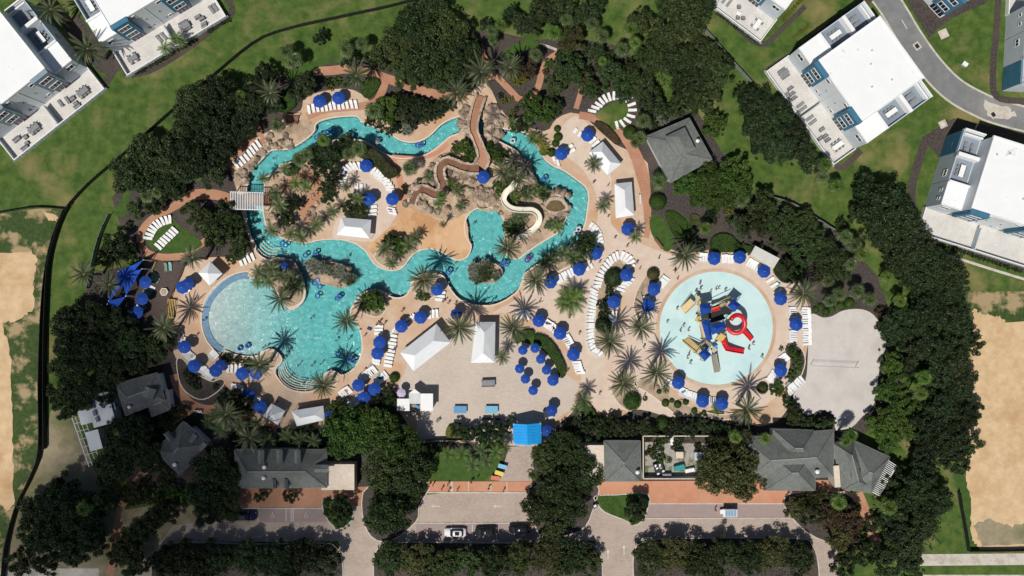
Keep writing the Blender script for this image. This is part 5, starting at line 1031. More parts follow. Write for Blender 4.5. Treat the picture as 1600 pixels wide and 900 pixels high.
# ---------------------------------------------------------------- fan palms and feather palms
palms([(447, 80, 13), (462, 92, 13), (455, 98, 10), (375, 150, 12, 'lime'), (540, 76, 15), (565, 68, 12), (296, 272, 13), (312, 258, 11), (228, 305, 13), (245, 300, 11)], 'fan palm on the outer slope beside the oak groves', 'fan palms on the outer slope')
palms([(865, 50, 15, 'lime'), (885, 30, 12), (926, 36, 13), (942, 56, 13), (986, 44, 14, 'lime'), (993, 66, 12, 'lime'), (972, 76, 14), (768, 48, 12), (782, 38, 11, 'lime'), (770, 62, 9, 'lime'), (838, 85, 12), (942, 95, 9, 'lime')], 'fan palm in the upper garden near the winding path', 'fan palms in the upper garden')
palms([(1006, 188, 14), (1000, 215, 13), (993, 222, 10), (1030, 283, 15), (1160, 312, 14), (1103, 357, 12, 'lime')], 'fan palm beside the grey shop', 'fan palms by the shop')
palms([(1290, 256, 13, 'lime'), (1286, 276, 13), (1308, 290, 13, 'lime'), (1322, 370, 14), (1336, 382, 14), (1347, 397, 12, 'lime'), (1330, 412, 12), (1388, 432, 11, 'lime'), (1295, 438, 12), (1408, 470, 12, 'lime'), (1312, 460, 13), (1340, 455, 14), (1360, 468, 13), (1298, 470, 12)], 'fan palm in the planting behind the sand court', 'fan palms behind the sand court')
palms([(1445, 590, 14, 'lime'), (1440, 615, 13, 'lime'), (1312, 785, 15, 'lime'), (1390, 792, 16, 'lime'), (1196, 685, 11, 'lime'), (1150, 683, 12, 'lime'), (1330, 680, 13, 'lime'), (1322, 690, 10, 'lime'), (130, 795, 14, 'lime')], 'bright fan palm with clear star leaves', 'bright fan palms', kind='fan', h=6)
palms([(433, 195, 13), (480, 240, 12), (468, 248, 14), (505, 218, 12, 'lime'), (560, 232, 14), (545, 240, 12), (584, 172, 16), (640, 262, 14), (690, 305, 9, 'lime')], 'fan palm on the banks of the upper lazy river', 'fan palms on the upper river')
palms([(412, 278, 10), (432, 300, 11), (437, 320, 14), (446, 262, 10), (425, 360, 13), (455, 365, 13), (470, 370, 13), (495, 350, 13), (520, 330, 11), (462, 285, 12, 'lime'), (478, 290, 10, 'lime'), (560, 310, 11), (540, 290, 10)], 'palm on the island inside the lazy river', 'palms on the river island', kind='feather', h=3.5)
palms([(602, 388, 15), (640, 382, 13), (650, 372, 10), (612, 410, 11), (405, 425, 13), (425, 420, 15), (440, 430, 13), (455, 435, 14), (420, 440, 12), (403, 440, 11, 'lime'), (465, 448, 12), (448, 452, 12)], 'feather palm in the tan gravel planter of the main pool', 'feather palms in the pool planters', kind='feather', h=3.2)
palms([(928, 257, 13), (942, 322, 12), (993, 370, 11), (692, 350, 6), (785, 558, 12), (912, 625, 14), (902, 640, 10)], 'feather palm in a small ring on the promenade', 'feather palms on the promenade', kind='feather', h=4)
palms([(892, 470, 24), (880, 475, 12), (900, 462, 12)], 'dense green palm clump in the middle of the promenade', 'palm clump on the promenade', leaf='lime', kind='feather', h=3.2)
palms([(700, 708, 11, 'lime'), (722, 708, 12, 'lime'), (738, 725, 13), (760, 720, 11), (775, 705, 12, 'lime'), (790, 700, 9), (752, 702, 11), (848, 712, 9, 'lime')], 'feather palm in the bed above the small lawn', 'feather palms by the small lawn', kind='feather', h=3)
palms([(735, 262, 8), (705, 288, 10, 'lime'), (715, 298, 10), (686, 318, 8, 'lime'), (670, 276, 9), (720, 322, 9), (825, 305, 12), (802, 310, 11, 'lime'), (848, 300, 12), (838, 296, 10, 'lime'), (815, 340, 11), (800, 352, 12), (872, 355, 11, 'lime'), (806, 340, 10), (800, 300, 9), (860, 352, 9)], 'small palm planted between the boulders', 'small palms in the rocks', kind='feather', h=1.6)
palms([(832, 215, 11, 'lime'), (842, 220, 11, 'yellow'), (822, 195, 11), (850, 232, 9, 'yellow'), (800, 190, 10)], 'yellow-green palm on the bank of the right river arm', 'palms on the right river bank', kind='feather', h=1.8)
palms([(880, 395, 14), (895, 402, 15), (908, 395, 13), (862, 405, 12), (850, 410, 11), (1040, 608, 7), (1120, 640, 9, 'lime')], 'leafy palm in the curved bed beside the lower river arm', 'palms in the curved bed', kind='feather', h=2)
palms([(335, 650, 12), (325, 660, 11), (345, 670, 14), (375, 665, 12), (418, 690, 13), (448, 680, 12), (470, 685, 13), (490, 688, 12), (400, 660, 10)], 'shaded feather palm in the planting behind the cabanas', 'palms behind the cabanas', kind='feather', h=3)
# spiky silver plants filling the two river islands
def agave(px, py, rpx, label, group, leaf='silver', h=.3):
    c = P(px, py, h); s = rpx / PPM / .95; o = link('spiky_plant', pcrown(AGA, 0, leaf), None, None, c, rnd.uniform(0, 6), s); tag(o, label, 'plant', group)
for i in range(16):
    t = i / 15; agave(486 + 58 * t + rnd.uniform(-4, 4), 412 + 20 * t + rnd.uniform(-9, 9) * (1.2 - t * .5), rnd.uniform(8, 12), 'spiky silver plant filling the long rocky island', 'spiky plants on the long island', rnd.choice(['silver', 'date', 'silver']), .8)
for i in range(18):
    a = rnd.uniform(0, 6.28); q = math.sqrt(rnd.uniform(0, 1)); agave(758 + 24 * q * math.cos(a), 425 + 16 * q * math.sin(a), rnd.uniform(8, 12), 'spiky silver plant filling the oval island in the river bend', 'spiky plants on the oval island', rnd.choice(['silver', 'date', 'silver']), .8)
for p in ((636, 205, 10), (632, 196, 7), (1036, 187, 11)): agave(*p, 'pale silver spiky plant on the garden bank', 'silver plants on the bank', 'silver', .8)
# ---------------------------------------------------------------- clipped hedges, bushes
HG = 'clipped hedges in the gardens'
hedge(ZM(400, 0, 4, [(125, 620), (165, 575), (210, 550), (240, 610), (245, 660), (190, 700), (135, 685)]), .7, 'hedge', 'clipped green hedge block beside the wooden footbridge', group=HG)
hedge(ZM(400, 0, 4, [(648, 530), (700, 485), (760, 490), (772, 530), (715, 605), (668, 598)]), .7, 'hedge', 'clipped green hedge block inside the stone kerb by the upper brick path', group=HG)
hedge(ZM(800, 450, 4, [(150, 290), (200, 300), (260, 350), (310, 430), (340, 510), (330, 550), (300, 560), (270, 480), (225, 410), (165, 345), (140, 315)]), 1.0, 'hedge', 'long curved hedge sheltering the small plaza umbrellas', group=HG)
hedge(ZM(800, 450, 4, [(20, 300), (60, 270), (120, 262), (140, 290), (80, 320), (30, 350)]), .9, 'hedge', 'short hedge end beside the plaza date palm', group=HG)
hedge(ZM(800, 450, 4, [(440, 720), (480, 730), (530, 800), (560, 900), (510, 900), (460, 800)]), 1.0, 'hedge', 'long clipped hedge running down beside the blue-roofed entrance', group=HG)
hedge(ZM(800, 450, 4, [(540, 800), (580, 810), (610, 900), (560, 900)]), 1.0, 'hedge', 'clipped hedge wedge next to the dark shrub mass', group=HG)
hedge(ZM(1200, 225, 4, [(40, 770), (130, 690), (190, 690), (240, 760), (220, 830), (120, 870), (60, 830)]), .8, 'oak', 'low dark hedge block behind the pale shelter roof', group=HG)
hedge(ZM(800, 225, 4, [(1245, 600), (1300, 560), (1370, 570), (1420, 620), (1500, 640), (1480, 680), (1380, 675), (1260, 670)]), .8, 'hedge', 'broad clipped hedge behind the top row of splash pad loungers', group=HG)
hedge(ZM(800, 225, 4, [(960, 430), (1010, 420), (1070, 460), (1110, 510), (1110, 560), (1040, 590), (990, 530)]), .5, 'hedge', 'wide clipped hedge behind the curved lawn path', group=HG)
hedge(ZM(800, 225, 4, [(1115, 450), (1150, 440), (1180, 470), (1165, 520), (1120, 520)]), .5, 'olive', 'small olive hedge patch in the mulch garden', group=HG)
hedge(ZM(600, 560, 5.333, [(525, 580), (570, 562), (650, 570), (685, 610), (680, 655), (525, 658)]), 1.1, 'yellow', 'yellow-green hedge at the lower edge of the plaza', group=HG)
hedge(ZM(800, 675, 4, [(530, 400), (600, 395), (650, 400), (670, 440), (700, 470), (720, 540), (640, 520), (570, 470)]), .12, 'hedge', 'low ground cover on the small grass verge', name='ground_cover', group=HG)
for p in ((1028, 315, 13.5, 'hedge', 'round clipped bush at the corner of the shop garden'), (939, 626 - 200, 1, 'hedge', ''), (988, 628, 14, 'hedge', 'large round clipped bush on the promenade'), (959, 434, 15, 'oak', 'tall clipped bush inside the loop of loungers'), (943, 508, 13, 'oak', 'dark clipped bush beside the straight lounger row'), (1021, 428, 10, 'olive', 'round olive bush at the head of the gravel strip'), (1035, 662, 11, 'hedge', 'round bright bush against the dark storage yard hedge'), (616, 590, 8, 'hedge', 'small round bush beside the white bar hut'), (1192, 607, 9, 'olive', 'small bush at the edge of the splash pad deck'), (985, 207, 11, 'hedge', 'round clipped bush beside the brick promenade path')):
    if p[4]: topiary(*p)
for p in ((1008, 623, 4), (1040, 630, 6), (1059, 632, 6), (1050, 626, 4), (1072, 628, 5), (1085, 642, 5), (1100, 645, 4), (1030, 612, 4)): topiary(*p, 'bright', 'small round shrub in the gravel strip below the splash pad', 'small shrubs below the splash pad')
for p in ((871, 201, 5.5), (872, 214, 7), (868, 224, 6), (850, 236, 7), (862, 238, 7)): topiary(*p, 'hedge', 'low round clipped bush between the river and the promenade', 'clipped bushes by the right river arm')
for p in ((1283, 480, 6), (1291, 487, 6), (1300, 483, 6), (1315, 478, 7), (1328, 474, 8), (1290, 492, 4), (1275, 484, 5)): topiary(*p, 'bright', 'round green bush edging the sand court', 'bushes edging the sand court')
BS = 'shrubs in the gardens'
trees([(605, 165, 17), (595, 180, 12), (610, 185, 12)], 'bright', 'garden_tree', 'bright green shrub tree between the upper path and the river', 'tree', 'bright shrub trees above the river')
trees([(625, 155, 13), (640, 160, 13), (655, 165, 14), (670, 168, 13), (650, 182, 12), (630, 178, 12), (665, 185, 10), (690, 165, 12), (700, 165, 10), (618, 200, 10), (578, 188, 10), (592, 200, 8), (608, 205, 8), (644, 195, 8), (680, 180, 9)], 'dark', 'shrub', 'dark shrub on the bank above the upper lazy river', 'shrub', 'shrubs above the upper river')
trees([(505, 235, 18), (520, 250, 18), (500, 258, 16), (525, 232, 14), (518, 275, 15), (510, 292, 13), (530, 225, 11), (540, 215, 9, 'olive'), (490, 250, 12), (545, 225, 10), (512, 310, 11)], 'dark', 'shrub_tree', 'dense dark shrub tree beside the lounger circle', 'tree', 'shrub trees by the lounger circle')
hedge([(555, 228), (575, 228), (595, 242), (610, 258), (622, 268), (615, 275), (602, 276), (590, 262), (572, 250), (556, 240)], 1.8, 'olive', 'thick olive hedge curving over the lounger circle', group=HG, size=.3)
hedge([(442, 268), (448, 258), (462, 254), (468, 262), (460, 272), (448, 274)], .9, 'oak', 'low dark hedge at the water edge of the river island', group=HG, size=.28)
trees([(553, 320, 16), (562, 328, 12), (545, 328, 12), (566, 312, 10)], 'oak', 'shrub_tree', 'dense round tree behind the white rectangular cabana', 'tree', 'trees behind the rectangular cabana')
trees([(466, 318, 9), (440, 335, 13), (450, 345, 11), (455, 318, 10), (428, 308, 8)], 'dark', 'shrub', 'dark shrub on the island inside the lazy river', 'shrub', 'shrubs on the river island')
trees([(615, 380, 15), (625, 388, 13), (607, 375, 10)], 'bright', 'shrub', 'bright green shrub in the tongue-shaped planter', 'shrub', 'shrubs in the tongue planter')
trees([(578, 470, 16), (590, 478, 13), (570, 478, 10), (585, 462, 11), (655, 462, 8), (664, 465, 7)], 'bright', 'shrub', 'green shrub in the rounded planter on the pool rim', 'shrub', 'shrubs in the rim planters')
trees([(725, 228, 12), (712, 232, 9), (738, 235, 12), (730, 245, 10), (770, 235, 12), (775, 245, 11), (764, 228, 9), (782, 250, 9), (788, 240, 8), (792, 290, 11), (782, 298, 11), (776, 290, 8), (800, 262, 8, 'dark')], 'bright', 'shrub', 'green shrub packed between the gorge boulders', 'shrub', 'shrubs between the boulders')
trees([(800, 362, 10), (792, 355, 9), (808, 355, 10), (856, 352, 7), (850, 305, 9, 'dark'), (820, 300, 9), (655, 312 - 30, 5, 'dark'), (632, 292, 6, 'dark'), (632, 300, 5, 'dark'), (815, 196, 12), (805, 200, 9)], 'oak', 'shrub', 'shrub among the rocks around the white slide', 'shrub', 'shrubs around the slide')
trees([(915, 385, 15), (922, 375, 12), (908, 378, 12), (926, 395, 12), (900, 408, 10)], 'oak', 'shrub_tree', 'round tree beside the shaded curve of loungers', 'tree', 'trees by the shaded loungers')
trees([(952, 455, 8), (950, 470, 8), (942, 478, 9), (948, 490, 8), (940, 495, 7)], 'dark', 'shrub', 'dark shrub in the long bed beside the straight lounger row', 'shrub', 'shrubs in the long lounger bed')
trees([(820, 105 + 15, 9, 'yellow'), (805, 125, 9, 'yellow'), (812, 90, 10, 'dark'), (835, 92, 9, 'dark'), (800, 100, 8)], 'oak', 'shrub', 'low shrub in the bed inside the winding path', 'shrub', 'shrubs inside the winding path')
trees([(430, 150, 10), (405, 130, 12), (490, 125, 9), (510, 128, 8), (525, 125, 8, 'bright'), (540, 128, 8), (515, 135, 6, 'yellow')], 'oak', 'shrub', 'shrub in the bed above the upper lounger terrace', 'shrub', 'shrubs above the upper terrace')
trees([(298, 596, 9, 'dark'), (290, 585, 8, 'dark'), (305, 605, 7), (335, 605, 5), (355, 560, 7, 'bright'), (368, 563, 7, 'olive'), (382, 566, 7, 'bright'), (395, 572, 6), (345, 558, 6, 'bright')], 'oak', 'shrub', 'shrub in the kerbed beds below the round pool', 'shrub', 'shrubs below the round pool')
trees([(375, 632, 18, 'dark'), (362, 622, 14, 'dark'), (385, 645, 12, 'red'), (345, 625, 10, 'dark')], 'dark', 'shrub', 'big dark rounded shrub at the fork of the tan path', 'shrub', 'shrubs at the path fork')
trees([(285, 640, 9), (275, 650, 8), (300, 652, 8, 'dark'), (265, 640, 9, 'dark'), (258, 655, 8, 'dark')], 'dark', 'shrub', 'shaded shrub against the left grey roofs', 'shrub', 'shrubs against the grey roofs')
trees([(590, 625, 12), (605, 612, 10), (612, 625, 13), (600, 640, 14), (520, 640, 12, 'bright'), (530, 632, 9)], 'oak', 'shrub', 'shrub between the umbrellas and the bar hut', 'shrub', 'shrubs by the bar hut')
trees([(1222, 545, 4), (1240, 548, 9), (1246, 560, 9), (1248, 575, 8), (1240, 588, 8), (1218, 602, 9), (1212, 612, 9), (1226, 615, 8, 'yellow'), (1232, 630, 9)], 'bright', 'shrub', 'bright shrub in the strip between splash pad and sand court', 'shrub', 'shrubs beside the sand court')
trees([(1245, 655, 14), (1260, 662, 13), (1288, 668, 15), (1240, 640, 12), (1298, 660, 9), (1275, 660, 8)], 'oak', 'shrub_tree', 'round dark tree between the sand court and the hip roof', 'tree', 'trees above the hip roof')
trees([(920, 668, 14), (945, 672, 15), (965, 668, 15), (985, 672, 14), (905, 660, 10), (958, 655, 10), (1005, 668, 13), (1020, 672, 11), (1060, 665, 13), (1080, 670, 14), (1100, 668, 13), (1120, 672, 12), (1048, 675, 12), (935, 660, 10), (1140, 675, 10), (890, 668, 10)], 'dark', 'shrub', 'dark shrub in the screen between promenade and storage yard', 'shrub', 'screen shrubs above the storage yard')
trees([(715, 672, 13), (730, 678, 13), (748, 675, 14), (768, 672, 14), (785, 672, 13), (755, 695, 12, 'bright'), (800, 660, 9, 'dark'), (690, 700, 9), (778, 690, 12, 'bright')], 'dark', 'shrub', 'dark shrub in the bed along the lower plaza edge', 'shrub', 'shrubs along the lower plaza')
trees([(1015, 235 + 105, 1)], 'oak', 'shrub', 'tiny shrub tuft beside the curved lawn', 'shrub', BS)
trees([(1112, 332, 10, 'dark'), (1140, 330, 6, 'yellow'), (1155, 385, 8), (1080, 372, 13, 'dark'), (1095, 385, 10, 'dark'), (1315, 350, 9, 'dark'), (1185, 390, 10), (1200, 400, 10), (1235, 415, 14), (1245, 430, 12), (1100, 382, 6, 'yellow')], 'oak', 'shrub', 'shrub in the mulch garden behind the splash pad', 'shrub', 'shrubs in the mulch garden')
for i, (x0, y0, x1, y1, n, lf, lab) in enumerate(((212, 114, 252, 92, 9, 'oak', 'small shrub in the row under the left terrace wall'), (255, 90, 305, 62, 10, 'dark', 'shrub in the row at the foot of the terrace with two palms'), (325, 48, 356, 30, 8, 'oak', 'small shrub in the row at the far end of the terrace wall'), (1122, 20, 1184, 66, 14, 'oak', 'tiny shrub along the upper white terrace wall'), (1440, 372, 1596, 424, 26, 'dark', 'tiny shrub along the front wall of the pale terrace'), (1225, 30, 1252, 0, 7, 'yellow', 'yellow shrub beside the upper terrace corner'), (1240, 58, 1262, 42, 6, 'yellow', 'yellow shrub along the dark side wall of the townhouse'))):
    for k in range(n):
        t = k / (n - 1); tree(x0 + (x1 - x0) * t, y0 + (y1 - y0) * t, rnd.uniform(2.6, 4.2), lf, 'shrub', lab, 'shrub', lab.replace('shrub', 'shrubs'))
palms([(276, 60, 12, 'lime'), (258, 75, 11, 'lime'), (285, 65, 9)], 'bright palm in front of the second townhouse terrace wall', 'palms by the terrace wall', kind='feather', h=2.8)
# mixed shrubs loosely filling the mulch gardens
def scatter(poly, n, rmin, rmax, leaves, label, group):
    xs = [p[0] for p in poly]; ys = [p[1] for p in poly]; k = 0; pts = []
    for _ in range(n * 30):
        x, y = rnd.uniform(min(xs), max(xs)), rnd.uniform(min(ys), max(ys))
        if inside(x, y, poly) and all((x - q[0]) ** 2 + (y - q[1]) ** 2 > 60 for q in pts): pts.append((x, y))
        if len(pts) >= n: break
    for x, y in pts: tree(x, y, rnd.uniform(rmin, rmax), rnd.choice(leaves), 'shrub', label, 'shrub', group)
scatter([(852, 78), (900, 66), (960, 82), (985, 105), (930, 150), (915, 100), (880, 120), (858, 150), (848, 130)], 22, 5, 11, ['oak', 'dark', 'bright', 'olive'], 'loose shrub in the mulch garden inside the upper brick paths', 'shrubs in the upper mulch garden')
scatter([(775, 130), (800, 150), (815, 165), (800, 185), (785, 170)], 6, 4, 7, ['yellow', 'oak'], 'low shrub on the dark bed beside the gorge boulders', 'shrubs on the gorge bed')
scatter([(1085, 320), (1180, 320), (1210, 380), (1130, 345), (1100, 350)], 10, 4, 8, ['oak', 'dark', 'olive', 'yellow'], 'loose shrub in the mulch garden between shop trees and hedge', 'shrubs in the shop garden')
scatter([(395, 670), (500, 672), (500, 698), (370, 698), (330, 690)], 18, 7, 12, ['dark', 'oak', 'dark'], 'shaded shrub in the bed behind the dormered roof', 'shrubs behind the dormered roof')
scatter([(225, 640), (262, 650), (300, 660), (250, 700), (222, 690)], 12, 6, 11, ['dark'], 'dark shrub between the two shaded grey roofs', 'shrubs between the shaded roofs')
scatter([(190, 755), (290, 745), (320, 785), (240, 795), (200, 790)], 16, 6, 10, ['dark', 'olive', 'bright', 'oak'], 'shaded shrub in the bed below the diamond grey roof', 'shrubs below the diamond roof')
scatter([(1008, 684), (1050, 684), (1090, 690), (1100, 720), (1070, 725), (1040, 722), (1010, 735)], 14, 4, 9, ['oak', 'bright', 'dark', 'olive'], 'weedy shrub growing in the cluttered storage yard', 'shrubs in the storage yard')
scatter([(1360, 470), (1385, 490), (1395, 540), (1380, 520)], 5, 5, 8, ['oak', 'red'], 'shrub at the upper corner of the sand court', 'shrubs at the court corner')
scatter([(195, 345), (215, 345), (215, 400), (235, 412), (190, 420)], 6, 3, 7, ['dark', 'oak'], 'small dark shrub on the bare mulch outside the loop path', 'shrubs on the bare mulch')
scatter([(1015, 175), (1045, 180), (1010, 210), (995, 205)], 5, 5, 9, ['dark', 'oak'], 'shrub between the round lawn and the grey shop', 'shrubs by the grey shop')
hedge([(930, 190), (942, 192), (958, 205), (970, 222), (962, 224), (945, 208), (934, 200)], .9, 'red', 'brown-green hedge wedge between the promenade umbrella and brick path', group=HG)
# ground cover under the plants of the wilder beds: nobody could count it
def cover(name, polys, leaf, n, size, label, h=.35):
    rg = np.random.default_rng(n); out = []
    for pts in polys:
        poly = PP(pts); xs = [p.x for p in poly]; ys = [p.y for p in poly]; A = (max(xs) - min(xs)) * (max(ys) - min(ys)); N = int(A * n)
        X, Y = rg.uniform(min(xs), max(xs), N), rg.uniform(min(ys), max(ys), N); clump = np.sin(X * 1.3 + 2 * np.sin(Y * .7)) * np.sin(Y * 1.1 + 1.5 * np.sin(X * .9)) > -.15
        k = inside_np(X, Y, poly) & clump; C = np.stack([X[k], Y[k], np.abs(rg.normal(.1, h * .6, k.sum())) + .05], 1); nn = rg.normal(size=C.shape) * .6 + np.array([0, 0, .7]); nn /= np.linalg.norm(nn, axis=1)[:, None]
        out.append(leaf_quads(C, nn, size * rg.uniform(.6, 1.4, len(C)), rg))
    o = link(name, quads_mesh(name, np.concatenate(out)), LF[leaf]); tag(o, label, 'ground cover', kind='stuff')
cover('ground_cover', [[(160, 440), (250, 520), (255, 580), (200, 590), (120, 560), (110, 480)], [(560, 640), (650, 690), (600, 760), (540, 700)], [(300, 700), (360, 690), (365, 760), (300, 760)], [(1000, 90), (1110, 100), (1110, 170), (1030, 160)], [(940, 655), (1180, 660), (1180, 690), (950, 690)], [(840, 690), (930, 690), (930, 760), (845, 770)], [(240, 852), (530, 850), (535, 900), (238, 900)], [(590, 850), (935, 850), (940, 900), (588, 900)], [(992, 848), (1265, 845), (1278, 900), (992, 900)], [(1240, 775), (1325, 775), (1330, 840), (1280, 835)], [(1380, 480), (1500, 470), (1510, 720), (1400, 700)], [(1340, 700), (1470, 720), (1470, 860), (1380, 860)], [(200, 610), (260, 640), (240, 720), (180, 720)], [(90, 750), (150, 770), (150, 860), (60, 860)]], 'dark', 7, .42, 'dark low undergrowth beneath the tree belts')
cover('ground_cover', [[(600, 160), (700, 165), (690, 190), (640, 205), (600, 195)], [(420, 270), (470, 250), (530, 225), (540, 240), (520, 300), (430, 340)], [(820, 420), (890, 395), (925, 380), (920, 400), (850, 430)], [(690, 695), (795, 690), (775, 715), (720, 712)], [(1100, 320), (1200, 330), (1260, 380), (1200, 400), (1120, 350)], [(1270, 470), (1370, 470), (1340, 482), (1290, 488)], [(860, 100), (960, 70), (1000, 100), (940, 160), (900, 150)]], 'oak', 6, .35, 'mixed green undergrowth in the pool garden beds')
# ================================================================ rocks, gorge, channel and slide
def rock_mesh(seed):
    bm = bmesh.new(); bmesh.ops.create_icosphere(bm, subdivisions=3, radius=1); rg = random.Random(seed); off = Vector([rg.uniform(0, 50) for _ in range(3)])
    from mathutils import noise as NZ
    for v in bm.verts:
        n = v.co.normalized(); d = 1 + .38 * NZ.noise(n * 1.5 + off) + .16 * NZ.noise(n * 4 + off); d = round(d * 7) / 7 * .5 + d * .5; v.co = n * d; v.co.z = max(v.co.z * .75, -.35)
    me = bpy.data.meshes.new('rock'); bm.to_mesh(me); bm.free(); me.materials.append(ROCK); return me
ROCKS = [rock_mesh(i) for i in range(6)]
def rocks(pts, label, group):
    for p in pts:
        r = p[2] / PPM; c = P(p[0], p[1], r * .3); link_ = link('boulder', rnd.choice(ROCKS), None, None, (c.x, c.y, (p[3] if len(p) > 3 else 0) + r * .2), rnd.uniform(0, 6.28), (r * rnd.uniform(.85, 1.2), r * rnd.uniform(.85, 1.2), r * rnd.uniform(.7, 1.3))); tag(link_, label, 'boulder', group)
rocks([(726, 180, 9), (722, 192, 8), (730, 202, 9), (735, 185, 8), (728, 172, 7), (736, 172, 6), (733, 212, 8), (724, 205, 6), (738, 222, 6)], 'tan boulder on the river side of the rock gorge path', 'boulders on the near gorge side')
rocks([(766, 178, 9), (772, 188, 10), (778, 196, 9), (766, 198, 9), (775, 206, 10), (764, 212, 9), (770, 220, 8), (782, 185, 7), (764, 188, 7), (770, 168, 7), (782, 210, 7), (764, 170, 6), (777, 172, 6)], 'large tan boulder on the far side of the rock gorge path', 'boulders on the far gorge side')
rocks([(792, 252, 9), (803, 248, 9), (812, 256, 10), (820, 266, 10), (826, 276, 9), (815, 275, 9), (802, 262, 9), (832, 284, 7), (820, 286, 8), (806, 282, 7), (825, 258, 6), (796, 270, 8)], 'boulder of the rock cliff over the right river arm', 'boulders of the river cliff')
rocks([(676, 262, 7), (670, 270, 6), (678, 285, 6), (664, 282, 6), (650, 292, 6), (640, 305, 6), (634, 318, 5), (700, 246, 6), (714, 248, 6), (728, 255, 6), (688, 248, 5), (702, 270, 6), (714, 272, 6), (726, 276, 6), (738, 282, 6), (700, 282, 5), (676, 315, 6), (664, 320, 7), (672, 328, 6), (654, 315, 5), (684, 330, 5), (720, 310, 6), (728, 318, 6), (716, 325, 5), (700, 325, 5), (736, 300, 7), (726, 295, 6), (668, 308, 5)], 'grey-tan boulder edging the winding brown slide channel', 'boulders along the channel')
rocks([(748, 298, 8), (756, 305, 9), (764, 300, 7), (752, 315, 7), (762, 316, 7), (744, 308, 6), (770, 310, 6)], 'wet brown boulder of the waterfall above the little round pool', 'waterfall boulders')
rocks([(422, 212, 5), (418, 222, 6), (428, 228, 5), (440, 222, 6), (446, 212, 5), (450, 222, 6), (454, 229, 5), (418, 230, 5), (436, 232, 4), (412, 238, 5), (402, 248, 5), (392, 262, 6), (380, 270, 7), (372, 276, 6), (384, 282, 6), (376, 284, 5), (398, 255, 4)], 'tan boulder on the stepped bank left of the upper river', 'boulders on the left bank')
rocks([(880, 300, 5), (888, 305, 5), (872, 298, 5), (864, 300, 4), (856, 306, 4), (850, 312, 4), (848, 322, 4), (852, 332, 4), (862, 336, 4), (874, 336, 5), (884, 334, 5), (889, 326, 4), (868, 344, 5), (878, 342, 5)], 'boulder in the rim of the murky brown pond', 'boulders round the pond')
rocks([(775, 325, 4), (782, 333, 4), (780, 318, 4), (822, 345, 5), (828, 338, 4), (820, 355, 5), (812, 362, 4), (840, 362, 4), (810, 350, 4)], 'boulder beside the loops of the cream water slide', 'boulders beside the slide')
rocks([(495, 318, 4), (488, 326, 4), (482, 334, 4), (490, 338, 5), (440, 285, 4), (430, 292, 4), (476, 262, 5), (500, 270, 4), (505, 280, 4), (504, 312, 3), (425, 335, 4), (435, 350, 3), (418, 345, 3)], 'small boulder along the paths of the river island', 'boulders on the river island')
rocks([(1010 + i * 0 + x, y, 3) for i, (x, y) in enumerate(((32, 612), (18, 604), (55, 626), (-420, 222)))], 'small stone in the gravel planting strip', 'stones in the gravel strip')
rocks([(536, 424 + 12, 4), (545, 420, 4), (552, 432, 4), (530, 446, 4), (484, 420, 3)], 'flat tan stone on the rim of the long island', 'stones on the long island')
# gorge path: raised brick ramp down to the slide landing
L_ = [(752, 150), (747, 165), (742, 185), (740, 205), (746, 222), (752, 238), (756, 252), (750, 262)]
def ribbon(name, pts, wpx, z0, z1, m, label, cat, rim=None, rimh=.35, group=None, rimw=.35, smooth=True):
    c = P(*pts[0]); t = thing(name, label, cat, (c.x, c.y, 0), 0, group); p2 = [(q[0] - c.x, q[1] - c.y) for q in PP(pts)]; L, Rr = stroke(p2, [w / PPM for w in wpx] if hasattr(wpx, '__len__') else wpx / PPM, 6); n = len(L); zz = [z0 + (z1 - z0) * i / (n - 1) for i in range(n)]
    mb = MB(); mb.add([(*a, z) for a, z in zip(L, zz)] + [(*a, z) for a, z in zip(Rr, zz)], [(i, i + n, i + n + 1, i + 1) for i in range(n - 1)])
    for A in (L, Rr): mb.add([(*a, z - .004) for a, z in zip(A, zz)] + [(*a, max(-.05, z - 2.5)) for a, z in zip(A, zz)], [(i, i + 1, i + n + 1, i + n) for i in range(n - 1)])
    mb.build('floor', m, t)
    if rim is not None:
        for sgn, A in ((1, L), (-1, Rr)):
            mb = MB(); B = []
            for i, a in enumerate(A):
                tn = (A[min(i + 1, n - 1)] - A[max(i - 1, 0)]).normalized(); B.append(a + Vector((-tn.y, tn.x)) * rimw * sgn * (1 if smooth else rnd.uniform(.7, 1.5)))
            hh = [z + rimh * (1 if smooth else rnd.uniform(.6, 1.4)) for z in zz]
            mb.add([(*a, h) for a, h in zip(A, hh)] + [(*b, h) for b, h in zip(B, hh)] + [(*a, z) for a, z in zip(A, zz)] + [(*b, -.02) for b in B], [f for i in range(n - 1) for f in ((i, i + 1, n + i + 1, n + i), (i, 2 * n + i, 2 * n + i + 1, i + 1), (n + i, n + i + 1, 3 * n + i + 1, 3 * n + i))])
            mb.build('rim', rim, t)
    return t
STONE = mat('pale_rim_stone', (.42, .33, .25), (.58, .48, .38), 1.2, c3=(.28, .21, .16), s3=.6, bump=.6)
c = P(750, 200); t = thing('gorge_path', 'raised brick path running down the rock gorge to the slide landing', 'path', (c.x, c.y, 0))
Lq, Rq = stroke([(q.x - c.x, q.y - c.y) for q in PP(L_)], [15 / PPM, 15 / PPM, 14 / PPM, 13 / PPM, 11 / PPM, 12 / PPM, 18 / PPM, 20 / PPM], 6); n = len(Lq); mb = MB()
zz = [.3 + 2.1 * min(1, i / (n * .45)) for i in range(n)]
mb.add([(*a, z) for a, z in zip(Lq, zz)] + [(*a, z) for a, z in zip(Rq, zz)], [(i, i + n, i + n + 1, i + 1) for i in range(n - 1)])
for A in (Lq, Rq): mb.add([(*a, z) for a, z in zip(A, zz)] + [(*a, max(.12, z - .5)) for a, z in zip(A, zz)], [(i, i + 1, i + n + 1, i + n) for i in range(n - 1)])
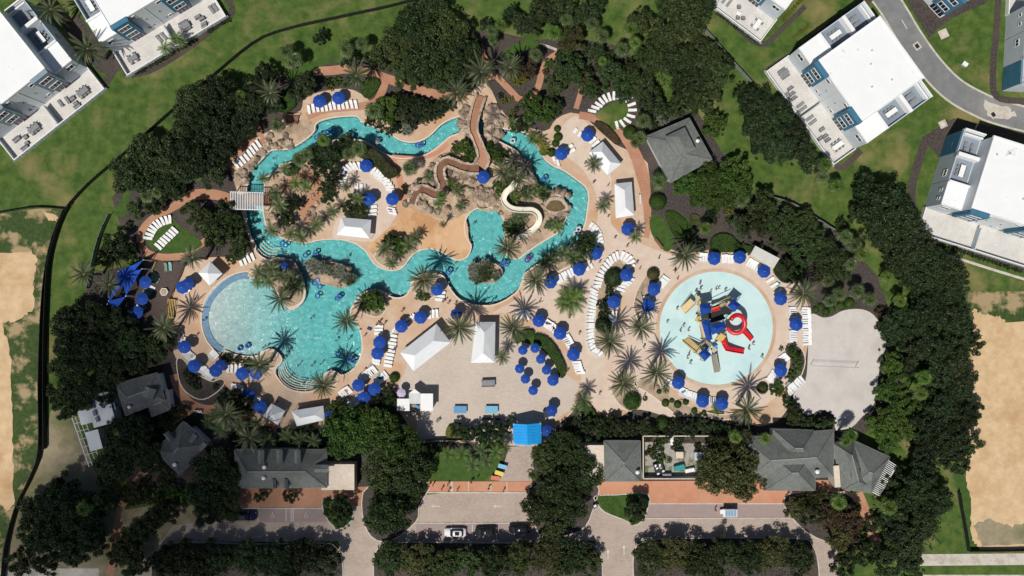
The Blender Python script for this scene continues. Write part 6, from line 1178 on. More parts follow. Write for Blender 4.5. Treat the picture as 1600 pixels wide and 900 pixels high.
mb.build('paving', BRICK, t)
for sg, A in ((1, Lq), (-1, Rq)):
    mb = MB()
    for i in range(0, n - 1): mb.bar((*A[i], zz[i] + .2), (*A[i + 1], zz[i + 1] + .2), rnd.uniform(.35, .6), .5)
    mb.build('stone_rim', STONE, t)
CH = [(644, 319), (649, 305), (659, 297), (671, 301), (680, 305), (690, 302), (694, 291), (689, 278), (689, 264), (698, 255), (710, 258), (722, 263), (736, 266), (749, 266)]
ribbon('slide_channel', CH, [9, 9, 10, 10, 11, 11, 10, 10, 10, 10, 10, 10, 11, 13], .25, 2.2, BROWNW, 'winding wet brown slide channel between stone rims', 'water slide', STONE, .45, rimw=.45, smooth=False)
SLD = [(806, 288), (799, 297), (791, 304), (787, 314), (792, 323), (802, 328.5), (817, 330), (831, 330), (840, 336), (842, 346), (836, 356), (824, 365), (808, 373)]
ribbon('water_slide', SLD, 6.5, 4.2, .5, CREAM, 'cream fibreglass water slide looping twice through the rocks', 'water slide', CREAM, .45, rimw=.16)
# murky pond
pp = [P(868 + 17 * math.cos(a) * (1 + .12 * math.sin(3 * a)), 322 + 11.5 * math.sin(a)).to_2d() for a in np.linspace(0, 6.283, 28, endpoint=False)]
structure(sheet('murky_pond', [pp], .22, MURK)); L, Rr = stroke(pp + [pp[0]], .7, 1, False); structure(sheet('pond_rim', [L + Rr[::-1]], .38, STONE, thick=.36))
structure(sheet('waterfall_pool', [PP(spline([(745, 300), (758, 293), (768, 300), (768, 318), (762, 325), (748, 325), (744, 312)], True, 3))], .25, MURK))
# ================================================================ splash-pad play structure
c = Vector((PADC.x, PADC.y, -.03)); t = thing('play_structure', 'splash play structure with blue roofs, red slides and yellow ramps on the pad', 'playground', c)
def rl(px, py, z=0): q = P(px, py, z); return Vector((q.x - c.x, q.y - c.y, z))
Z8 = lambda x, y: (1020 + x / 4.735, 420 + y / 4.735)
def quadpanel(pts, z0, z1, m, name, th=.1, parent=None):
    """pts: 4 px corners; first two at z0, last two at z1"""
    zs = (z0, z0, z1, z1); v = [rl(*Z8(*p), z) for p, z in zip(pts, zs)]; mb = MB(); mb.add([(*p,) for p in v] + [(p.x, p.y, p.z - th) for p in v], [(0, 1, 2, 3), (7, 6, 5, 4), (0, 4, 5, 1), (1, 5, 6, 2), (2, 6, 7, 3), (3, 7, 4, 0)]); return mb.build(name, m, parent or t)
def toweroof(pts, z, rise, m=BLUE):
    w = [rl(*Z8(*p), z) for p in pts]; mb = MB(); hip(mb, [(p.x, p.y) for p in w], z, z + rise, .35); r = mb.build('roof', m, t)
    for p in w: MB().tube([(p.x * .985 + .015 * w[0].x, p.y, 0), (p.x, p.y, z)], .08, 6).build('post', TAN, t)
    cx = sum((p.x for p in w)) / 4; cy = sum((p.y for p in w)) / 4; MB().prism([(cx + (p.x - cx) * .9, cy + (p.y - cy) * .9) for p in w], z - 2.5, z - 2.38).build('platform', TAN, t)
toweroof([(345, 265), (425, 250), (432, 320), (355, 340)], 4.6, .9); toweroof([(595, 220), (655, 268), (605, 318), (550, 275)], 4.6, .9)
toweroof([(358, 390), (425, 375), (440, 520), (398, 530)], 5.4, .8); toweroof([(425, 425), (530, 385), (545, 440), (440, 490)], 5.6, .8); toweroof([(335, 630), (385, 585), (435, 635), (385, 685)], 4.2, .8)
quadpanel([(205, 290), (240, 335), (320, 260), (280, 220)], .15, 2.2, TAN, 'ramp'); quadpanel([(218, 535), (262, 505), (355, 590), (320, 625)], .15, 2.0, TAN, 'ramp'); quadpanel([(455, 770), (498, 760), (468, 630), (432, 640)], .15, 2.0, GREY, 'ramp')
for a, b, z0, z1 in (((205, 290), (280, 220), .6, 2.9), ((240, 335), (320, 260), .6, 2.9), ((218, 535), (320, 625), .6, 2.7), ((262, 505), (355, 590), .6, 2.7), ((455, 770), (432, 640), .6, 2.7), ((498, 760), (468, 630), .6, 2.7), ((425, 275), (575, 205), 3.2, 3.2), ((430, 300), (560, 250), 3.2, 3.2)): MB().bar(rl(*Z8(*a), z0), rl(*Z8(*b), z1), .1, .14).build('handrail', YEL, t)
for k in range(7): f = (k + .5) / 7; MB().bar(rl(*Z8(218 + 102 * f, 535 + 90 * f), .2 + 1.85 * f), rl(*Z8(262 + 93 * f, 505 + 85 * f), .2 + 1.85 * f), .1, .06).build('rung', YEL, t)
quadpanel([(425, 290), (432, 310), (550, 270), (535, 235)], 2.3, 2.3, WOODG, 'bridge'); quadpanel([(500, 300), (560, 345), (590, 310), (530, 270)], 2.4, 2.4, DARK, 'platform'); quadpanel([(410, 330), (425, 400), (540, 370), (500, 310)], 2.6, 2.6, DARK, 'platform'); quadpanel([(430, 290), (440, 320), (500, 305), (490, 275)], 3.2, 3.2, RED, 'panel')
quadpanel([(465, 520), (505, 545), (545, 500), (505, 475)], 2.3, 2.3, YEL, 'platform'); quadpanel([(350, 560), (395, 600), (440, 560), (400, 530)], 2.3, 2.3, WOODG, 'platform'); quadpanel([(425, 590), (450, 625), (480, 600), (455, 575)], 2.0, 2.0, TAN, 'platform'); quadpanel([(310, 200), (330, 260), (365, 260), (345, 200)], 2.3, 2.3, TAN, 'platform'); quadpanel([(315, 370), (330, 400), (360, 385), (345, 350)], 2.3, 2.3, YEL, 'platform'); quadpanel([(345, 420), (360, 500), (375, 500), (360, 420)], 2.3, 2.3, WOODG, 'bridge')
for x, y in ((310, 200), (365, 260), (320, 370), (360, 500), (505, 545), (465, 520), (425, 400), (540, 370), (590, 310), (395, 600), (455, 625), (535, 235), (350, 560)): p = rl(*Z8(x, y), 0); MB().tube([(p.x, p.y, 0), (p.x, p.y, 2.35)], .08, 6).build('post', YEL, t)
# tube slide: loop and run-out, and the open slide
lc = rl(*Z8(625, 410), 3); pts = []
for i in range(21): a = R(150) - i * R(330) / 20; rr = 60 / 4.735 / PPM; pts.append((lc.x + rr * math.cos(a), lc.y + rr * math.sin(a) * 1.12, 3.6 - 2.2 * i / 20))
e1 = rl(*Z8(680, 465), .9); e2 = rl(*Z8(728, 518), .35)
MB().tube(pts + [pts[-1]], .5, 12).build('tube_slide', RED, t, smooth=True)
def trough(pts, w, name):
    ps = [rl(*Z8(x, y), z) for x, y, z in pts]; sides = []
    for i, p in enumerate(ps): tn = (ps[min(i + 1, len(ps) - 1)] - ps[max(i - 1, 0)]); tn.z = 0; tn.normalize(); sides.append(Vector((-tn.y, tn.x, 0)))
    mb = MB(); prof = ((-1, .35), (-.85, .38), (-.6, 0), (.6, 0), (.85, .38), (1, .35)); n = len(prof); vs = [p + s * a * w / 2 + Vector((0, 0, b)) for p, s in zip(ps, sides) for a, b in prof]
    mb.add(vs, [(i * n + k, i * n + k + 1, (i + 1) * n + k + 1, (i + 1) * n + k) for i in range(len(ps) - 1) for k in range(n - 1)]); return mb.build(name, RED, t)
trough([(652, 450, 1.1), (680, 468, .8), (705, 495, .5), (732, 525, .2)], 1.05, 'slide_runout'); trough([(520, 525, 2.2), (528, 555, 1.8), (545, 590, 1.4), (600, 600, .8), (675, 612, .2)], 1.1, 'open_slide')
MB().tube([rl(*Z8(560, 418), 5.0), rl(*Z8(560, 418), 5.9)], .55, 12).build('dump_bucket', DARK, t); MB().tube([rl(*Z8(468, 578), 2.4), rl(*Z8(468, 578), 2.7)], .35, 10).build('water_wheel', CYAN, t)
# ================================================================ sun loungers
mb = MB(); mb.box((0, -.32, .33), (.62, 1.3, .07)); mb.box((0, .58, .46), (.60, .64, .06), 0, Matrix.Rotation(R(24), 3, 'X'))
for sx in (-.27, .27):
    mb.box((sx, -.3, .26), (.05, 1.3, .07))
    for y in (-.85, .22): mb.box((sx, y, .13), (.05, .05, .26))
LOU = mb.mesh('sun_lounger'); LOU.materials.append(WHITE)
LOUG = LOU.copy(); LOUG.materials.clear(); LOUG.materials.append(mat('green_sling', (.16, .24, .17), (.2, .28, .2), 2))
LOUT = LOU.copy(); LOUT.materials.clear(); LOUT.materials.append(mat('aqua_sling', (.2, .42, .42), rough=.7))
NL = [0]
def lounger(px, py, head, label, group, me=None, sc=1.0):
    """head = px direction the head points to"""
    c = P(px, py, .35); a = math.atan2(-head[1], head[0]) - math.pi / 2; NL[0] += 1
    o = link('sun_lounger', me or LOU, None, None, (c.x, c.y, 0), a + rnd.uniform(-.05, .05), (sc, sc, 1)); tag(o, label, 'sun lounger', group)
def lrow(pts, n, label, head=None, centre=None, out=True, jit=.8, me=None, skip=()):
    pl = spline(pts, False, 10) if len(pts) > 2 else [Vector(p) for p in pts]; d = [0]
    for a, b in zip(pl, pl[1:]): d.append(d[-1] + (b - a).length)
    for k in range(n):
        if k in skip: continue
        s = d[-1] * k / max(1, n - 1); i = max(0, min(len(pl) - 2, int(np.searchsorted(d, s)) - 1)); f = (s - d[i]) / max(1e-6, d[i + 1] - d[i]); p = pl[i].lerp(pl[i + 1], f)
        if centre: h = (p.x - centre[0], p.y - centre[1]); h = h if out else (-h[0], -h[1])
        elif head: h = head
        else: tn = pl[i + 1] - pl[i]; h = (tn.y, -tn.x) if out else (-tn.y, tn.x)
        lounger(p.x + rnd.uniform(-jit, jit) * .5, p.y + rnd.uniform(-jit, jit) * .5, h, "white lounger " + label, 'loungers ' + label, me)
Zq = lambda ox, oy, s, *p: [(ox + x / s, oy + y / s) for x, y in p]
lrow(Zq(360, 160, 5.625, (50, 548), (145, 472), (243, 362)), 8, 'in the slanted row on the left bank terrace', head=(-.6, -.8))
lrow(Zq(360, 160, 5.625, (692, 62), (760, 45), (850, 35), (960, 22), (1100, 14)), 12, 'under the two upper terrace umbrellas', head=(-.2, -1))
lrow(Zq(0, 225, 4, (925, 588), (945, 545), (980, 502), (1020, 480), (1062, 470)), 9, 'in the outer arc on the loop lawn', centre=(268, 378))
lrow(Zq(0, 225, 4, (1093, 538), (1040, 588), (990, 638)), 7, 'in the inner line on the loop lawn', head=(-.75, -.65))
lrow(Zq(800, 0, 4, (500, 692), (537, 655), (577, 618), (629, 600), (665, 594)), 8, 'in the upper arc of the round lawn', centre=(960, 178))
lrow(Zq(800, 0, 4, (702, 596), (737, 627), (754, 673), (750, 712), (730, 745), (700, 768), (655, 784)), 8, 'in the lower arc of the round lawn', centre=(958, 172))
lrow([(897, 206), (905, 212), (912, 218)], 3, 'by the promenade umbrella near the round lawn', head=(-.6, .8)); lrow([(926, 219), (931, 224)], 2, 'by the promenade umbrella near the round lawn', head=(.7, -.6))
lrow([(866, 250), (872, 256)], 2, 'below the umbrella beside the clipped bushes', head=(.3, .9)); lrow([(889, 230), (893, 236)], 2, 'below the umbrella beside the clipped bushes', head=(.8, -.5))
lrow(Zq(360, 160, 5.625, (985, 722), (988, 665), (1012, 590), (1060, 560), (1135, 562)), 9, 'on the west half of the lounger circle', centre=(570, 288))
lrow(Zq(360, 160, 5.625, (1255, 600), (1320, 655), (1385, 715), (1408, 770)), 9, 'on the east half of the lounger circle', centre=(570, 290))
lrow(Zq(360, 300, 5.625, (1412, 145), (1422, 165), (1430, 185)), 3, 'below the east umbrella of the lounger circle', head=(.95, .3)); lrow(Zq(360, 300, 5.625, (1250, 130), (1250, 165), (1248, 200)), 3, 'beside the round tree of the lounger circle', head=(-1, .1))
lrow(Zq(360, 160, 5.625, (1110, 748), (1150, 755)), 2, 'in the palm shadow of the lounger circle', head=(0, 1))
lrow([(376, 409), (382, 407), (388, 404), (394, 400)], 4, 'under the tree by the river steps', head=(-.4, -.9))
lrow([(292, 455), (297, 446)], 2, 'by the umbrella next to the brown deck', head=(.9, -.5))
Z5 = lambda *p: Zq(250, 500, 5, *p)
lrow(Z5((155, 115), (165, 135), (175, 165)), 3, 'at the head of the shaded west arc', head=(-1, -.2)); lrow(Z5((198, 250), (215, 268), (232, 284), (250, 300)), 5, 'between the first two umbrellas of the shaded west arc', head=(-.8, .5)); lrow(Z5((305, 372), (340, 392), (375, 428), (405, 448)), 7, 'along the mulch bed of the shaded west arc', head=(-.5, .8))
lrow(Z5((398, 258), (415, 275), (432, 292)), 3, 'beside the blue tile band of the round pool', head=(-.7, .7)); lrow(Z5((530, 378), (580, 376), (625, 370)), 4, 'under the gravel bed below the round pool', head=(.1, -1)); lrow(Z5((568, 525), (605, 530), (642, 538)), 4, 'in the short row at the path fork', head=(-.1, -1)); lrow(Z5((740, 612), (760, 622), (780, 632)), 3, 'between the two shaded umbrellas by the pyramid cabana', head=(.5, -.8)); lrow(Z5((735, 670), (760, 700)), 2, 'behind the umbrella by the pyramid cabana', head=(-.6, .7))
Zt = lambda *p: Zq(400, 450, 4, *p)
lrow(Zt((770, 240), (769, 262), (767, 284)), 3, 'above the twin umbrellas on the east rim', head=(1, 0)); lrow(Zt((752, 452), (750, 472)), 2, 'below the twin umbrellas on the east rim', head=(1, .2))
lrow(Zt((858, 300), (852, 350), (842, 400), (832, 440), (826, 485)), 9, 'in the straight row beside the slanted cabana', head=(1, .15)); lrow(Zt((858, 268), (880, 255)), 2, 'by the first cabana umbrella', head=(-.6, .7)); lrow(Zt((935, 212), (955, 198), (975, 184)), 4, 'between the two cabana umbrellas', head=(.5, -.8)); lrow(Zt((1085, 165), (1108, 160), (1130, 158)), 3, 'past the second cabana umbrella', head=(0, -1))
lrow(Zt((738, 505), (700, 535), (660, 565)), 8, 'in the upper diagonal row by the umbrellas', head=(-.6, -.75)); lrow(Zt((812, 540), (785, 562), (755, 590)), 6, 'in the lower diagonal row by the umbrellas', head=(.6, .75)); lrow(Zt((580, 632), (555, 648), (532, 668)), 5, 'at the pool end of the diagonal rows', head=(-.6, -.75)); lrow(Zt((640, 692), (615, 714), (592, 735)), 5, 'at the tree end of the diagonal rows', head=(.6, .75))
Zs = lambda *p: Zq(800, 225, 4, *p)
lrow(Zs((490, 515), (520, 540), (540, 580), (545, 620), (540, 655)), 9, 'in the shaded curve beside the round tree', centre=(905, 385), out=False)
lrow(Zs((285, 848), (330, 822), (375, 798)), 6, 'between the two curved-bed umbrellas', head=(-.45, -.9)); lrow(Zs((465, 765), (490, 752)), 2, 'at the end of the curved bed row', head=(-.45, -.9)); lrow(Zs((105, 878), (140, 880)), 2, 'beside the river-bend date palm', head=(0, 1))
lrow(Zs((660, 695), (622, 720), (590, 760), (560, 810), (540, 850), (530, 890)), 11, 'in the upper curve of the long white row', centre=(978, 448)); lrow(Zq(800, 450, 4, (512, 15), (500, 100), (490, 180), (486, 260), (488, 330), (505, 385), (545, 415)), 21, 'in the straight run of the long white row', centre=(1010, 500))
lrow(Zs((690, 695), (718, 710), (742, 735), (746, 765)), 5, 'round the head of the bush loop', centre=(962, 425)); lrow(Zs((738, 842), (715, 872), (690, 890)), 4, 'on the inner side of the bush loop', head=(1, .3)); lrow(Zq(800, 450, 4, (680, 12), (662, 30)), 2, 'above the inner loop umbrella', head=(1, .3)); lrow(Zq(800, 450, 4, (632, 150), (630, 175), (628, 200), (625, 225)), 5, 'below the inner loop umbrella', head=(1, .1))
lrow(Zs((962, 838), (945, 858), (925, 880)), 4, 'along the gravel strip west of the splash pad', head=(-.8, -.6)); lrow(Zq(800, 450, 4, (832, 60), (830, 170)), 2, 'by the dark umbrella of the gravel strip', head=(-1, .0))
lrow(Zs((1180, 705), (1212, 706)), 3, 'at the start of the upper splash pad arc', head=(0, -1)); lrow(Zs((1318, 715), (1345, 716), (1375, 720)), 4, 'between the first two upper splash pad umbrellas', head=(0, -1)); lrow(Zs((1480, 738), (1515, 756), (1550, 780)), 6, 'in front of the pale shelter', head=(.5, -.85)); lrow([(1204, 437), (1210, 446), (1215, 455)], 3, 'between the shelter and the east palm', head=(.85, -.5))
lrow(Zq(1200, 450, 4, (152, 128), (152, 180)), 5, 'in the inner east column above the umbrella', head=(-1, 0)); lrow(Zq(1200, 450, 4, (152, 272), (152, 330)), 5, 'in the inner east column below the umbrella', head=(-1, 0)); lrow(Zq(1200, 450, 4, (238, 128), (242, 200), (245, 270), (245, 350)), 16, 'in the outer east column beside the sand court', head=(1, 0))
lrow(Zq(1200, 450, 4, (90, 425), (112, 450)), 3, 'above the south-east umbrella', head=(.8, -.5)); lrow(Zq(1200, 450, 4, (45, 535), (10, 580)), 4, 'beside the south-east umbrella', head=(.7, .7)); lrow(Zq(1200, 450, 4, (212, 572), (170, 612), (122, 650)), 7, 'in the diagonal row at the sand court corner', head=(.65, .75))
lrow(Zq(800, 450, 4, (965, 590), (985, 605)), 2, 'above the lower splash pad umbrella', head=(-.6, .7)); lrow(Zq(800, 450, 4, (1055, 645), (1100, 668), (1148, 685)), 7, 'in the lower arc of the splash pad', head=(-.3, .95)); lrow(Zq(800, 450, 4, (1232, 705), (1270, 712)), 4, 'between the two lowest splash pad umbrellas', head=(0, 1))
lrow(Zq(800, 450, 4, (215, 218), (240, 236), (268, 258)), 5, 'between the first two hedge-side umbrellas', head=(.55, -.8)); lrow(Zq(800, 450, 4, (335, 300), (352, 330), (372, 362)), 6, 'between the second and third hedge-side umbrellas', head=(.9, -.3)); lrow(Zq(800, 450, 4, (405, 465), (415, 495), (430, 530)), 5, 'below the third hedge-side umbrella', head=(1, -.1)); lrow(Zq(800, 450, 4, (30, 165), (70, 160), (105, 172)), 5, 'by the plaza date palm', head=(.1, -1))
lrow([(690, 457), (689, 463), (687, 468)], 3, 'by the river-side umbrella', head=(1, .1))
for p, m in (((242, 428), LOUG), ((243, 434), LOUG), ((241, 438), LOUG), ((232, 452), LOUG), ((229, 457), LOUG), ((236, 448), LOU), ((222, 478), LOUG), ((219, 480), LOU), ((211, 500), LOUG), ((206, 503), LOUG), ((209, 521), LOUG), ((204, 519), LOUG), ((214, 523), LOUT)):
    lounger(p[0], p[1], (-.85, -.5), {LOUG: 'green sling', LOUT: 'aqua sling', LOU: 'white'}[m] + ' lounger under the umbrellas of the brown kids deck', 'loungers on the brown kids deck', m)
for p, m in (((259, 417), LOUG), ((266, 416), LOUT)): lounger(p[0], p[1], (-.1, -1), ('green' if m is LOUG else 'aqua') + ' lounger of the lone pair by the brick loop edge of the deck', 'pair of coloured loungers on the deck', m)
# ================================================================ umbrellas
def canopy_mesh(r, h, n=8):
    mb = MB(); ring = [(r * math.cos(2 * math.pi * k / n), r * math.sin(2 * math.pi * k / n), 0) for k in range(n)]; mid = [(x * .5, y * .5, h * .58) for x, y, z in ring]; low = [(x * 1.0, y * 1.0, -.16) for x, y, z in ring]
    mb.add([(0, 0, h)] + mid + ring + low, [(0, 1 + k, 1 + (k + 1) % n) for k in range(n)] + [(1 + k, 1 + n + k, 1 + n + (k + 1) % n, 1 + (k + 1) % n) for k in range(n)] + [(1 + n + k, 1 + 2 * n + k, 1 + 2 * n + (k + 1) % n, 1 + n + (k + 1) % n) for k in range(n)]); return mb.mesh('canopy')
CAN = canopy_mesh(1.0, .36); UP = MB().tube([(0, 0, 0), (0, 0, 2.75)], .035, 8).mesh('pole'); UB = MB().tube([(0, 0, 0), (0, 0, .06), (0, 0, .1)], [.32, .32, .1], 12).mesh('base'); UF = MB().tube([(0, 0, 0), (0, 0, .1), (0, 0, .16)], [.05, .06, .01], 8).mesh('finial')
UP.materials.append(WHITEP); UB.materials.append(GREY); UF.materials.append(WHITE); CANS = {}
def umbrella(px, py, label, group, r=1.45, m=BLUE, z=2.5):
    c = P(px, py, z); t = thing('umbrella', label, 'umbrella', (c.x, c.y, 0), rnd.uniform(0, .78), group)
    if m not in CANS: me = CAN.copy(); me.materials.append(m); CANS[m] = me
    o = link('canopy', CANS[m], None, t); o.location = (0, 0, z); o.scale = (r, r, r * .9); o.rotation_euler = (rnd.uniform(-.04, .04), rnd.uniform(-.04, .04), 0)
    link('pole', UP, None, t); link('base', UB, None, t); f = link('finial', UF, None, t); f.location = (0, 0, z + .3 * r)
for lab, pts in (('on the upper terrace above the lazy river', [(499, 158), (529, 153)]), ('at the top of the lounger circle', [(572, 259)]), ('beside the round tree of the lounger circle', [(577, 311)]), ('on the east side of the lounger circle', [(613, 311)]), ('at the slide landing on the rocks', [(755, 277)]), ('by the cabana near the round lawn', [(918, 211)]), ('beside the clipped bushes on the promenade', [(877, 240)]), ('below the brick-side cabana', [(981, 358)]), ('in the curved bed row', [(905, 421), (860, 441)]), ('half hidden under the round tree', [(931, 396)]), ('inside the bush loop of loungers', [(979, 430), (959, 472)]), ('on the gravel strip west of the splash pad', [(1022, 452), (1013, 477)]), ('in the row behind the splash pad hedge', [(1116, 404), (1156, 402)]), ('in front of the pale shelter', [(1194, 424)]), ('near the east palm of the splash pad', [(1220, 467)]), ('between the two lounger columns at the sand court', [(1244, 507)]), ('at the south-east shrubs of the splash pad', [(1220, 579)]), ('under the lower promenade palms', [(1060, 598)]), ('on the lower arc of the splash pad', [(1098, 627), (1128, 631)]), ('above the slanted white cabana', [(657, 496), (627, 510)]), ('of the twin pair on the east pool rim', [(593, 535), (590, 552)]), ('in the diagonal rows near the oak', [(560, 602), (585, 608), (569, 622)]), ('along the outside of the curved hedge', [(842, 501), (875, 521), (896, 554)]), ('beside the river-bend palm', [(683, 452)]), ('next to the brown deck rail', [(285, 449)]), ('on the shaded west arc', [(288, 542), (303, 572), (337, 579)]), ('below the gravel bed of the round pool', [(378, 584)]), ('half under the bay date palm', [(400, 583)]), ('by the shaded pyramid cabana', [(388, 618), (407, 636)])):
    for p in pts: umbrella(*p, 'royal blue umbrella ' + lab, 'blue umbrellas ' + lab)
for p in ((817, 547), (836, 544), (845, 561), (812, 576), (854, 578), (821, 592), (833, 610)): umbrella(*p, 'small royal blue umbrella standing on the open plaza', 'small plaza umbrellas', 1.08)
umbrella(864, 594, 'larger blue umbrella at the tip of the curved hedge', 'small plaza umbrellas', 1.3)
for p in ((227, 441), (222, 467), (214, 488)): umbrella(*p, 'royal blue umbrella over the sling loungers of the brown deck', 'umbrellas on the brown deck', 1.4)
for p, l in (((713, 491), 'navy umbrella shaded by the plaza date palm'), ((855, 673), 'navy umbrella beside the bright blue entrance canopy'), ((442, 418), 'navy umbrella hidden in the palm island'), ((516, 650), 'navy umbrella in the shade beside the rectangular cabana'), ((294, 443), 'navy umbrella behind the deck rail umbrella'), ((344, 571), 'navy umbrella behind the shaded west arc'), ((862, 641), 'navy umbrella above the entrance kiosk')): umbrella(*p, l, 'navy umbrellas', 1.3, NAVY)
umbrella(627, 614, 'pale lilac umbrella beside the bar hut', 'bar umbrella', 1.0, mat('lilac_canvas', (.45, .38, .55), (.52, .46, .62), 2), 2.3)
# tables under the plaza umbrellas
for p in ((817, 547), (836, 544), (845, 561), (812, 576), (854, 578), (821, 592), (833, 610), (864, 594)):
    c = P(p[0], p[1], 2.5); t = thing('bistro_table', 'round white table under a small plaza umbrella', 'table', (c.x, c.y, 0), 0, 'tables under the plaza umbrellas'); MB().tube([(0, 0, .7), (0, 0, .74)], .45, 14).build('tabletop', WHITE, t); MB().tube([(0, 0, .1), (0, 0, .7)], .05, 6).build('stem', GREY, t)
# brown kids deck with rails and sail shades
structure(sheet('brown_deck', [PP([(232, 406), (252, 408), (290, 410), (286, 425), (265, 470), (258, 495), (240, 510), (225, 525), (205, 520), (200, 500), (210, 470), (218, 440)])], .14, DECKW, thick=.13))
MBx = mat('shade_sail', (.010, .06, .36), (.016, .08, .44), .6, rough=.8)
def sail(px, zs, label):
    v = [P(x, y, z) for (x, y), z in zip(px, zs)]; n = 8; t = thing('shade_sail', label, 'shade sail', (v[0].x, v[0].y, 0), 0, 'blue shade sails'); o0 = Vector((v[0].x, v[0].y, 0)); mb = MB(); idx = {}; vs = []
    for i in range(n + 1):
        for j in range(n + 1 - i):
            a, b = i / n, j / n; k = 1 - a - b; p = v[0] * k + v[1] * a + v[2] * b; cc = (v[0] + v[1] + v[2]) / 3; e = min(a, b, k) * 3; pull = .12 * (1 - e) * (a * b + b * k + k * a); p = p.lerp(cc, pull); p.z -= .25 * e; idx[i, j] = len(vs); vs.append(p - o0)
    mb.add(vs, [(idx[i, j], idx[i + 1, j], idx[i, j + 1]) for i in range(n) for j in range(n - i)] + [(idx[i + 1, j], idx[i + 1, j + 1], idx[i, j + 1]) for i in range(n) for j in range(n - i - 1)]); mb.build('canvas', MBx, t)
    for p in v: q = p - o0; MB().tube([(q.x, q.y, 0), (q.x, q.y, p.z + .15)], .09, 8).build('post', WHITEP, t)
sail([(185, 424), (224, 406), (168, 475)], (3.6, 4.2, 3.0), 'long blue shade sail over the kids deck corner'); sail([(222, 420), (197, 462), (188, 428)], (3.8, 3.1, 3.5), 'inner blue shade sail beside the deck umbrellas'); sail([(170, 470), (197, 463), (175, 492)], (3.0, 3.4, 2.8), 'dark end blue shade sail below the oaks')
def rail(pts, label, m, h=1.0, rails=2, name='deck_rail'):
    p = [P(x, y) for x, y in pts]; c = p[0]; t = thing(name, label, 'railing', (c.x, c.y, 0)); q = [a - c for a in p]
    for a, b in zip(q, q[1:]):
        for k in range(rails): z = h * (k + 1) / rails; MB().bar((a.x, a.y, z), (b.x, b.y, z), .06).build('rail', m, t)
    for a in q: MB().bar((a.x, a.y, 0), (a.x, a.y, h), .09).build('post', m, t)
rail([(290, 412), (283, 432), (272, 455), (264, 478), (262, 500)], 'dark railing along the pool side of the brown deck', DARK); rail([(245, 409), (240, 422)], 'short yellow wooden barrier on the brown deck', YEL, .8); rail([(206, 494), (195, 520)], 'short brown barrier at the lower deck end', WOOD, .8)
c = P(269, 482); t = thing('yellow_rack', 'yellow slatted rack beside the brown deck', 'rack', (c.x, c.y, 0), R(-6))
for k in range(5): MB().box((-.7 + k * .35, 0, .8), (.12, 4.2, .1)).build('slat', YEL, t)
for y in (-1.9, 1.9): MB().box((0, y, .38), (1.7, .1, .76)).build('leg', YEL, t)
c = P(258, 456); t = thing('hexagon_planter', 'pale hexagonal planter on the brown deck', 'planter', (c.x, c.y, .14)); MB().tube([(0, 0, 0), (0, 0, .5)], .95, 6).build('body', COPING, t); MB().tube([(0, 0, .5), (0, 0, .53)], .7, 6).build('top', TANB, t)
# ================================================================ plaza games and other small things
for px, lab, m in ((719, 'blue table-tennis table on the plaza nearer the bar hut', mat('table_blue', (.10, .28, .52), rough=.5)), (768, 'light blue table-tennis table beside the two benches', mat('table_sky', (.16, .42, .58), rough=.5))):
    c = P(px, 640, .76); t = thing('table_tennis_table', lab, 'game table', (c.x, c.y, 0)); 
    for s in (-1, 1): MB().box((s * .70, 0, .76), (1.38, 1.55, .05)).build('tabletop', m, t)
    MB().box((0, 0, .86), (.02, 1.75, .15)).build('net', WHITE, t)
    for sx in (-1.1, 1.1):
        for sy in (-.6, .6): MB().box((sx, sy, .365), (.08, .08, .73)).build('leg', DARK, t)
c = P(763, 598.5, .8); t = thing('pool_table', 'grey covered game table alone on the plaza', 'game table', (c.x, c.y, 0), R(2)); MB().box((0, 0, .72), (2.9, 1.6, .2)).build('tabletop', GREY, t)
for s in (-.7, .7): MB().box((0, s, .85), (2.9, .16, .06)).build('cushion_rail', DARK, t)
for sx in (-1.2, 1.2):
    for sy in (-.55, .55): MB().box((sx, sy, .31), (.16, .16, .62)).build('leg', DARK, t)
def bench(px, py, rz, label, m=DARK, l=1.8, group='benches'):
    c = P(px, py, .45); t = thing('bench', label, 'bench', (c.x, c.y, 0), rz, group)
    for k in range(4): MB().box((0, -.2 + .13 * k, .45), (l, .1, .04)).build('seat_slat', m, t)
    for k in range(3): MB().box((0, .27, .58 + .12 * k), (l, .04, .09)).build('back_slat', m, t)
    for s in (-1, 1): MB().box((s * (l / 2 - .15), 0, .21), (.07, .5, .42)).build('leg', DARK, t)
bench(760, 654, 0, 'dark bench beside the light blue table-tennis table'); bench(775.5, 655, 0, 'second dark bench at the lower plaza edge'); bench(1029, 381, R(-52), 'brown bench beside the curved lawn', WOOD, 2.6); bench(309, 643, R(-5), 'white bench at the foot of the mulch bed', WHITE, 1.9); bench(1000, 311, R(90), 'white bench beside the brick-side cabana', WHITE, 2.0); bench(685, 657, R(40), 'grey square bench on the plaza near the bar', GREY, 1.2)
c = P(783, 734, .8)
for px, py, m, lab, rz in ((785, 729, 'sky', 'light blue stand beside the entrance walk', -.25), (780, 739.5, 'yel', 'yellow stand beside the entrance walk', -.3), (774, 747, 'pink', 'coral stand at the corner of the brick sidewalk', -.1)):
    q = P(px, py, .9); t = thing('info_stand', lab, 'stand', (q.x, q.y, 0), rz, 'coloured stands by the entrance'); mm = {'sky': mat('stand_sky', (.22, .48, .68)), 'yel': mat('stand_yellow', (.75, .58, .14)), 'pink': mat('stand_coral', (.62, .20, .13))}[m]
    MB().box((0, 0, .9), (1.9, .9, .08)).build('top', mm, t); MB().box((0, 0, .45), (1.6, .7, .86)).build('body', GREY, t)
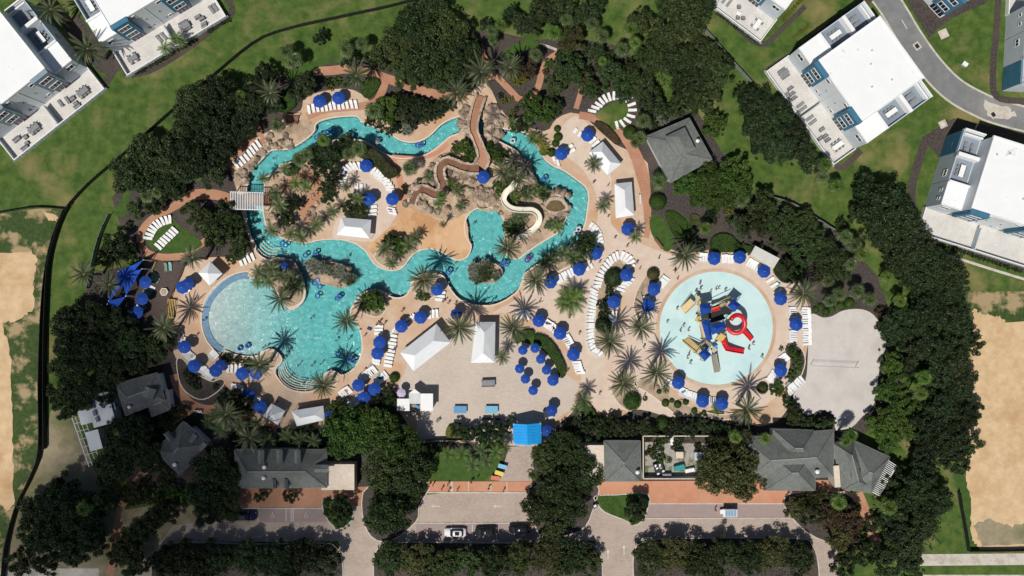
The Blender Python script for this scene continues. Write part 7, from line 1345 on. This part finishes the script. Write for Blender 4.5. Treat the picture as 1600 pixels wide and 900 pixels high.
c = P(858, 646, 1); t = thing('kiosk', 'dark entrance kiosk with white screens above the blue canopy', 'kiosk', (c.x, c.y, 0), R(10)); MB().box((0, 0, .6), (2.4, 1.6, 1.2)).build('counter', DARK, t); MB().box((.2, -.9, 1.25), (1.0, .5, .08)).build('screen', LGREY, t); MB().box((.7, .5, 1.3), (.6, .6, .12)).build('box', WHITE, t)
c = P(930, 791, 1); t = thing('sign_stand', 'small dark framed sign at the tip of the grass verge', 'sign', (c.x, c.y, 0), R(35)); MB().box((0, 0, .85), (1.1, .9, .06), 0, Matrix.Rotation(R(20), 3, 'X')).build('panel', DARK, t); MB().box((0, .02, .92), (.6, .5, .04), 0, Matrix.Rotation(R(20), 3, 'X')).build('sheet', WHITE, t); MB().box((0, 0, .38), (.1, .1, .76)).build('post', DARK, t)
c = P(478, 843, 1.2); t = thing('notice_board', 'grey notice board at the edge of the shaded island', 'sign', (c.x, c.y, 0)); MB().box((0, 0, 1.2), (2.6, 1.0, .08), 0, Matrix.Rotation(R(12), 3, 'X')).build('panel', WOODG, t)
for s in (-1, 1): MB().box((s, 0, .55), (.1, .1, 1.1)).build('post', DARK, t)
# volleyball posts and net
a, b = P(1266, 570), P(1336, 573); t = thing('volleyball_net', 'thin volleyball net with posts across the pale sand court', 'net', (a.x, a.y, 0)); d = b - a
for q in (Vector((0, 0, 0)), d): MB().tube([(q.x, q.y, 0), (q.x, q.y, 2.5)], .05, 8).build('post', WHITEP, t)
for z in (1.5, 1.8, 2.1, 2.4): MB().bar((0, 0, z), (d.x, d.y, z), .02).build('net_line', GREY, t)
# lamp posts
for px, py in ((604, 330), (600, 345), (722, 600 - 500)): pass
# ================================================================ vehicles
def rr(l, w, r, z, x0=0, n=5):
    pts = []
    for cx, cy, a0 in ((l / 2 - r, w / 2 - r, 0), (-l / 2 + r, w / 2 - r, 90), (-l / 2 + r, -w / 2 + r, 180), (l / 2 - r, -w / 2 + r, 270)):
        for k in range(n): a = R(a0 + 90 * k / (n - 1)); pts.append((x0 + cx + r * math.cos(a), cy + r * math.sin(a), z))
    return pts
def car(px, py, rz, paint, label, roofm=None, suv=True):
    c = P(px, py, 1.2); t = thing('parked_car', label, 'car', (c.x, c.y, .012), rz, 'parked cars')
    MB().loft([rr(4.5, 1.75, .35, .28), rr(4.75, 1.86, .45, .5), rr(4.7, 1.86, .5, .8), rr(4.5, 1.74, .55, .98)]).build('body', paint, t, smooth=True)
    MB().loft([rr(2.9, 1.62, .3, .985, -.35), rr(2.55, 1.42, .3, 1.35, -.42), rr(2.2, 1.26, .3, 1.56, -.45)]).build('cabin_glass', GLASS, t, smooth=True)
    ro = MB().loft([rr(2.0, 1.24, .28, 1.562, -.5), rr(1.85, 1.1, .28, 1.62, -.5)]).build('roof', paint, t, smooth=True)
    MB().box((-.45, 0, 1.63), (.95, .8, .02)).build('sunroof', GLASS, ro)
    for sx in (-1, 1):
        for sy in (-1, 1):
            w = MB().tube([(sx * 1.42, sy * .72, .34), (sx * 1.42, sy * .93, .34)], .34, 14).build('wheel', DARK, t); MB().tube([(sx * 1.42, sy * .93, .34), (sx * 1.42, sy * .945, .34)], .2, 10).build('rim', GREY, w)
    for sy in (-1, 1):
        MB().box((2.2, sy * .62, .74), (.22, .36, .14)).build('headlight', WHITE, t); MB().box((-2.3, sy * .66, .78), (.12, .3, .16)).build('tail_light', RED, t); MB().box((.75, sy * .98, 1.02), (.16, .2, .14)).build('mirror', paint, t)
    for y in (-.35, .35): MB().bar((1.1, y, .99), (2.1, y, .93), .03, .02).build('hood_crease', paint, t)
    return t
CW = mat('car_white', (.74, .75, .76), rough=.25, spec=.6); CK = mat('car_black', (.012, .013, .014), rough=.2, spec=.6); CG = mat('car_green_black', (.018, .024, .022), rough=.2, spec=.6); CB = mat('car_navy', (.01, .012, .05), rough=.2, spec=.6)
car(711, 833, math.pi, CW, 'white car with dark sunroof parked by the tree island'); car(759, 831.5, math.pi + .03, CG, 'dark green-black car parked between a white and a black car'); car(812, 827.5, math.pi, CK, 'black car parked partly under the entrance oak'); car(382, 807.5, 0, CB, 'navy car parked under the shaded oak')
c = P(1141, 802, 1.9); t = thing('utility_cart', 'white cart with solar panel roof parked in the paved lane', 'cart', (c.x, c.y, .012), 0); MB().loft([rr(2.6, 1.2, .2, .3), rr(2.7, 1.3, .25, .7)]).build('body', WHITE, t); ro = MB().box((0, 0, 1.9), (3.0, 1.6, .08)).build('roof', WHITE, t); SP = mat('solar_blue', (.20, .33, .45), (.26, .40, .52), 3, rough=.3)
for k in range(4): MB().box((-.8 + k * .62, 0, 1.955), (.56, 1.4, .03)).build('solar_panel', SP, ro)
for sx in (-1.2, 1.2):
    for sy in (-.6, .6): MB().box((sx, sy, 1.28), (.05, .05, 1.16)).build('post', DARK, t); MB().tube([(sx * .7, sy * .85, .25), (sx * .7, sy * 1.05, .25)], .25, 12).build('wheel', DARK, t)
MB().box((-.1, 0, .85), (.5, 1.0, .3)).build('seat', DARK, t); MB().box((-1.62, 0, .6), (.5, .9, .5)).build('cooler', WHITE, t)
# ================================================================ swim rings
mb = MB(); n1, n2 = 18, 8; vs = [((.46 + .17 * math.cos(b)) * math.cos(a), (.46 + .17 * math.cos(b)) * math.sin(a), .17 * math.sin(b)) for a in np.linspace(0, 2 * math.pi, n1, endpoint=False) for b in np.linspace(0, 2 * math.pi, n2, endpoint=False)]
mb.add(vs, [(i * n2 + j, ((i + 1) % n1) * n2 + j, ((i + 1) % n1) * n2 + (j + 1) % n2, i * n2 + (j + 1) % n2) for i in range(n1) for j in range(n2)]); RING = {}
RM = dict(blue=mat('ring_blue', (.02, .10, .36), (.03, .14, .44), 2, rough=.35, spec=.5), white=mat('ring_white', (.6, .62, .66), rough=.35), purple=mat('ring_purple', (.12, .07, .24), rough=.35))
for k, m in RM.items(): RING[k] = mb.mesh('swim_ring', True); RING[k].materials.append(m)
RING_PTS = [(495, 215), (500, 210.5), (507, 209), (516, 203.5), (520, 205.5), (590, 220), (653, 227), (658, 226), (801, 220, 'white'), (851, 279), (441, 380), (446, 383), (477, 399), (493, 395), (491.5, 442), (499.5, 448), (496, 438), (701, 425), (791, 412), (827, 403, 'purple'), (824, 406, 'purple'), (904, 358, 'white'), (900, 364, 'white'), (496, 462.5), (527, 466.5), (530, 464), (375, 544), (387, 540), (528, 553), (546.5, 560), (552, 564), (786, 420 - 8)]
for p in RING_PTS:
    k = p[2] if len(p) > 2 else 'blue'; q = P(p[0], p[1]); z = 'upper river' if p[1] < 240 else 'main pool' if p[0] < 560 and p[1] > 430 else 'middle river'
    tag(link('swim_ring', RING[k], None, None, (q.x, q.y, -.02), 0, rnd.uniform(.95, 1.15)), '%s inflatable ring floating in the %s' % (k, z), 'swim ring', 'floating rings in the ' + z)
# ================================================================ people
def person_mesh(name, joints, edges, top, cloth=None):
    """skin-modifier figure: joints {name:(pos, radius)}"""
    names = list(joints); me = bpy.data.meshes.new(name); me.from_pydata([joints[k][0] for k in names], [(names.index(a), names.index(b)) for a, b in edges], []); o = bpy.data.objects.new(name, me); col.objects.link(o)
    m = o.modifiers.new('skin', 'SKIN'); 
    if not me.skin_vertices: me.attributes.new
    bm = bmesh.new(); bm.from_mesh(me); lay = bm.verts.layers.skin.verify(); bm.verts.ensure_lookup_table()
    for i, k in enumerate(names): bm.verts[i][lay].radius = (joints[k][1], joints[k][1] * (.8 if k in ('chest', 'hip', 'belly') else 1)); bm.verts[i][lay].use_root = (k == 'hip')
    bm.to_mesh(me); bm.free(); s = o.modifiers.new('sub', 'SUBSURF'); s.levels = 1
    dg = bpy.context.evaluated_depsgraph_get(); out = bpy.data.meshes.new_from_object(o.evaluated_get(dg)); bpy.data.objects.remove(o); out.name = name; return out
def J(pose):
    s = dict(hip=((0, 0, .92), .15), belly=((0, 0, 1.08), .13), chest=((0, 0, 1.30), .16), neck=((0, 0, 1.47), .06), head=((0, .02, 1.60), .10), crown=((0, .01, 1.70), .085))
    for q, x in (('l', -1), ('r', 1)):
        s.update({q + 'sh': ((x * .19, 0, 1.40), .07), q + 'el': ((x * .27, -.02, 1.12), .045), q + 'wr': ((x * .27, .12, .92), .035), q + 'ha': ((x * .26, .18, .84), .04), q + 'hp': ((x * .10, 0, .86), .10), q + 'kn': ((x * .11, .04 * (1 if pose == 'walk' and x > 0 else -.3), .48), .06), q + 'an': ((x * .11, (.18 if x > 0 else -.2) if pose == 'walk' else 0, .08), .04), q + 'to': ((x * .11, (.34 if x > 0 else -.05) if pose == 'walk' else .16, .03), .035)})
    e = [('hip', 'belly'), ('belly', 'chest'), ('chest', 'neck'), ('neck', 'head'), ('head', 'crown')]
    for q in 'lr': e += [('chest', q + 'sh'), (q + 'sh', q + 'el'), (q + 'el', q + 'wr'), (q + 'wr', q + 'ha'), ('hip', q + 'hp'), (q + 'hp', q + 'kn'), (q + 'kn', q + 'an'), (q + 'an', q + 'to')]
    return s, e
PM = []
for pose in ('walk', 'stand'):
    s, e = J(pose); base = person_mesh('person', s, e, None)
    for shirt, pants in ((FAB['black'], FAB['blue']), (SKIN, FAB['black']), (FAB['white'], FAB['black']), (FAB['red'], FAB['teal']), (SKIN, FAB['blue']), (FAB['pink'], SKIN)):
        me = base.copy(); 
        for m in (SKIN, shirt, pants, HAIR): me.materials.append(m)
        for p in me.polygons:
            z = p.center.z; x = abs(p.center.x); p.use_smooth = True
            p.material_index = 3 if z > 1.64 or (z > 1.53 and p.center.y < -.03 and x < .12) else 1 if 1.0 < z < 1.44 and x < .25 else 2 if .5 < z <= 1.0 and x < .2 else 0
        PM.append(me)
NP = [0]
def person(px, py, where, k=None, z=0.0, lie=False):
    q = P(px, py, .9 + z); k = rnd.randrange(len(PM)) if k is None else k; o = link('person', PM[k], None, None, (q.x, q.y, z), rnd.uniform(0, 6.28), rnd.uniform(.88, 1.05))
    if lie: o.rotation_euler = (R(-80), 0, rnd.uniform(0, 6.28)); o.location.z = z
    look = ['black shirt and blue shorts', 'dark swim shorts', 'white shirt and dark shorts', 'red top and teal shorts', 'blue swim shorts', 'pink top'][k % 6]
    tag(o, 'person in %s %s' % (look, where), 'person', 'people ' + where)
for x, y in ((105, 245), (195, 285), (255, 245), (265, 305), (350, 300), (490, 215), (550, 180), (665, 280), (815, 305), (62, 255)): person(660 + x / 6.43, 720 + y / 6.43, 'walking on the orange brick sidewalk', z=.1)
for x, y in ((350, 110), (355, 150), (430, 170), (470, 150), (490, 145), (180, 300), (108, 398), (228, 425), (205, 460), (265, 455), (270, 630), (258, 660), (280, 700), (745, 560), (712, 592), (810, 655), (320, 170), (540, 160)): person(1020 + x / 4.735, 420 + y / 4.735, 'on the splash pad floor', z=-.03)
for x, y in ((185, 75), (160, 15)): person(1020 + x / 4.735, 420 + y / 4.735, 'walking past the west rim of the splash pad')
for x, y in ((486, 497), (525, 532), (545, 530), (447, 555), (450, 549), (444, 561), (417, 541), (411, 543), (427.5, 247), (487, 571), (501, 569), (526, 522), (563, 515), (414, 361), (409, 366), (735, 374), (712, 411), (711, 424), (877, 368), (891, 375), (740, 350), (866, 364), (466, 571), (475, 598), (452, 590), (543, 402)): person(x, y, 'wading in the pool water', z=-.95 if x > 420 and not 440 < x < 480 else -.8)
for x, y in ((593, 503), (600, 506), (588, 508), (569, 525), (692, 471), (700, 474), (711, 475), (696, 469), (752, 478), (765, 476), (927, 285), (928, 285), (950, 339), (961, 372), (980, 385), (937, 410), (995, 411), (1000, 420), (905, 522), (890, 496), (937, 624 - 8), (1055, 425), (1006, 543), (1007, 620), (832, 457), (843, 471), (604, 263), (554, 270), (621, 277), (1030, 403), (985, 326), (914, 255), (1136, 795), (1118, 797), (887, 580), (912, 608), (628, 486), (950, 290), (770, 472), (922, 411), (1020, 430), (305, 468), (305, 525), (318, 500), (434, 627), (745, 720 - 470)): person(x, y, 'standing on the pool deck')
for x, y in ((863, 507), (864, 508), (596, 509.5), (283, 528), (1194, 433), (1224, 590), (611, 551)): person(x, y, 'lying on a white lounger', z=.5, lie=True)
# towels
TW = [mat('towel_' + k, c, rough=.95) for k, c in (('navy', (.03, .06, .2)), ('grey', (.3, .3, .32)), ('coral', (.5, .15, .12)), ('teal', (.08, .3, .32)))]
for i, (x, y) in enumerate(((577, 514), (579, 570), (572, 578), (592, 588), (596, 590), (864, 505), (540, 610), (1216, 445), (948, 441), (1230, 600), (284, 527), (1068, 612))):
    q = P(x, y, .4); o = MB().box((0, 0, 0), (.5, 1.0, .03)).build('towel', TW[i % 4], None, (q.x, q.y, .405), rnd.uniform(0, 3)); tag(o, '%s towel spread on a white lounger' % ('navy', 'grey', 'coral', 'teal')[i % 4], 'towel', 'towels on the loungers')
# ================================================================ cumulus cloud above the drone: it shades the lower left of the grounds
def cloud():
    rg = np.random.default_rng(5); Zc = 900.0; off = SUN_AZ * (Zc / math.tan(SUN_EL)); bm = bmesh.new(); bmesh.ops.create_icosphere(bm, subdivisions=1, radius=1); V = np.array([v.co[:] for v in bm.verts]); F = np.array([[v.index for v in f.verts] for f in bm.faces]); bm.free(); vs, fs = [], []
    lobes = [(255, 800, 140, 95), (150, 710, 80, 120), (135, 590, 60, 85), (340, 850, 150, 70), (225, 670, 95, 70), (90, 860, 90, 80), (220, 960, 240, 80), (400, 740, 110, 60)]
    for (lx, ly, rx, ry) in lobes:
        n = int(rx * ry / 48)
        for _ in range(n):
            a = rg.uniform(0, 6.28); q = rg.uniform(0, 1) ** .62 * 1.15; p = P(lx + rx * q * math.cos(a), ly + ry * q * math.sin(a)); r = rg.uniform(.6, 1.45); b = len(vs) * 12
            vs.append(V * r * np.array([1, 1, .8]) + np.array([p.x + off.x, p.y + off.y, Zc]) + np.array([0, 0, rg.uniform(0, 30)])); fs.append(F + b)
    me = bpy.data.meshes.new('cloud'); me.from_pydata(np.concatenate(vs).tolist(), [], np.concatenate(fs).tolist()); me.materials.append(mat('cloud_white', (.85, .85, .85), rough=1)); tag(link('cloud', me), 'white cumulus cloud drifting high above the resort', 'cloud', kind='stuff')
cloud()

# ================================================================ labels: tell look-alikes in small sets apart by what they stand nearest to
LMK = dict([('round pool', (360, 490)), ('splash pad', (1119, 513)), ('sand court', (1310, 570)), ('bar hut', (650, 628)), ('blue entrance canopy', (824, 678)), ('pyramid roof', (972, 720)), ('white slide', (820, 335)), ('rock gorge', (750, 180)), ('river pergola', (385, 314)), ('grey shop', (1060, 233)), ('brown deck', (245, 460)), ('lounger circle', (580, 300)), ('round lawn', (960, 180)), ('loop lawn', (270, 370)), ('asphalt road', (1480, 130)), ('tan sand lot', (1560, 650)), ('dormered roof', (440, 732)), ('parked cars', (760, 832)), ('storage yard', (1056, 712)), ('white square roof', (1360, 110)), ('plaza tables', (742, 640)), ('oval island', (758, 425)), ('long island', (515, 425))])
LMW = {k: P(*v).to_2d() for k, v in LMK.items()}
ORD = ['nearest', 'second nearest', 'third nearest', 'fourth nearest', 'fifth nearest', 'sixth nearest', 'seventh nearest', 'eighth nearest', 'ninth nearest', 'tenth nearest', 'eleventh nearest', 'twelfth nearest']
bylab = {}
for o in col.objects:
    if o.parent is None and 'category' in o.keys() and 'kind' not in o.keys(): bylab.setdefault(o['label'], []).append(o)
for lab, obs in bylab.items():
    n = len(obs); lim = 12
    if not 2 <= n <= lim: continue
    best = None
    for k, w in LMW.items():
        d = sorted((o.location.to_2d() - w).length for o in obs); gap = min(b - a for a, b in zip(d, d[1:])); near = d[0]
        s = gap - .004 * near
        if len(lab.split()) + 3 + len(k.split()) <= 16 and (best is None or s > best[0]): best = (s, k, w)
    if not best: continue
    for i, o in enumerate(sorted(obs, key=lambda o: (o.location.to_2d() - best[2]).length)): o['label'] = '%s, %s the %s' % (lab, ORD[i], best[1])
